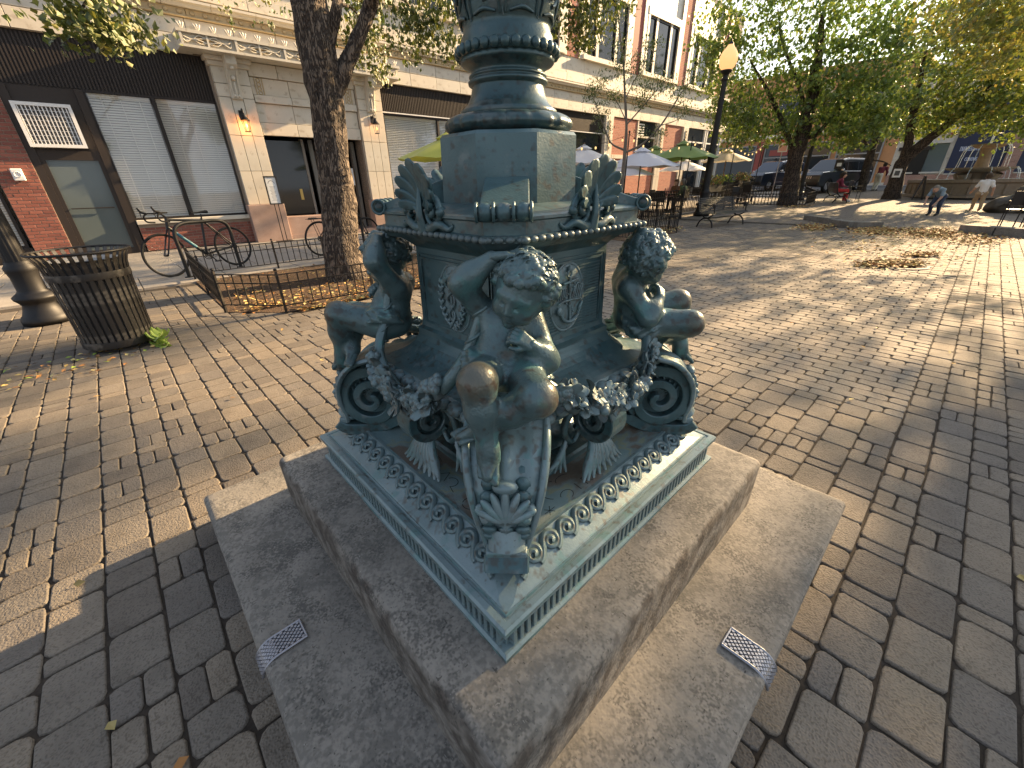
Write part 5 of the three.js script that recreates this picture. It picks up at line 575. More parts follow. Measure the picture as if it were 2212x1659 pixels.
// ---- bicycles and racks ----
function bicycle(label, f, r, tint, bars) {   // f, r: ground points of the front and rear wheel
  const d = r.clone().sub(f), L = Math.hypot(d.x, d.z), k = 1.06, t = thing('bicycle', label, 'bicycle', f, Math.atan2(-d.z, d.x), 'bicycles locked to racks'); t.rotation.order = 'YXZ'; t.rotation.x = -0.05;
  const R = 0.345 * k, W = L, fr = std({ color: tint, roughness: 0.35, metalness: 0.3 });
  for (const x of [0, W]) { const w = new THREE.Group(); w.name = 'wheel'; t.add(w); w.position.set(x, R, 0); obj('tyre', new THREE.TorusGeometry(R - 0.018, 0.019, 8, 48), M.rubber, w); obj('rim', new THREE.TorusGeometry(R - 0.035, 0.008, 6, 44), M.black, w); const s = []; for (let i = 0; i < 24; i++) { const a = i / 24 * 6.283; s.push(bar([0.02 * Math.cos(a + 0.8), 0.02 * Math.sin(a + 0.8), (i % 2 - 0.5) * 0.05], [(R - 0.04) * Math.cos(a), (R - 0.04) * Math.sin(a), 0], 0.0013, 4)); } obj('spokes', s, M.steel, w).userData.kind = 'stuff'; obj('hub', new THREE.CylinderGeometry(0.02, 0.02, 0.1, 10).rotateX(Math.PI / 2), M.black, w); }
  const bb = [W * 0.55, R - 0.07, 0], st = [W * 0.655, 0.86 * k, 0], hdT = [W * 0.185, 0.92 * k, 0], hdB = [W * 0.155, 0.74 * k, 0];
  obj('frame', [bar(hdT, hdB, 0.025, 10), bar([W * 0.178, 0.88 * k, 0], [W * 0.645, 0.83 * k, 0], 0.021, 10), bar([hdB[0], hdB[1] + 0.03, 0], bb, 0.028, 10), bar(bb, st, 0.02, 10), ...[-1, 1].flatMap(s => [bar([bb[0], bb[1], s * 0.02], [W, R, s * 0.06], 0.012, 8), bar([st[0], st[1] - 0.03, s * 0.01], [W, R, s * 0.06], 0.011, 8)])], fr, t);
  obj('decal', bar([lerp(hdB[0], bb[0], 0.2), lerp(hdB[1] + 0.03, bb[1], 0.2), 0.003], [lerp(hdB[0], bb[0], 0.72), lerp(hdB[1] + 0.03, bb[1], 0.72), 0.003], 0.0275, 10), std({ color: rgb(0.05, 0.2, 0.26), roughness: 0.4 }), t);
  obj('fork', [-1, 1].map(s => tube([[hdB[0], hdB[1], s * 0.03], [W * 0.1, 0.6 * k, s * 0.05], [0.01, R + 0.02, s * 0.055], [0, R, s * 0.055]], 0.012, 12, 7)), fr, t);
  if (bars) obj('handlebar', [bar(hdT, [W * 0.13, 0.98 * k, 0], 0.014), bar([W * 0.13, 0.985 * k, -0.21], [W * 0.13, 0.985 * k, 0.21], 0.014), ...[-1, 1].flatMap(s => [tube([[W * 0.13, 0.985 * k, s * 0.2], [W * 0.05, 0.985 * k, s * 0.21], [-0.0, 0.94 * k, s * 0.21], [W * 0.02, 0.87 * k, s * 0.215], [W * 0.12, 0.85 * k, s * 0.22]], 0.014, 18, 7), taper([[W * 0.05, 0.99 * k, s * 0.21], [W * -0.01, 1.02 * k, s * 0.21], [W * -0.035, 1.08 * k, s * 0.21]], [0.018, 0.018, 0.012], 7), bar([W * -0.02, 1.04 * k, s * 0.21], [W * -0.03, 0.9 * k, s * 0.21], 0.006)])], M.rubber, t);
  else obj('handlebar', [bar(hdT, [W * 0.2, 1.06 * k, 0], 0.014), tube([[W * 0.3, 1.08 * k, -0.3], [W * 0.2, 1.08 * k, -0.12], [W * 0.18, 1.07 * k, 0], [W * 0.2, 1.08 * k, 0.12], [W * 0.3, 1.08 * k, 0.3]], 0.013, 20, 7), ...[-1, 1].map(s => tube([[W * 0.2, 1.05 * k, s * 0.14], [W * 0.1, 1.12 * k, s * 0.1], [W * 0.1, 0.95 * k, s * 0.03], [W * 0.17, 0.8 * k, 0]], 0.004, 16, 5))], M.rubber, t);
  obj('saddle', [bar([W * 0.66, 0.85 * k, 0], [W * 0.672, 0.93 * k, 0], 0.012), taper([[W * 0.54, 0.965 * k, 0], [W * 0.64, 0.96 * k, 0], [W * 0.76, 0.975 * k, 0]], [0.018, 0.03, 0.065], 8).translate(0, -0.955 * k, 0).scale(1, 0.45, 1).translate(0, 0.955 * k, 0)], M.rubber, t);
  obj('crankset', [new THREE.TorusGeometry(0.09, 0.007, 6, 28).translate(bb[0], bb[1], 0.045), new THREE.TorusGeometry(0.06, 0.005, 6, 24).translate(bb[0], bb[1], 0.045), bar([bb[0], bb[1], 0.06], [bb[0] + 0.1, bb[1] - 0.14, 0.065], 0.011), bar([bb[0], bb[1], -0.06], [bb[0] - 0.1, bb[1] + 0.14, -0.065], 0.011), ...[0, 1, 2, 3, 4].map(i => bar([bb[0], bb[1], 0.045], [bb[0] + 0.09 * Math.cos(i * 1.256), bb[1] + 0.09 * Math.sin(i * 1.256), 0.045], 0.006, 4))], M.black, t); for (const s of [-1, 1]) obj('pedal', rb(0.09, 0.02, 0.08, 0.006, bb[0] + s * 0.1, bb[1] - s * 0.14, s * 0.11), M.black, t);
  obj('chain', [bar([bb[0], bb[1] + 0.088, 0.045], [W, R + 0.035, 0.045], 0.004, 4), bar([bb[0], bb[1] - 0.088, 0.045], [W, R - 0.04, 0.045], 0.004, 4), new THREE.TorusGeometry(0.04, 0.012, 6, 18).translate(W, R, 0.045)], M.black, t); return t;
}
bicycle('black road bicycle with drop handlebars leaning by the first rack', S(0.6, 4.5), S(1.72, 4.02), rgb(0.012, 0.014, 0.016), true);
{ const b = bicycle('black city bicycle with a rear carrier behind the thick tree trunk', S(4.55, 3.95), S(3.36, 4.18), rgb(0.014, 0.014, 0.014), false), W = 1.21; obj('carrier', [bar([W * 0.72, 0.78, -0.05], [W * 1.2, 0.78, -0.05], 0.006), bar([W * 0.72, 0.78, 0.05], [W * 1.2, 0.78, 0.05], 0.006), bar([W, 0.37, 0.06], [W * 1.1, 0.78, 0.05], 0.006), bar([W, 0.37, -0.06], [W * 1.1, 0.78, -0.05], 0.006), rb(0.16, 0.03, 0.13, 0.01, W * 1.08, 0.79, 0)], M.black, b); }
for (const [a, b, l] of [[S(0.78, 4.78), S(1.68, 4.32), 'black hooped bicycle rack in front of the road bicycle'], [S(3.55, 4.6), S(4.35, 4.18), 'black hooped bicycle rack in front of the city bicycle']]) { const t = thing('bicycle_rack', l, 'bicycle rack', a, Math.atan2(-(b.z - a.z), b.x - a.x), 'hooped bicycle racks'), L = a.distanceTo(b), q = [[0, 0, 0], [0, 0.5, 0], [0, 0.68, 0], [0.04, 0.8, 0], [0.16, 0.87, 0], [L / 2, 0.88, 0], [L - 0.16, 0.87, 0], [L - 0.04, 0.8, 0], [L, 0.68, 0], [L, 0.5, 0], [L, 0, 0]]; obj('hoop', tube(q, 0.03, 80, 10), M.iron, t); for (const x of [0, L]) obj('foot_plate', cyl(0.07, 0.07, 0.012, 16, x, 0.01, 0), M.iron, t); }
// ---- menu board on a stand ----
{ const t = thing('sign_stand', 'framed white notice board on two thin legs in front of the pilaster', 'sign', S(3.62, 0.55), TH), c = document.createElement('canvas'); c.width = 128; c.height = 256; const x = c.getContext('2d'); x.fillStyle = '#dcdcd8'; x.fillRect(0, 0, 128, 256); x.strokeStyle = '#6a6a70'; x.lineWidth = 6; x.beginPath(); x.arc(64, 74, 40, Math.PI * 1.1, Math.PI * 1.9); x.stroke(); x.lineWidth = 3; for (let i = 0; i < 13; i++) { x.beginPath(); x.moveTo(30 + (i % 3) * 6, 92 + i * 11); x.lineTo(98 - (i % 4) * 7, 92 + i * 11); x.stroke(); } const tx = new THREE.CanvasTexture(c); tx.colorSpace = THREE.SRGBColorSpace;
  obj('frame', [bx(-0.16, -0.13, 0.98, 1.68, 0, 0.03), bx(0.13, 0.16, 0.98, 1.68, 0, 0.03), bx(-0.13, 0.13, 0.98, 1.01, 0, 0.03), bx(-0.13, 0.13, 1.65, 1.68, 0, 0.03)], M.iron, t); obj('sheet', new THREE.PlaneGeometry(0.27, 0.65).translate(0, 1.33, 0.018), std({ map: tx, roughness: 0.7 }), t, true); for (const s of [-1, 1]) obj('leg', bar([s * 0.05, 0.02, 0.01], [s * 0.05, 0.99, 0.01], 0.011, 8), M.iron, t); obj('foot', rb(0.42, 0.02, 0.3, 0.006, 0, 0.012, 0.01), M.iron, t); }
// ---- benches ----
function bench(pos, turn, label) {
  const t = thing('bench', label, 'bench', pos, turn, 'black iron plaza benches'), L = 2.1; // faces +z
  for (const s of [-1, 0, 1].filter(s => s || L > 3)) { const x = s * (L / 2 - 0.12); obj('end_frame', [tube([[x, 0, 0.3], [x, 0.16, 0.25], [x, 0.27, 0.12], [x, 0.28, 0], [x, 0.2, -0.14], [x, 0, -0.24]], 0.024, 24, 7), tube([[x, 0.28, 0.1], [x, 0.38, 0.26], [x, 0.42, 0.28], [x, 0.62, 0.26], [x, 0.66, 0.2], [x, 0.64, 0.12], [x, 0.65, -0.12]], 0.02, 24, 7), new THREE.TorusGeometry(0.045, 0.016, 6, 16).rotateY(Math.PI / 2).translate(x, 0.63, 0.25), taper([[x, 0.28, 0], [x, 0.4, -0.14], [x, 0.6, -0.2], [x, 0.86, -0.27]], [0.022, 0.024, 0.022, 0.016], 7)], M.iron, t); }
  const sl = prep(rb(L, 0.016, 0.042, 0.006, 0, 0, 0, 1)); const seat = [[0.3, 0.4], [0.27, 0.43], [0.215, 0.435], [0.16, 0.43], [0.105, 0.425], [0.05, 0.42], [-0.005, 0.415], [-0.06, 0.415], [-0.115, 0.42]]; seat.forEach(([z, y], i) => { const o = mesh('seat_slat', sl, M.iron, t); o.position.set(0, y, z); o.rotation.x = i === 0 ? 0.9 : i === 1 ? 0.3 : 0.05; }); for (let i = 0; i < 8; i++) { const o = mesh('back_slat', sl, M.iron, t); o.position.set(0, 0.47 + i * 0.052, -0.155 - i * 0.0165); o.rotation.x = Math.PI / 2 - 0.3; } obj('stretcher', bar([-L / 2 + 0.12, 0.26, 0.0], [L / 2 - 0.12, 0.26, 0], 0.016), M.iron, t); return t;
}
{ const a = G(1512, 492), b = G(1592, 482), m = a.clone().add(b).multiplyScalar(0.5), d = b.clone().sub(a); bench(m, Math.atan2(-d.z, d.x), 'empty black slatted bench standing alone on the paving'); }
{ const a = G(1800, 437); bench(a, 1.15, 'black slatted bench with a person in red sitting on it'); }
// ---- parasols ----
function parasol(u, w, H, R, col, label, ribs = 8) {
  const t = thing('parasol', label, 'parasol', S(u, w), 0.3, 'cafe parasols'), m = new THREE.MeshPhysicalMaterial({ color: col, roughness: 0.9, transmission: 0.25, thickness: 0, side: THREE.DoubleSide }); const y = H - S(u, w).y, P = [], I = [], n = ribs * 4, rows = 6; for (let i = 0; i <= rows; i++) for (let j = 0; j <= n; j++) { const a = j / n * 6.283, f = i / rows, sg = Math.abs(((j / 4) % 1) - 0.5) * 2, r = R * f * (1 - 0.05 * (1 - sg)); P.push(r * Math.cos(a), y - 0.08 - f * R * 0.36 - (1 - sg) * 0.05 * f - f * f * 0.03, r * Math.sin(a)); } for (let i = 0; i < rows; i++) for (let j = 0; j < n; j++) { const a = i * (n + 1) + j; I.push(a, a + 1, a + n + 1, a + 1, a + n + 2, a + n + 1); } const g = new THREE.BufferGeometry(); g.setAttribute('position', new THREE.Float32BufferAttribute(P, 3)); g.setIndex(I); g.computeVertexNormals(); obj('canopy', g, m, t);
  obj('vent', new THREE.ConeGeometry(R * 0.24, R * 0.12, ribs, 1, true).translate(0, y - 0.06, 0), m, t); obj('pole', bar([0, 0, 0], [0, y - 0.02, 0], 0.024, 10), M.wood, t); obj('finial', sph(0.035, 0, y + 0.02, 0, 8, 6), M.wood, t); for (let i = 0; i < ribs; i++) { const a = i / ribs * 6.283; obj('rib', bar([0, y - 0.45, 0], [R * 0.62 * Math.cos(a), y - 0.12 - R * 0.25, R * 0.62 * Math.sin(a)], 0.008, 5), M.wood, t); } obj('foot', [cyl(0.26, 0.28, 0.06, 20, 0, 0.03, 0), cyl(0.035, 0.04, 0.3, 10, 0, 0.2, 0)], M.iron, t);
}
parasol(7.31, 3.73, 2.62, 1.35, rgb(0.42, 0.45, 0.05), 'lime green parasol in front of the slatted blinds'); parasol(12.44, 4.3, 2.5, 1.2, rgb(0.75, 0.74, 0.74), 'white parasol standing beside the octagonal bronze drum'); parasol(15.48, 4.66, 2.5, 1.45, rgb(0.7, 0.71, 0.76), 'pale lilac-white parasol behind the young tree trunk'); parasol(17.66, 2.6, 2.2, 1.3, rgb(0.72, 0.72, 0.76), 'low white parasol against the brick wall');
parasol(17.04, 5.48, 2.72, 1.32, rgb(0.2, 0.3, 0.06), 'large olive green parasol strung with bulbs'); parasol(18.6, 3.4, 2.75, 1.35, rgb(0.2, 0.29, 0.06), 'olive green parasol half hidden behind the larger green one'); parasol(21.19, 3.57, 2.32, 1.15, rgb(0.78, 0.76, 0.72), 'small white parasol beside the tall lamp post'); parasol(24.2, 4.3, 2.75, 1.2, rgb(0.5, 0.45, 0.33), 'beige parasol near the parked cars');
// ---- cafe: fence, planters, tables, chairs ----
pitFence('tall black railing along the cafe terrace', [S(12.9, 5.6), S(20.3, 5.6), S(25.4, 5.4)], 0.95, 0.13, false, 1.6, 0.011);
function planter(u, w, l, y, label, cols, seed) { const t = thing('planter', label, 'planter', S(u, w, y + gy(u)), TH, 'flower planters on the terrace railing'), r = rng(seed), g = []; obj('trough', [bx(-l / 2, l / 2, 0, 0.03, -0.15, 0.15), bx(-l / 2, l / 2, 0.03, 0.3, 0.13, 0.15), bx(-l / 2, l / 2, 0.03, 0.3, -0.15, -0.13), bx(-l / 2, -l / 2 + 0.02, 0.03, 0.3, -0.13, 0.13), bx(l / 2 - 0.02, l / 2, 0.03, 0.3, -0.13, 0.13)], M.iron, t); obj('soil', bx(-l / 2 + 0.02, l / 2 - 0.02, 0.2, 0.25, -0.13, 0.13), M.soil, t); leafBall(t, 'foliage', l * 380, () => [(r() - 0.5) * l, 0.28 + Math.pow(r(), 1.5) * 0.34, (r() - 0.5) * 0.4], 0.07, cols, seed); if (y > 0.3) for (const s of [-1, 1]) obj('bracket', bar([s * l * 0.4, 0, 0], [s * l * 0.4, -y, 0], 0.02), M.iron, t); else 0; }
function leafBall(parent, name, n, at, size, cols, seed, stuff = true) { const r = rng(seed + 3), P = [], C = [], q = new THREE.Quaternion(), e = new THREE.Euler(), v = V(0, 0, 0); for (let i = 0; i < n; i++) { const c = at(), s = size * (0.6 + 0.8 * r()); q.setFromEuler(e.set((r() - 0.5) * 2.4, r() * 6.283, (r() - 0.5) * 1.6)); const k = cols[Math.floor(r() * cols.length)], b = 0.75 + 0.5 * r(), L = [[0, 0, 0], [0.36, 0.45, 0.08], [0, 1, 0], [0, 0, 0], [0, 1, 0], [-0.36, 0.45, 0.08]]; for (const l of L) { v.set(l[0] * s, l[1] * s, l[2] * s).applyQuaternion(q); P.push(c[0] + v.x, c[1] + v.y, c[2] + v.z); C.push(k[0] * b, k[1] * b, k[2] * b); } } const g = new THREE.BufferGeometry(); g.setAttribute('position', new THREE.Float32BufferAttribute(P, 3)); g.setAttribute('color', new THREE.Float32BufferAttribute(C, 3)); g.computeVertexNormals(); const o = mesh(name, prep(g), leafMat, parent); if (stuff) o.userData.kind = 'stuff'; return o; }
const leafMat = new THREE.MeshPhysicalMaterial({ vertexColors: true, roughness: 0.62, transmission: 0.5, thickness: 0, side: THREE.DoubleSide });
const GRN = [[0.06, 0.1, 0.02], [0.08, 0.13, 0.025], [0.05, 0.085, 0.02]], MIXD = [...GRN, [0.3, 0.25, 0.03], [0.32, 0.08, 0.03], [0.2, 0.26, 0.04]];
planter(20.2, 5.5, 1.5, 0.75, 'railing planter of yellow and orange flowers next to the tall lamp post', MIXD, 3); planter(22.6, 5.1, 1.3, 0.75, 'railing planter of green leaves behind the empty bench', [...GRN, [0.3, 0.4, 0.05]], 5); planter(24.4, 5.2, 1.5, 0.75, 'railing planter of reddish foliage near the parked cars', [...GRN, [0.22, 0.1, 0.04], [0.25, 0.16, 0.05]], 7); planter(13.2, 5.0, 1.2, 0, 'dark trough of red flowers behind the young tree', [...GRN, [0.25, 0.03, 0.03], [0.12, 0.05, 0.03]], 8); planter(15.9, 2.2, 2.2, 0, 'long trough of shrubby reddish plants against the brick', [...GRN, [0.16, 0.06, 0.04], [0.12, 0.08, 0.03]], 9);
{ const r = rng(6), s = thing('shrub', 'round clipped green shrub beside the shop entrance', 'shrub', S(7.6, 1.9)); obj('stem', bar([0, 0, 0], [0, 0.5, 0], 0.04), M.wood, s); leafBall(s, 'foliage', 2600, () => { const a = r() * 6.28, b = Math.acos(2 * r() - 1), d = 0.5 * Math.pow(r(), 0.25); return [d * Math.sin(b) * Math.cos(a), 0.62 + d * Math.cos(b) * 0.95, d * Math.sin(b) * Math.sin(a)]; }, 0.055, GRN, 44); }
function cafeTable(u, w, turn, label) { const t = thing('cafe_table', label, 'table', S(u, w), turn, 'black cafe tables'); obj('table_top', cyl(0.4, 0.4, 0.025, 28, 0, 0.74, 0), M.iron, t); obj('pedestal', [cyl(0.03, 0.03, 0.7, 10, 0, 0.37, 0), cyl(0.22, 0.25, 0.025, 20, 0, 0.015, 0)], M.iron, t); }
let chair0; function cafeChair(u, w, turn, label) { if (chair0) { dup(chair0, S(u, w), turn, label); return; } const t = chair0 = thing('cafe_chair', label, 'chair', S(u, w), turn, 'black cafe chairs'); obj('seat', rb(0.44, 0.03, 0.42, 0.012, 0, 0.45, 0), M.iron, t); obj('backrest', [rb(0.44, 0.34, 0.025, 0.01, 0, 0.74, -0.21)], M.iron, t); for (const [a, b] of [[-1, 1], [1, 1], [-1, -1], [1, -1]]) obj('leg', bar([a * 0.21, 0, b * 0.21], [a * 0.2, b < 0 ? 0.9 : 0.66, b * 0.2], 0.014), M.iron, t); for (const s of [-1, 1]) obj('armrest', bar([s * 0.21, 0.66, 0.2], [s * 0.21, 0.66, -0.2], 0.016), M.iron, t); }
[[14.4, 4.1], [16.6, 4.3], [18.9, 4.2], [21.6, 4.6]].forEach(([u, w], i) => { cafeTable(u, w, 0.3, ['round black cafe table nearest the young tree', 'round black cafe table under the olive green parasol', 'round black cafe table where two people sit', 'round black cafe table near the railing planters'][i]); [[0.62, 0], [-0.62, 0], [0, 0.62], [0, -0.62]].forEach(([a, b], k) => cafeChair(u + a, w + b, TH + Math.atan2(-a, -b), ['black cafe chair at the table nearest the young tree', 'black cafe chair at the table under the olive parasol', 'black cafe chair at the table of the sitting people', 'black cafe chair at the table near the planters'][i] + [', on its side-street side', ', on its lamp-post side', ', on its railing side', ', on its shop side'][k])); });
for (const [x, y, a] of [[1590, 468, 0.4], [1612, 462, 2]]) { const p = G(x, y - 18); dup(chair0, p, a, x < 1600 ? 'black cafe chair outside the railing, right behind the empty bench' : 'black cafe chair outside the railing, beside the maple pit'); }
for (const [x, y, a] of [[2180, 492, 2.4], [2212, 494, 0.7], [1838, 436, 1.2]]) dup(chair0, G(x, y), a, x > 2200 ? 'black metal chair beyond the kerb, further from the fountain' : x > 2000 ? 'black metal chair at the kerb below the folded sculpture' : 'black metal chair beside the bench of the person in red');
// ---- strings of bulbs between poles ----
{ const P = [[9.2, 4.9], [12.9, 5.7], [16.6, 6.0], [20.4, 6.1], [25.4, 5.5]], M2 = std({ color: rgb(1, 0.8, 0.5), emissive: 0xffc878, emissiveIntensity: 0.35 }); const bg = prep(new THREE.SphereGeometry(1, 8, 6).scale(0.028, 0.04, 0.028)), sg = prep(cyl(0.014, 0.014, 0.04, 6, 0, 0.055, 0));
  P.forEach(([u, w], i) => { const t = thing('light_pole', ['thin black pole of the bulb string in front of the entrance blinds', 'thin black pole of the bulb string behind the young tree', 'thin black pole of the bulb string beside the large green parasol', 'thin black pole of the bulb string beside the tall lamp post', 'thin black pole of the bulb string near the parked cars'][i], 'pole', S(u, w)); obj('shaft', bar([0, 0, 0], [0, 2.75 - gy(u) * 0.5, 0], 0.02, 8), M.iron, t); obj('tip', sph(0.035, 0, 2.77 - gy(u) * 0.5, 0, 8, 6), M.iron, t); obj('socket', cyl(0.04, 0.05, 0.25, 8, 0, 0.12, 0), M.iron, t); });
  for (let i = 0; i < P.length - 1; i++) { const a = S(P[i][0], P[i][1]), b = S(P[i + 1][0], P[i + 1][1]); a.y = 2.7 + a.y * 0.5; b.y = 2.7 + b.y * 0.5; const t = thing('bulb_string', ['string of bulbs sagging past the lime parasol', 'string of bulbs sagging over the white parasols', 'string of bulbs sagging over the olive parasols', 'string of bulbs sagging past the beige parasol'][i], 'string lights', V(0, 0, 0)); const c = []; for (let k = 0; k <= 14; k++) { const q = a.clone().lerp(b, k / 14); q.y -= 0.34 * Math.sin(Math.PI * k / 14); c.push([q.x, q.y, q.z]); if (k % 2 && k < 14) { const o = mesh('bulb', bg, M2, t); o.position.set(q.x, q.y - 0.09, q.z); const h = mesh('bulb_socket', sg, M.rubber, t); h.position.set(q.x, q.y - 0.09, q.z); } } obj('wire', tube(c, 0.006, 40, 5), M.rubber, t); } }
// ---- kerbs of the raised bed, cover plate, fallen leaves ----
function kerb(label, pxs, h, wd) { const t = thing('stone_kerb', label, 'kerb', V(0, 0, 0), 0, 'low stone kerbs'); const q = pxs.map(([x, y]) => G(x, y)); for (let i = 0; i < q.length - 1; i++) { const a = q[i], b = q[i + 1], n = Math.max(1, Math.round(a.distanceTo(b) / 1.3)); for (let k = 0; k < n; k++) { const p = a.clone().lerp(b, k / n), s = a.clone().lerp(b, (k + 1) / n), L = p.distanceTo(s), o = mesh('kerb_stone', prep(rb(wd, h + 0.1, L - 0.012, 0.015)), M.concrete, t); o.position.copy(p.clone().add(s).multiplyScalar(0.5)); o.position.y += h / 2 - 0.05; o.rotation.y = Math.atan2(s.x - p.x, s.z - p.z); } } }
kerb('low stone kerb with leaves drifted against it, by the sunny patch', [[1744, 474], [1800, 484], [1842, 492], [1898, 490]], 0.16, 0.3); kerb('low stone kerb under the metal chairs', [[2075, 500], [2150, 506], [2260, 514]], 0.18, 0.35);
{ const p = G(1930, 572), t = thing('cover_plate', 'round pavement cover heaped with brown leaves', 'cover', p); obj('ring', lathe([[0.4, 0], [0.4, 0.012], [0.48, 0.012], [0.48, 0]], 40), std({ color: rgb(0.14, 0.13, 0.12), roughness: 0.8 }), t); obj('plate', cyl(0.4, 0.4, 0.01, 36, 0, 0.003, 0), M.mulch, t); }
{ const P = [], C = [], r = rng(23), q = new THREE.Quaternion(), e = new THREE.Euler(), v = V(0, 0, 0), COL = [[0.45, 0.27, 0.08], [0.4, 0.18, 0.05], [0.5, 0.36, 0.12], [0.25, 0.13, 0.05], [0.52, 0.42, 0.16]];
  const put = (p, s, cols) => { q.setFromEuler(e.set((r() - 0.5) * 0.9, r() * 6.283, (r() - 0.5) * 0.9)); const k = cols[Math.floor(r() * cols.length)], b = 0.6 + 0.6 * r(); for (const l of [[0, 0, -0.5], [0.32, 0.08, 0.05], [0, 0, 0.5], [0, 0, -0.5], [0, 0, 0.5], [-0.32, 0.08, 0.05]]) { v.set(l[0] * s, l[1] * s, l[2] * s).applyQuaternion(q); P.push(p.x + v.x, p.y + v.y + 0.012, p.z + v.z); C.push(k[0] * b, k[1] * b, k[2] * b); } };
  for (let i = 0; i < 1300; i++) { const u = 1.0 + r() * 3.6, w = 8.62 - Math.pow(r(), 2.2) * 1.3 + (u < 1.4 ? -0.5 : 0); put(S(u, w).setY(0.006 + r() * 0.03), 0.06, COL); }
  for (let i = 0; i < 260; i++) put(S(0.85 + r() * 3.9, 5.2 + r() * 3.3).setY(0.006), 0.055, COL);
  const drift = (x, y, n, sx, sy) => { for (let i = 0; i < n; i++) { const g = () => (r() + r() + r() - 1.5) / 1.5; const p = G(x + g() * sx, y + g() * sy); p.y += r() * 0.03; put(p, 0.085, COL); } };
  drift(1760, 492, 500, 60, 12); drift(1890, 500, 700, 90, 14); drift(2010, 505, 1300, 130, 16); drift(2110, 520, 400, 120, 20); drift(1925, 572, 900, 95, 11); drift(1990, 552, 250, 60, 6); drift(1950, 540, 300, 260, 60); drift(1720, 446, 200, 50, 5); drift(1440, 495, 150, 60, 8);
  for (let i = 0; i < 160; i++) { const p = S(-4 + r() * 16, 8.8 + r() * 9); put(p, 0.045, COL); }
  for (let i = 0; i < 90; i++) put(S(-0.6 + (r() - 0.5) * 1.2, 8.9 + (r() - 0.5) * 0.7).setY(0.004), 0.05, [...COL, [0.3, 0.4, 0.06]]);
  const g = new THREE.BufferGeometry(); g.setAttribute('position', new THREE.Float32BufferAttribute(P, 3)); g.setAttribute('color', new THREE.Float32BufferAttribute(C, 3)); g.computeVertexNormals(); const o = obj('fallen_leaves', g, std({ vertexColors: true, roughness: 0.8 }), scene); o.userData.kind = 'stuff'; tag(o, 'yellow and brown fallen leaves drifted over the mulch and paving', 'leaves'); }
// ================= trees =================
const AD = (px, py, dist) => { const d = rayOf(px, py); return CAM.clone().addScaledVector(d, dist / Math.hypot(d.x, d.z)); };
M.bark = std({ map: tex(512, (x, y) => { const r = Math.abs(tf(x, y * 0.25, 28, 5, 3) - 0.5) * 2, b = tf(x, y, 50, 9, 2); return mixc([0.035, 0.026, 0.02], mixc([0.13, 0.1, 0.075], [0.2, 0.16, 0.12], b), sst(0.05, 0.4, r)); }, 0.7), bumpMap: tex(512, (x, y) => sst(0.02, 0.35, Math.abs(tf(x, y * 0.25, 28, 5, 3) - 0.5) * 2) * 0.8 + 0.2 * tf(x, y, 50, 9, 2), 0.7, false), bumpScale: 0.035, roughness: 0.95 });
M.barkPale = std({ map: noiseMap([0.13, 0.11, 0.085], [0.24, 0.2, 0.16], 77, 0.4, 10), roughness: 0.9 });
M.barkDark = std({ map: M.bark.map, bumpMap: M.bark.bumpMap, bumpScale: 0.03, color: rgb(0.62, 0.58, 0.55), roughness: 0.95 });
function barkTube(p, r, k = 14, n = 0) { const g = taper(p, r, k, n || (p.length - 1) * 8), q = g.attributes.position, nn = g.attributes.normal; for (let i = 0; i < q.count; i++) { const x = q.getX(i), y = q.getY(i), z = q.getZ(i), d = fbm3(x * 7, y * 2, z * 7, 3) * r[0] * 0.32; q.setXYZ(i, x + nn.getX(i) * d, y + nn.getY(i) * d, z + nn.getZ(i) * d); } g.computeVertexNormals(); return g; }
function leaves(clumps, per, size, cols, seed, form = 0.34) {
  const r = rng(seed), P = [], C = [], q = new THREE.Quaternion(), e = new THREE.Euler(), v = V(0, 0, 0);
  for (const [c, R, mul = 1, flat = 0.8] of clumps) {
    const twigs = Math.max(6, Math.round(per * mul / 9));
    for (let t = 0; t < twigs; t++) {
      const a = r() * 6.283, b = Math.acos(2 * r() - 1), d = R * Math.pow(r(), 0.45), hue = r();
      const cx = c.x + d * Math.sin(b) * Math.cos(a), cy = c.y + d * Math.cos(b) * flat, cz = c.z + d * Math.sin(b) * Math.sin(a), ca = r() * 6.283, sp = size * 2.6;
      for (let k = 0; k < 9; k++) {
        const f = (k / 8 - 0.5) * 2, px = cx + Math.cos(ca) * f * sp + (r() - 0.5) * size, py = cy - Math.abs(f) * sp * 0.35 + (r() - 0.5) * size, pz = cz + Math.sin(ca) * f * sp + (r() - 0.5) * size, s = size * (0.65 + 0.7 * r());
        q.setFromEuler(e.set((r() - 0.5) * 1.7 + Math.PI * 0.5 * (r() < 0.5 ? 1 : -1) * 0.6, r() * 6.283, (r() - 0.5) * 1.4)); const kk = cols[Math.floor(Math.pow(hue, 1.1) * 0.6 * cols.length + r() * 0.4 * cols.length)] || cols[0], w = 0.7 + 0.6 * r();
        for (const l of [[0, 0, 0], [form, 0.42, 0.1], [0, 1, 0.02], [0, 0, 0], [0, 1, 0.02], [-form, 0.42, 0.1]]) { v.set(l[0] * s, l[1] * s, l[2] * s).applyQuaternion(q); P.push(px + v.x, py + v.y, pz + v.z); C.push(kk[0] * w, kk[1] * w, kk[2] * w); }
      }
    }
  }
  const g = new THREE.BufferGeometry(); g.setAttribute('position', new THREE.Float32BufferAttribute(P, 3)); g.setAttribute('color', new THREE.Float32BufferAttribute(C, 3)); g.computeVertexNormals(); return g;
}
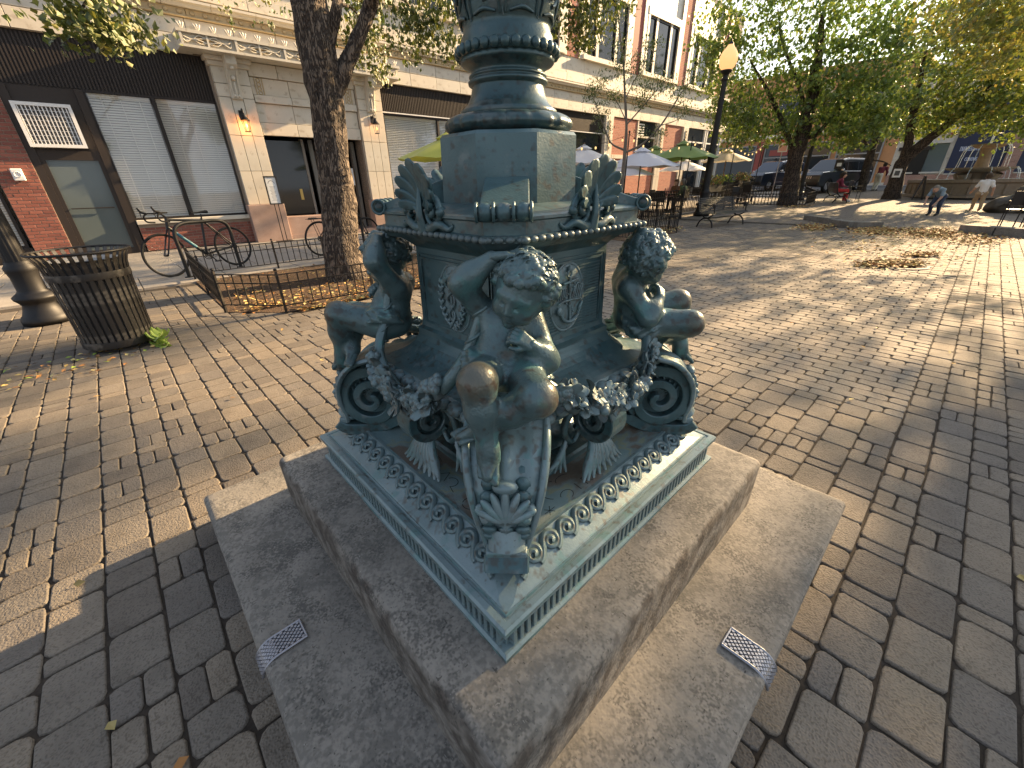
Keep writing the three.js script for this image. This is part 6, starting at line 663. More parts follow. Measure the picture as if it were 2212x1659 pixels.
function tree(label, base, trunks, links, clumps, per, size, cols, seed, bark, form) {
  const t = thing('tree', label, 'tree', V(0, 0, 0)); const main = trunks.shift(); obj('trunk', barkTube(main[0].map(p => [p.x, p.y, p.z]), main[1], 18), bark, t);
  for (const [p, r] of trunks) obj('limb', barkTube(p.map(v => [v.x, v.y, v.z]), r, 10), bark, t);
  for (const [a, b, r] of links) { const m = a.clone().lerp(b, 0.5); m.y += 0.18 * a.distanceTo(b) * 0.4; obj('branch', taper([[a.x, a.y, a.z], [m.x, m.y, m.z], [b.x, b.y, b.z]], [r, r * 0.6, r * 0.2], 6), bark, t); }
  mesh('crown', prep(leaves(clumps, per, size, cols, seed, form)), leafMat, t).userData.kind = 'stuff'; return t;
}
const br = (a, k) => a.map(c => c.map(v => v * k));
const LIME = br( [[0.085, 0.125, 0.022], [0.1, 0.145, 0.025], [0.13, 0.165, 0.03], [0.19, 0.21, 0.035], [0.25, 0.24, 0.04]], 1.0), MAPLE = br([[0.052, 0.085, 0.018], [0.072, 0.112, 0.02], [0.1, 0.145, 0.024], [0.14, 0.18, 0.028], [0.19, 0.21, 0.034]], 1.9), GOLD = br([[0.1, 0.14, 0.028], [0.14, 0.175, 0.03], [0.19, 0.205, 0.035], [0.25, 0.235, 0.04], [0.3, 0.23, 0.045]], 1.35);
{ // thick tree by the entrance
  const b = S(2.7, 6.98), D = Math.hypot(b.x - CAM.x, b.z - CAM.z), T = (x, y, d = 0) => AD(x, y, D + d), top = T(665, 0), lift = (p, h, u = 0, w = 0) => p.clone().add(V(0, h, 0)).addScaledVector(EU, u).addScaledVector(EW, w);
  const tr = [[[lift(b, -0.1), T(742, 560), T(730, 440), T(714, 290), T(700, 195), T(682, 90), top, lift(top, 1.6, -0.3, 0.2), lift(top, 3.4, -0.5, 0.1)], [0.34, 0.27, 0.235, 0.23, 0.245, 0.225, 0.19, 0.13, 0.06]], [[T(706, 225), T(738, 165), T(768, 95), T(800, 15), T(818, -50, -0.4), T(836, -120, -0.8)], [0.13, 0.105, 0.095, 0.085, 0.07, 0.04]], [[T(700, 150), T(714, 80), T(728, 10), T(735, -60, 0.4)], [0.09, 0.075, 0.065, 0.04]]];
  const cl_ = []; for (const [x, y, d, R, m] of [[120, 5, -1.2, 0.5, 0.5], [175, 22, -1.2, 0.55, 1], [210, 48, -1.2, 0.42, 0.8], [262, 62, -1.2, 0.34, 0.5], [300, 74, -1.2, 0.2, 0.2], [235, 8, -1.2, 0.4, 0.4], [860, 12, 0.5, 0.6, 0.9], [905, 45, 0.6, 0.55, 1], [940, 80, 0.6, 0.5, 0.9], [975, 30, 0.8, 0.6, 1], [985, 110, 0.8, 0.3, 0.35], [890, 100, 0.9, 0.35, 0.35], [795, 105, 1.2, 0.45, 0.7], [790, 55, 1.2, 0.5, 0.8], [820, 150, 1.2, 0.3, 0.3], [770, 10, 0.8, 0.4, 0.5], [1225, 15, 1.5, 0.6, 1.2], [1270, 25, 1.5, 0.62, 1.3], [1250, 65, 1.5, 0.42, 0.8], [1318, 5, 1.5, 0.5, 0.8], [1262, 92, 1.5, 0.22, 0.25]]) cl_.push([T(x, y, d), R * 0.85, m * (x < 400 ? 0.55 : 0.8)]);
  const r = rng(4); for (let i = 0; i < 26; i++) { const a = r() * 6.28, d = 1 + r() * 3.2; cl_.push([lift(top, 1.3 + r() * 4.5, d * Math.cos(a), d * Math.sin(a)), 0.95, 1.1]); }
  const L = [[T(818, -50, -0.4), T(905, 45, 0.6), 0.035], [T(836, -120, -0.8), T(975, 30, 0.8), 0.035], [T(836, -120, -0.8), T(1225, 15, 1.5), 0.04], [T(1225, 15, 1.5), T(1270, 25, 1.5), 0.02], [T(728, 10), T(790, 55, 1.2), 0.03], [lift(top, 1.4, -0.3, 0.2), T(175, 22, -1.2), 0.05], [T(175, 22, -1.2), T(262, 62, -1.2), 0.012], [T(905, 45, 0.6), T(940, 80, 0.6), 0.012], [T(680, 150), T(676, 190, -0.35), 0.01]];
  tree('thick furrowed tree trunk in the mulched pit before the shop entrance', b, tr, L, cl_, 520, 0.075, LIME, 31, M.bark, 0.36);
}
{ // young tree with feathery leaves
  const b = G(1336, 492), D = Math.hypot(b.x - CAM.x, b.z - CAM.z), T = (x, y, d = 0) => AD(x, y, D + d);
  const tr = [[[b, T(1342, 409), T(1350, 330), T(1353, 277), T(1350, 204), T(1346, 130), T(1338, 60), T(1334, 0)], [0.07, 0.062, 0.058, 0.045, 0.036, 0.026, 0.018, 0.008]], [[T(1350, 330), T(1386, 312), T(1427, 271), T(1474, 198, 0.3), T(1500, 168, 0.4)], [0.035, 0.03, 0.026, 0.018, 0.008]], [[T(1350, 325), T(1321, 310), T(1309, 286), T(1292, 240), T(1278, 200)], [0.03, 0.026, 0.02, 0.015, 0.006]], [[T(1353, 270), T(1380, 240), T(1410, 205), T(1440, 170)], [0.022, 0.018, 0.012, 0.005]], [[T(1350, 215), T(1375, 165), T(1398, 125), T(1412, 90)], [0.018, 0.014, 0.01, 0.005]], [[T(1353, 262), T(1330, 215), T(1305, 185)], [0.016, 0.012, 0.005]], [[T(1427, 271), T(1460, 260), T(1490, 238)], [0.014, 0.01, 0.004]]];
  const c = []; for (const [x, y, R, m] of [[1280, 195, 0.35, 1], [1290, 240, 0.35, 0.9], [1300, 170, 0.3, 0.7], [1325, 215, 0.35, 0.8], [1340, 150, 0.4, 1], [1340, 100, 0.4, 0.8], [1390, 130, 0.4, 0.9], [1410, 95, 0.35, 0.7], [1400, 190, 0.4, 1], [1435, 180, 0.4, 1], [1470, 200, 0.35, 0.8], [1498, 165, 0.4, 0.8], [1480, 240, 0.35, 0.6], [1370, 170, 0.35, 0.7], [1385, 220, 0.3, 0.6], [1330, 50, 0.4, 0.6], [1390, 285, 0.25, 0.3], [1305, 275, 0.28, 0.4], [1425, 290, 0.3, 0.5], [1350, 20, 0.4, 0.5]]) c.push([T(x, y), R, m]);
  tree('slender young tree with sparse feathery leaves in a railed pit', b, tr, [], c, 400, 0.066, [[0.09, 0.14, 0.03], [0.12, 0.17, 0.035], [0.08, 0.12, 0.028], [0.15, 0.18, 0.045]], 52, M.barkPale, 0.22);
}
const crown = (list, D) => list.map(([x, y, R, m, d = 0]) => [AD(x, y, D + d), R, m]);
{ // leaning maple
  const b = G(1698, 443), D = Math.hypot(b.x - CAM.x, b.z - CAM.z), T = (x, y, d = 0) => AD(x, y, D + d);
  const tr = [[[b, T(1708, 400), T(1716, 350), T(1724, 320), T(1738, 270), T(1756, 200), T(1768, 120), T(1776, 30)], [0.42, 0.33, 0.3, 0.3, 0.23, 0.19, 0.14, 0.07]], [[T(1718, 330), T(1700, 290), T(1690, 262), T(1660, 200), T(1620, 130)], [0.12, 0.1, 0.09, 0.07, 0.03]], [[T(1730, 300), T(1760, 292), T(1800, 250), T(1850, 200)], [0.09, 0.08, 0.06, 0.03]], [[T(1745, 245), T(1720, 170), T(1690, 90), T(1680, 20)], [0.09, 0.07, 0.05, 0.02]]];
  const c = crown([[1560, 50, 1.3, 1], [1545, 110, 1.1, 0.8], [1610, 120, 1.5, 1.1], [1560, 180, 1.1, 0.8], [1610, 215, 1.4, 1.1], [1555, 245, 0.9, 0.7], [1590, 285, 1.0, 0.9], [1640, 275, 1.1, 0.9], [1660, 50, 1.6, 1], [1690, 150, 1.5, 1], [1680, 225, 1.4, 1], [1700, 285, 0.9, 0.7], [1760, 90, 1.6, 1], [1775, 185, 1.5, 1], [1760, 260, 1.2, 0.9], [1830, 40, 1.6, 1], [1850, 140, 1.6, 1.1], [1835, 225, 1.5, 1.1], [1830, 282, 1.1, 0.9], [1900, 90, 1.6, 1], [1910, 190, 1.5, 1], [1890, 265, 1.2, 1], [1720, -30, 1.8, 0.9], [1840, -60, 2, 0.9], [1600, -30, 1.5, 0.7], [1780, -140, 2, 0.8]], D);
  tree('leaning maple with a dark trunk and broad green crown in a railed pit', b, tr, [], c, 760, 0.15, MAPLE, 61, M.barkDark, 0.42);
}
{ const b = G(1860, 414), D = Math.hypot(b.x - CAM.x, b.z - CAM.z), T = (x, y, d = 0) => AD(x, y, D + d); tree('slim grey-brown tree next to the far litter bin', b, [[[b, T(1868, 375), T(1880, 335), T(1888, 310), T(1905, 270), T(1915, 210)], [0.24, 0.2, 0.19, 0.16, 0.11, 0.05]], [[T(1886, 325), T(1870, 310), T(1862, 290), T(1850, 260)], [0.08, 0.07, 0.06, 0.03]], [[T(1882, 345), T(1910, 350), T(1925, 358)], [0.05, 0.035, 0.015]]], [], crown([[1870, 265, 1.7, 0.8], [1930, 262, 1.8, 1], [1960, 220, 2, 1], [1900, 215, 1.9, 1], [1950, 130, 2.2, 1], [1890, 60, 2.2, 0.9], [1980, 275, 1.3, 0.7]], D), 700, 0.17, MAPLE, 71, M.barkDark, 0.42); }
{ const b = G(1924, 430), D = Math.hypot(b.x - CAM.x, b.z - CAM.z), T = (x, y, d = 0) => AD(x, y, D + d); const t = tree('dark forked tree carrying a small white notice near the fountain', b, [[[b, T(1934, 395), T(1948, 355), T(1965, 335), T(2000, 305), T(2050, 265), T(2100, 225), T(2150, 170)], [0.36, 0.29, 0.26, 0.22, 0.17, 0.13, 0.1, 0.04]], [[T(1950, 350), T(1962, 310), T(1968, 270), T(1985, 190), T(2000, 110)], [0.2, 0.17, 0.15, 0.1, 0.04]]], [], crown([[1990, 250, 1.4, 0.8], [2030, 215, 1.6, 1], [2075, 245, 1.2, 0.7], [2090, 180, 1.7, 1.1], [2140, 225, 1.5, 1], [2180, 180, 1.7, 1.1], [2195, 245, 1.3, 0.9], [2010, 140, 1.8, 1], [2080, 90, 1.9, 1], [2150, 110, 1.9, 1.1], [2040, 40, 1.9, 1], [1970, 60, 1.8, 0.9], [2210, 60, 1.8, 1], [2130, 20, 1.9, 0.9], [2240, 140, 1.9, 1], [2060, -40, 2, 0.8], [2240, 260, 1.4, 0.8]], D).concat([[27, 13.6, 11.5], [29, 12.5, 11.7], [25.6, 14.6, 10.4]].map(([u, w, y]) => [S(u, w, y), 0.8, 0.6])), 800, 0.15, [...MAPLE, ...GOLD], 81, M.barkDark, 0.42);  // the last high clumps are unseen, added to cast shadow bands on paving
  const n = thing('tree_notice', 'small white framed notice fixed to the dark forked tree', 'notice', T(1938, 374, -0.36), Math.atan2(CAM.x - b.x, CAM.z - b.z)); obj('card', rb(0.3, 0.36, 0.02, 0.005, 0, 0, 0), M.white, n); obj('print', bx(-0.09, 0.09, -0.1, 0.1, 0.011, 0.014), std({ color: rgb(0.1, 0.1, 0.1) }), n); }
{ // golden tree whose trunk stands beyond the right edge; its crown shades the near paving
  const b = S(16.5, 19.6), T = (u, w, y) => S(u, w, y), r = rng(91); const c = []; for (let i = 0; i < 46; i++) { const a = r() * 6.28, d = Math.sqrt(r()) * 4.6; c.push([T(16 + d * Math.cos(a), 18.9 + d * Math.sin(a), 3.5 + r() * 5.2), 1.1, 0.9]); } for (let i = 0; i < 22; i++) c.push([T(10.5 + r() * 4.5, 15.9 + r() * 2.9, 3.7 + r() * 2.2), 0.85, 0.75]); for (const [x, y, d, R, m] of [[2060, 15, 17, 0.9, 0.5], [2120, 30, 17, 0.9, 0.6], [2180, 60, 16, 1, 0.8], [2150, 5, 16, 0.9, 0.6], [2205, 110, 17, 0.9, 0.6], [2195, 20, 19, 1.2, 0.9], [2100, 60, 20, 1.2, 0.8], [2170, 130, 20, 1.2, 0.8]]) c.push([AD(x, y, d), R, m]);
  tree('golden-leaved tree hanging over the right edge of the plaza', b, [[[b, T(16.5, 19.5, 1.5), T(16.4, 19.3, 3.2), T(16.2, 19, 5), T(16, 18.6, 7.5)], [0.34, 0.27, 0.25, 0.17, 0.06]], [[T(16.4, 19.3, 3.2), T(15.2, 18, 4.4), T(14, 16.6, 5.4)], [0.14, 0.1, 0.04]], [[T(16.4, 19.3, 3.4), T(17.4, 17.8, 5), T(18.4, 16.4, 6.2)], [0.13, 0.09, 0.04]], [[T(16.3, 19.2, 4), T(14.6, 20, 5.8), T(13.4, 20.6, 7)], [0.12, 0.09, 0.04]]], [], c, 650, 0.12, GOLD, 93, M.barkDark, 0.36); }
// ================= the side street and what lies beyond =================
structure(obj('road', sheet(34.6, 45.4, -90, 120, 12, 20, 0.012), M.asphalt, scene, true));
structure(obj('far_sidewalk', sheet(45.4, 50, -90, 120, 6, 20, 0.03), M.walk, scene, true));
const WU = (px, py, u) => { const d = rayOf(px, py), t = (u - 0) / (d.x * EU.x + d.z * EU.z); const P = CAM.clone().addScaledVector(d, t); return [wOf(P), P.y]; };
M.orange = std({ map: noiseMap([0.5, 0.24, 0.1], [0.6, 0.31, 0.14], 15, 2), roughness: 0.8 }); M.tanBrick = std({ map: tex(512, (x, y) => { const row = Math.floor(y * 24), fy = y * 24 - row, X = x * 8 + (row % 2) * 0.5, k = Math.floor(X) % 8, fx = X - Math.floor(X); return (fy < 0.16 || fx < 0.06) ? [0.4, 0.34, 0.28] : mixc([0.3, 0.15, 0.1], [0.42, 0.22, 0.15], hash2(row, k, 6)); }, 1.8), roughness: 0.9 });
M.navy = std({ color: rgb(0.03, 0.04, 0.075), roughness: 0.5 });
function farBuilding(name, label, w0, w1, h, mat, fn) { const t = thing(name, label, 'building', S(50, w0, 0), TH - Math.PI / 2); obj('wall', bx(0, w1 - w0, -0.5, h, -6, -0.3), mat, t); fn(t, w1 - w0); return t; } // local x runs along +w, z faces the plaza
farBuilding('corner_building', 'orange rendered corner building with big shop windows behind the parked cars', -12, 7.6, 10, M.orange, (t, L) => {
  for (const [a, b] of [[0.5, 4], [5, 8.6], [9.6, 11.9], [12.9, 15], [15.6, 18.6]]) { obj('window', bx(a, b, 1.0, 4.2, -0.34, -0.2), M.glassDarkInside, t); obj('window_frame', [bx(a - 0.1, a, 0.9, 4.3, -0.3, -0.1), bx(b, b + 0.1, 0.9, 4.3, -0.3, -0.1), bx(a, b, 4.2, 4.3, -0.3, -0.1), bx(a, b, 0.9, 1.0, -0.3, -0.1), bx(a, b, 3.1, 3.2, -0.3, -0.12)], M.greyPlastic, t); obj('upper_window', bx(a + 0.2, b - 0.2, 5.8, 8.2, -0.34, -0.24), M.glassDarkInside, t); }
  obj('cornice', bx(0, L, 4.8, 5.1, -0.3, 0.1), M.terra, t); for (const x of [4.5, 9.1, 12.4]) obj('pier', bx(x - 0.3, x + 0.3, 0, 4.8, -0.3, 0.05), x > 9 && x < 10 ? M.redPaint : M.orange, t); obj('plinth', bx(0, L, 0, 0.85, -0.3, -0.06), M.terra, t); obj('shop_sign', bx(10, 11.6, 3.3, 3.8, -0.12, -0.04), M.redPaint, t);
});
farBuilding('stone_building', 'pale stone-fronted building between the orange corner and the navy panels', 7.6, 11.3, 9, M.terra, (t, L) => { for (const [a, b] of [[0.5, 1.5], [2.1, 3.2]]) { obj('window', bx(a, b, 1.6, 3.6, -0.34, -0.22), M.glassGrey, t); obj('lintel', bx(a - 0.1, b + 0.1, 3.6, 3.9, -0.3, -0.1), M.terra2, t); obj('sill', bx(a - 0.1, b + 0.1, 1.48, 1.6, -0.3, -0.1), M.terra2, t); } obj('plinth', bx(0, L, 0, 1.4, -0.3, -0.12), M.tanBrick, t); obj('band', bx(0, L, 4.3, 4.6, -0.3, -0.05), M.terra2, t); });
{ // navy-panelled clinic front with brick piers
  const w0 = 11.3, P1 = WU(2024, 373, 50)[0] - w0, P2 = WU(2172, 372, 50)[0] - w0, y0 = WU(2075, 374, 50)[1], yb = y0;
  const cv = document.createElement('canvas'); cv.width = 1024; cv.height = 768; const x = cv.getContext('2d'); x.fillStyle = '#232b45'; x.fillRect(0, 0, 1024, 768); x.fillStyle = '#c9cdd8'; x.font = 'bold 74px sans-serif'; x.fillText('IMMEDIATE CARE', 130, 500); x.font = 'bold 56px sans-serif'; x.fillText('COMING SOON', 300, 620); x.font = '34px sans-serif'; x.fillText('Northwestern', 400, 96); x.fillText('Medicine', 400, 136); x.strokeStyle = '#dfe3ea'; x.lineWidth = 16; x.beginPath(); x.moveTo(236, 140); x.lineTo(258, 66); x.lineTo(300, 136); x.lineTo(342, 66); x.lineTo(364, 140); x.stroke(); x.lineWidth = 10; x.beginPath(); x.moveTo(276, 66); x.lineTo(316, 130); x.stroke(); x.strokeStyle = '#3a4257'; x.lineWidth = 3; x.beginPath(); x.moveTo(0, 240); x.lineTo(1024, 240); x.stroke(); const tx = new THREE.CanvasTexture(cv); tx.colorSpace = THREE.SRGBColorSpace;
  const t = farBuilding('clinic_building', 'navy-panelled front with brick piers and white lettering behind the fountain', w0, 48, 9, M.navy, (t, L) => {
    const pw = 0.75, bays = []; for (let k = -1; k < 6; k++) bays.push(P1 + k * (P2 - P1)); for (const b of bays) if (b > 0.2) obj('brick_pier', bx(b - pw / 2, b + pw / 2, 0, 8.8, -0.3, 0.02), M.tanBrick, t);
    for (let k = 0; k < 5; k++) { const a = P1 + k * (P2 - P1) + pw / 2, b = a + (P2 - P1) - pw; obj('brick_base', bx(a, b, 0, yb - 0.08, -0.3, -0.08), M.tanBrick, t); obj('base_sill', bx(a, b, yb - 0.08, yb, -0.3, -0.02), M.terra, t); const g = new THREE.PlaneGeometry(b - a, 4.4).translate((a + b) / 2, yb + 2.2, -0.2); obj('navy_panel', g, k === 0 ? std({ map: tx, roughness: 0.55 }) : M.navy, t, true); obj('panel_joint', [bx(a, b, yb + 3.0, yb + 3.04, -0.2, -0.18)], M.black, t); }
    obj('entrance_door', bx(P1 - 2.7, P1 - 1.0, 0, 3.2, -0.3, -0.2), M.black, t); obj('door_head', bx(P1 - 2.9, P1 - 0.8, 3.2, 3.45, -0.3, -0.1), M.brown2, t); if (P1 > 3) obj('brick_base', bx(0.1, P1 - 2.9, 0, yb - 0.08, -0.3, -0.08), M.tanBrick, t); obj('alarm_bell', sph(0.1, P1, 4.2, 0.08, 10, 8), M.redPaint, t);
  });
}
// ---- fountain ----
M.stone = std({ map: noiseMap([0.16, 0.125, 0.085], [0.26, 0.21, 0.15], 33, 0.9, 9), bumpMap: concBump, bumpScale: 0.01, roughness: 0.85 }); M.water = new THREE.MeshPhysicalMaterial({ color: rgb(0.85, 0.92, 0.95), roughness: 0.12, transmission: 0.75, thickness: 0, side: THREE.DoubleSide });
{ const p = G(2090, 424), t = thing('fountain', 'tiered stone fountain with water running from its bowls', 'fountain', p, TH), R = 2.3; const g8 = (prof) => { const g = lathe(prof, 8).toNonIndexed(); g.computeVertexNormals(); return g; };
  obj('basin', g8([[R - 0.25, 0.3], [R - 0.22, 0.72], [R + 0.06, 0.74], [R + 0.08, 0.62], [R, 0.56], [R - 0.02, 0.12], [R + 0.1, 0.1], [R + 0.12, 0]]), M.stone, t); for (let i = 0; i < 24; i++) { const a = i / 24 * 6.283, q = Math.cos(Math.PI / 8) * R / Math.cos(((a % (Math.PI / 4)) - Math.PI / 8)); obj('basin_flute', bar([q * Math.sin(a) * 1.0, 0.14, q * Math.cos(a)], [q * Math.sin(a), 0.54, q * Math.cos(a)], 0.05, 6), M.stone, t); } obj('basin_water', cyl(R - 0.2, R - 0.2, 0.02, 8, 0, 0.6, 0), M.water, t); obj('basin_floor', cyl(R - 0.1, R - 0.1, 0.06, 8, 0, 0.26, 0), M.stone, t);
  for (let i = 0; i < 4; i++) { const a = i * Math.PI / 2 + 0.6; obj('foot', taper([[0.75 * Math.cos(a), 0.3, 0.75 * Math.sin(a)], [0.6 * Math.cos(a), 0.7, 0.6 * Math.sin(a)], [0.72 * Math.cos(a), 1.0, 0.72 * Math.sin(a)]], [0.24, 0.18, 0.26], 8), M.stone, t); }
  obj('column', lathe([[0.5, 0.3], [0.42, 0.5], [0.3, 0.8], [0.34, 1.05], [0.3, 1.1], [0.24, 1.3], [0.2, 1.7], [0.26, 1.95], [0.3, 2.0]], 16), M.stone, t); obj('lower_bowl', lathe([[0.2, 1.0], [0.7, 1.02], [1.15, 1.14], [1.2, 1.22], [1.12, 1.2], [0.6, 1.1], [0.2, 1.1]], 32), M.stone, t); obj('upper_bowl', lathe([[0.15, 1.96], [0.4, 2.0], [0.6, 2.1], [0.62, 2.16], [0.55, 2.14], [0.2, 2.06]], 24), M.stone, t);
  const w = []; for (let i = 0; i < 9; i++) { const a = i / 9 * 6.283; w.push(taper([[0.6 * Math.cos(a), 2.14, 0.6 * Math.sin(a)], [0.75 * Math.cos(a), 2.0, 0.75 * Math.sin(a)], [0.85 * Math.cos(a), 1.2, 0.85 * Math.sin(a)]], [0.02, 0.016, 0.01], 5)); } for (let i = 0; i < 12; i++) { const a = i / 12 * 6.283 + 0.2; w.push(taper([[1.18 * Math.cos(a), 1.22, 1.18 * Math.sin(a)], [1.3 * Math.cos(a), 1.1, 1.3 * Math.sin(a)], [1.4 * Math.cos(a), 0.62, 1.4 * Math.sin(a)]], [0.02, 0.016, 0.01], 5)); } w.push(taper([[0, 2.05, 0], [0.06, 2.6, 0], [0.2, 3.2, 0.05], [0.28, 3.3, 0.06]], [0.05, 0.045, 0.06, 0.02], 7)); obj('water_jet', w, M.water, t).userData.kind = 'stuff'; }
// ---- dark boulder-like sculpture ----
{ const p = G(2200, 459), t = thing('sculpture', 'dark folded boulder-like bronze sculpture on the plaza', 'sculpture', p, -0.5); const g = net((x, y, z) => { let d = cap(x, y, z, [-0.55, 0.15, 0, 0.3, 0.35, 0.3, 0, 0.42]); d = smin(d, cap(x, y, z, [0.1, 0.5, 0, 0.38, 0.6, 1.0, -0.05, 0.3]), 0.12); d = smin(d, cap(x, y, z, [0.6, 0.3, 0.1, 0.4, 0.9, 0.85, 0, 0.32]), 0.12); d = smin(d, cap(x, y, z, [-0.2, 0.7, 0.1, 0.12, 0.5, 0.95, 0.12, 0.2]), 0.08); d += 0.05 * Math.sin((x * 0.8 - y * 1.2) * 9 + fbm3(x * 2, y * 2, z * 2) * 4) + 0.05 * fbm3(x * 5, y * 5, z * 5); return Math.max(d, -y - 0.02); }, [-1.1, -0.1, -0.8, 1.5, 1.6, 0.8], 0.035); obj('rock_folds', g, std({ map: noiseMap([0.035, 0.032, 0.026], [0.11, 0.09, 0.065], 55, 0.7, 8), roughness: 0.45, metalness: 0.3 }), t); }
// ---- parking sign, notice post, sandwich board, far bin ----
{ const b = S(27.5, 7.0), t = thing('parking_sign', 'white and red street sign on a thin pole near the parked cars', 'sign', b, Math.atan2(CAM.x - b.x, CAM.z - b.z)); const at = AD(1690, 325, Math.hypot(AD(1690, 325, 1).x - CAM.x, 1) && Math.hypot(b.x - CAM.x, b.z - CAM.z)); t.position.x = at.x; t.position.z = at.z; obj('pole', bar([0, 0, 0], [0, 2.9, 0], 0.025), M.steel, t); obj('plate', rb(0.42, 0.6, 0.01, 0.004, 0, 2.55, 0.03), M.white, t); obj('red_band', bx(-0.19, 0.19, 2.68, 2.82, 0.036, 0.04), std({ color: rgb(0.55, 0.05, 0.04) }), t); obj('red_panel', bx(-0.17, 0.17, 2.3, 2.58, 0.036, 0.039), std({ color: rgb(0.75, 0.4, 0.36) }), t); }
{ const b = G(1790, 416), t = thing('notice_post', 'grey post with a brown box and pasted papers near the parked cars', 'post', b, Math.atan2(CAM.x - b.x, CAM.z - b.z)); obj('foot', lathe([[0.35, 0], [0.3, 0.25], [0.15, 0.4], [0, 0.42]], 14), M.concrete, t); obj('post', bar([0, 0.3, 0], [0, 2.2, 0], 0.07, 10), M.greyPlastic, t); obj('box', rb(0.4, 0.55, 0.25, 0.02, 0.1, 1.5, 0.05), M.brown2, t); obj('paper', [bx(0.0, 0.22, 1.42, 1.6, 0.176, 0.181)], M.white, t); }
{ const b = G(1980, 431), t = thing('sandwich_board', 'black folding board standing in front of the fountain basin', 'board', b, 0.9); for (const s of [-1, 1]) { const o = obj('panel', rb(0.6, 1.0, 0.03, 0.005, 0, 0.5, 0), M.black, t); o.position.z = s * 0.18; o.rotation.x = -s * 0.17; } obj('hinge', bar([-0.28, 0.98, 0], [0.28, 0.98, 0], 0.02), M.iron, t); }
litterBin(G(1849, 411), 'black slatted litter bin beside the slim far tree', 24);
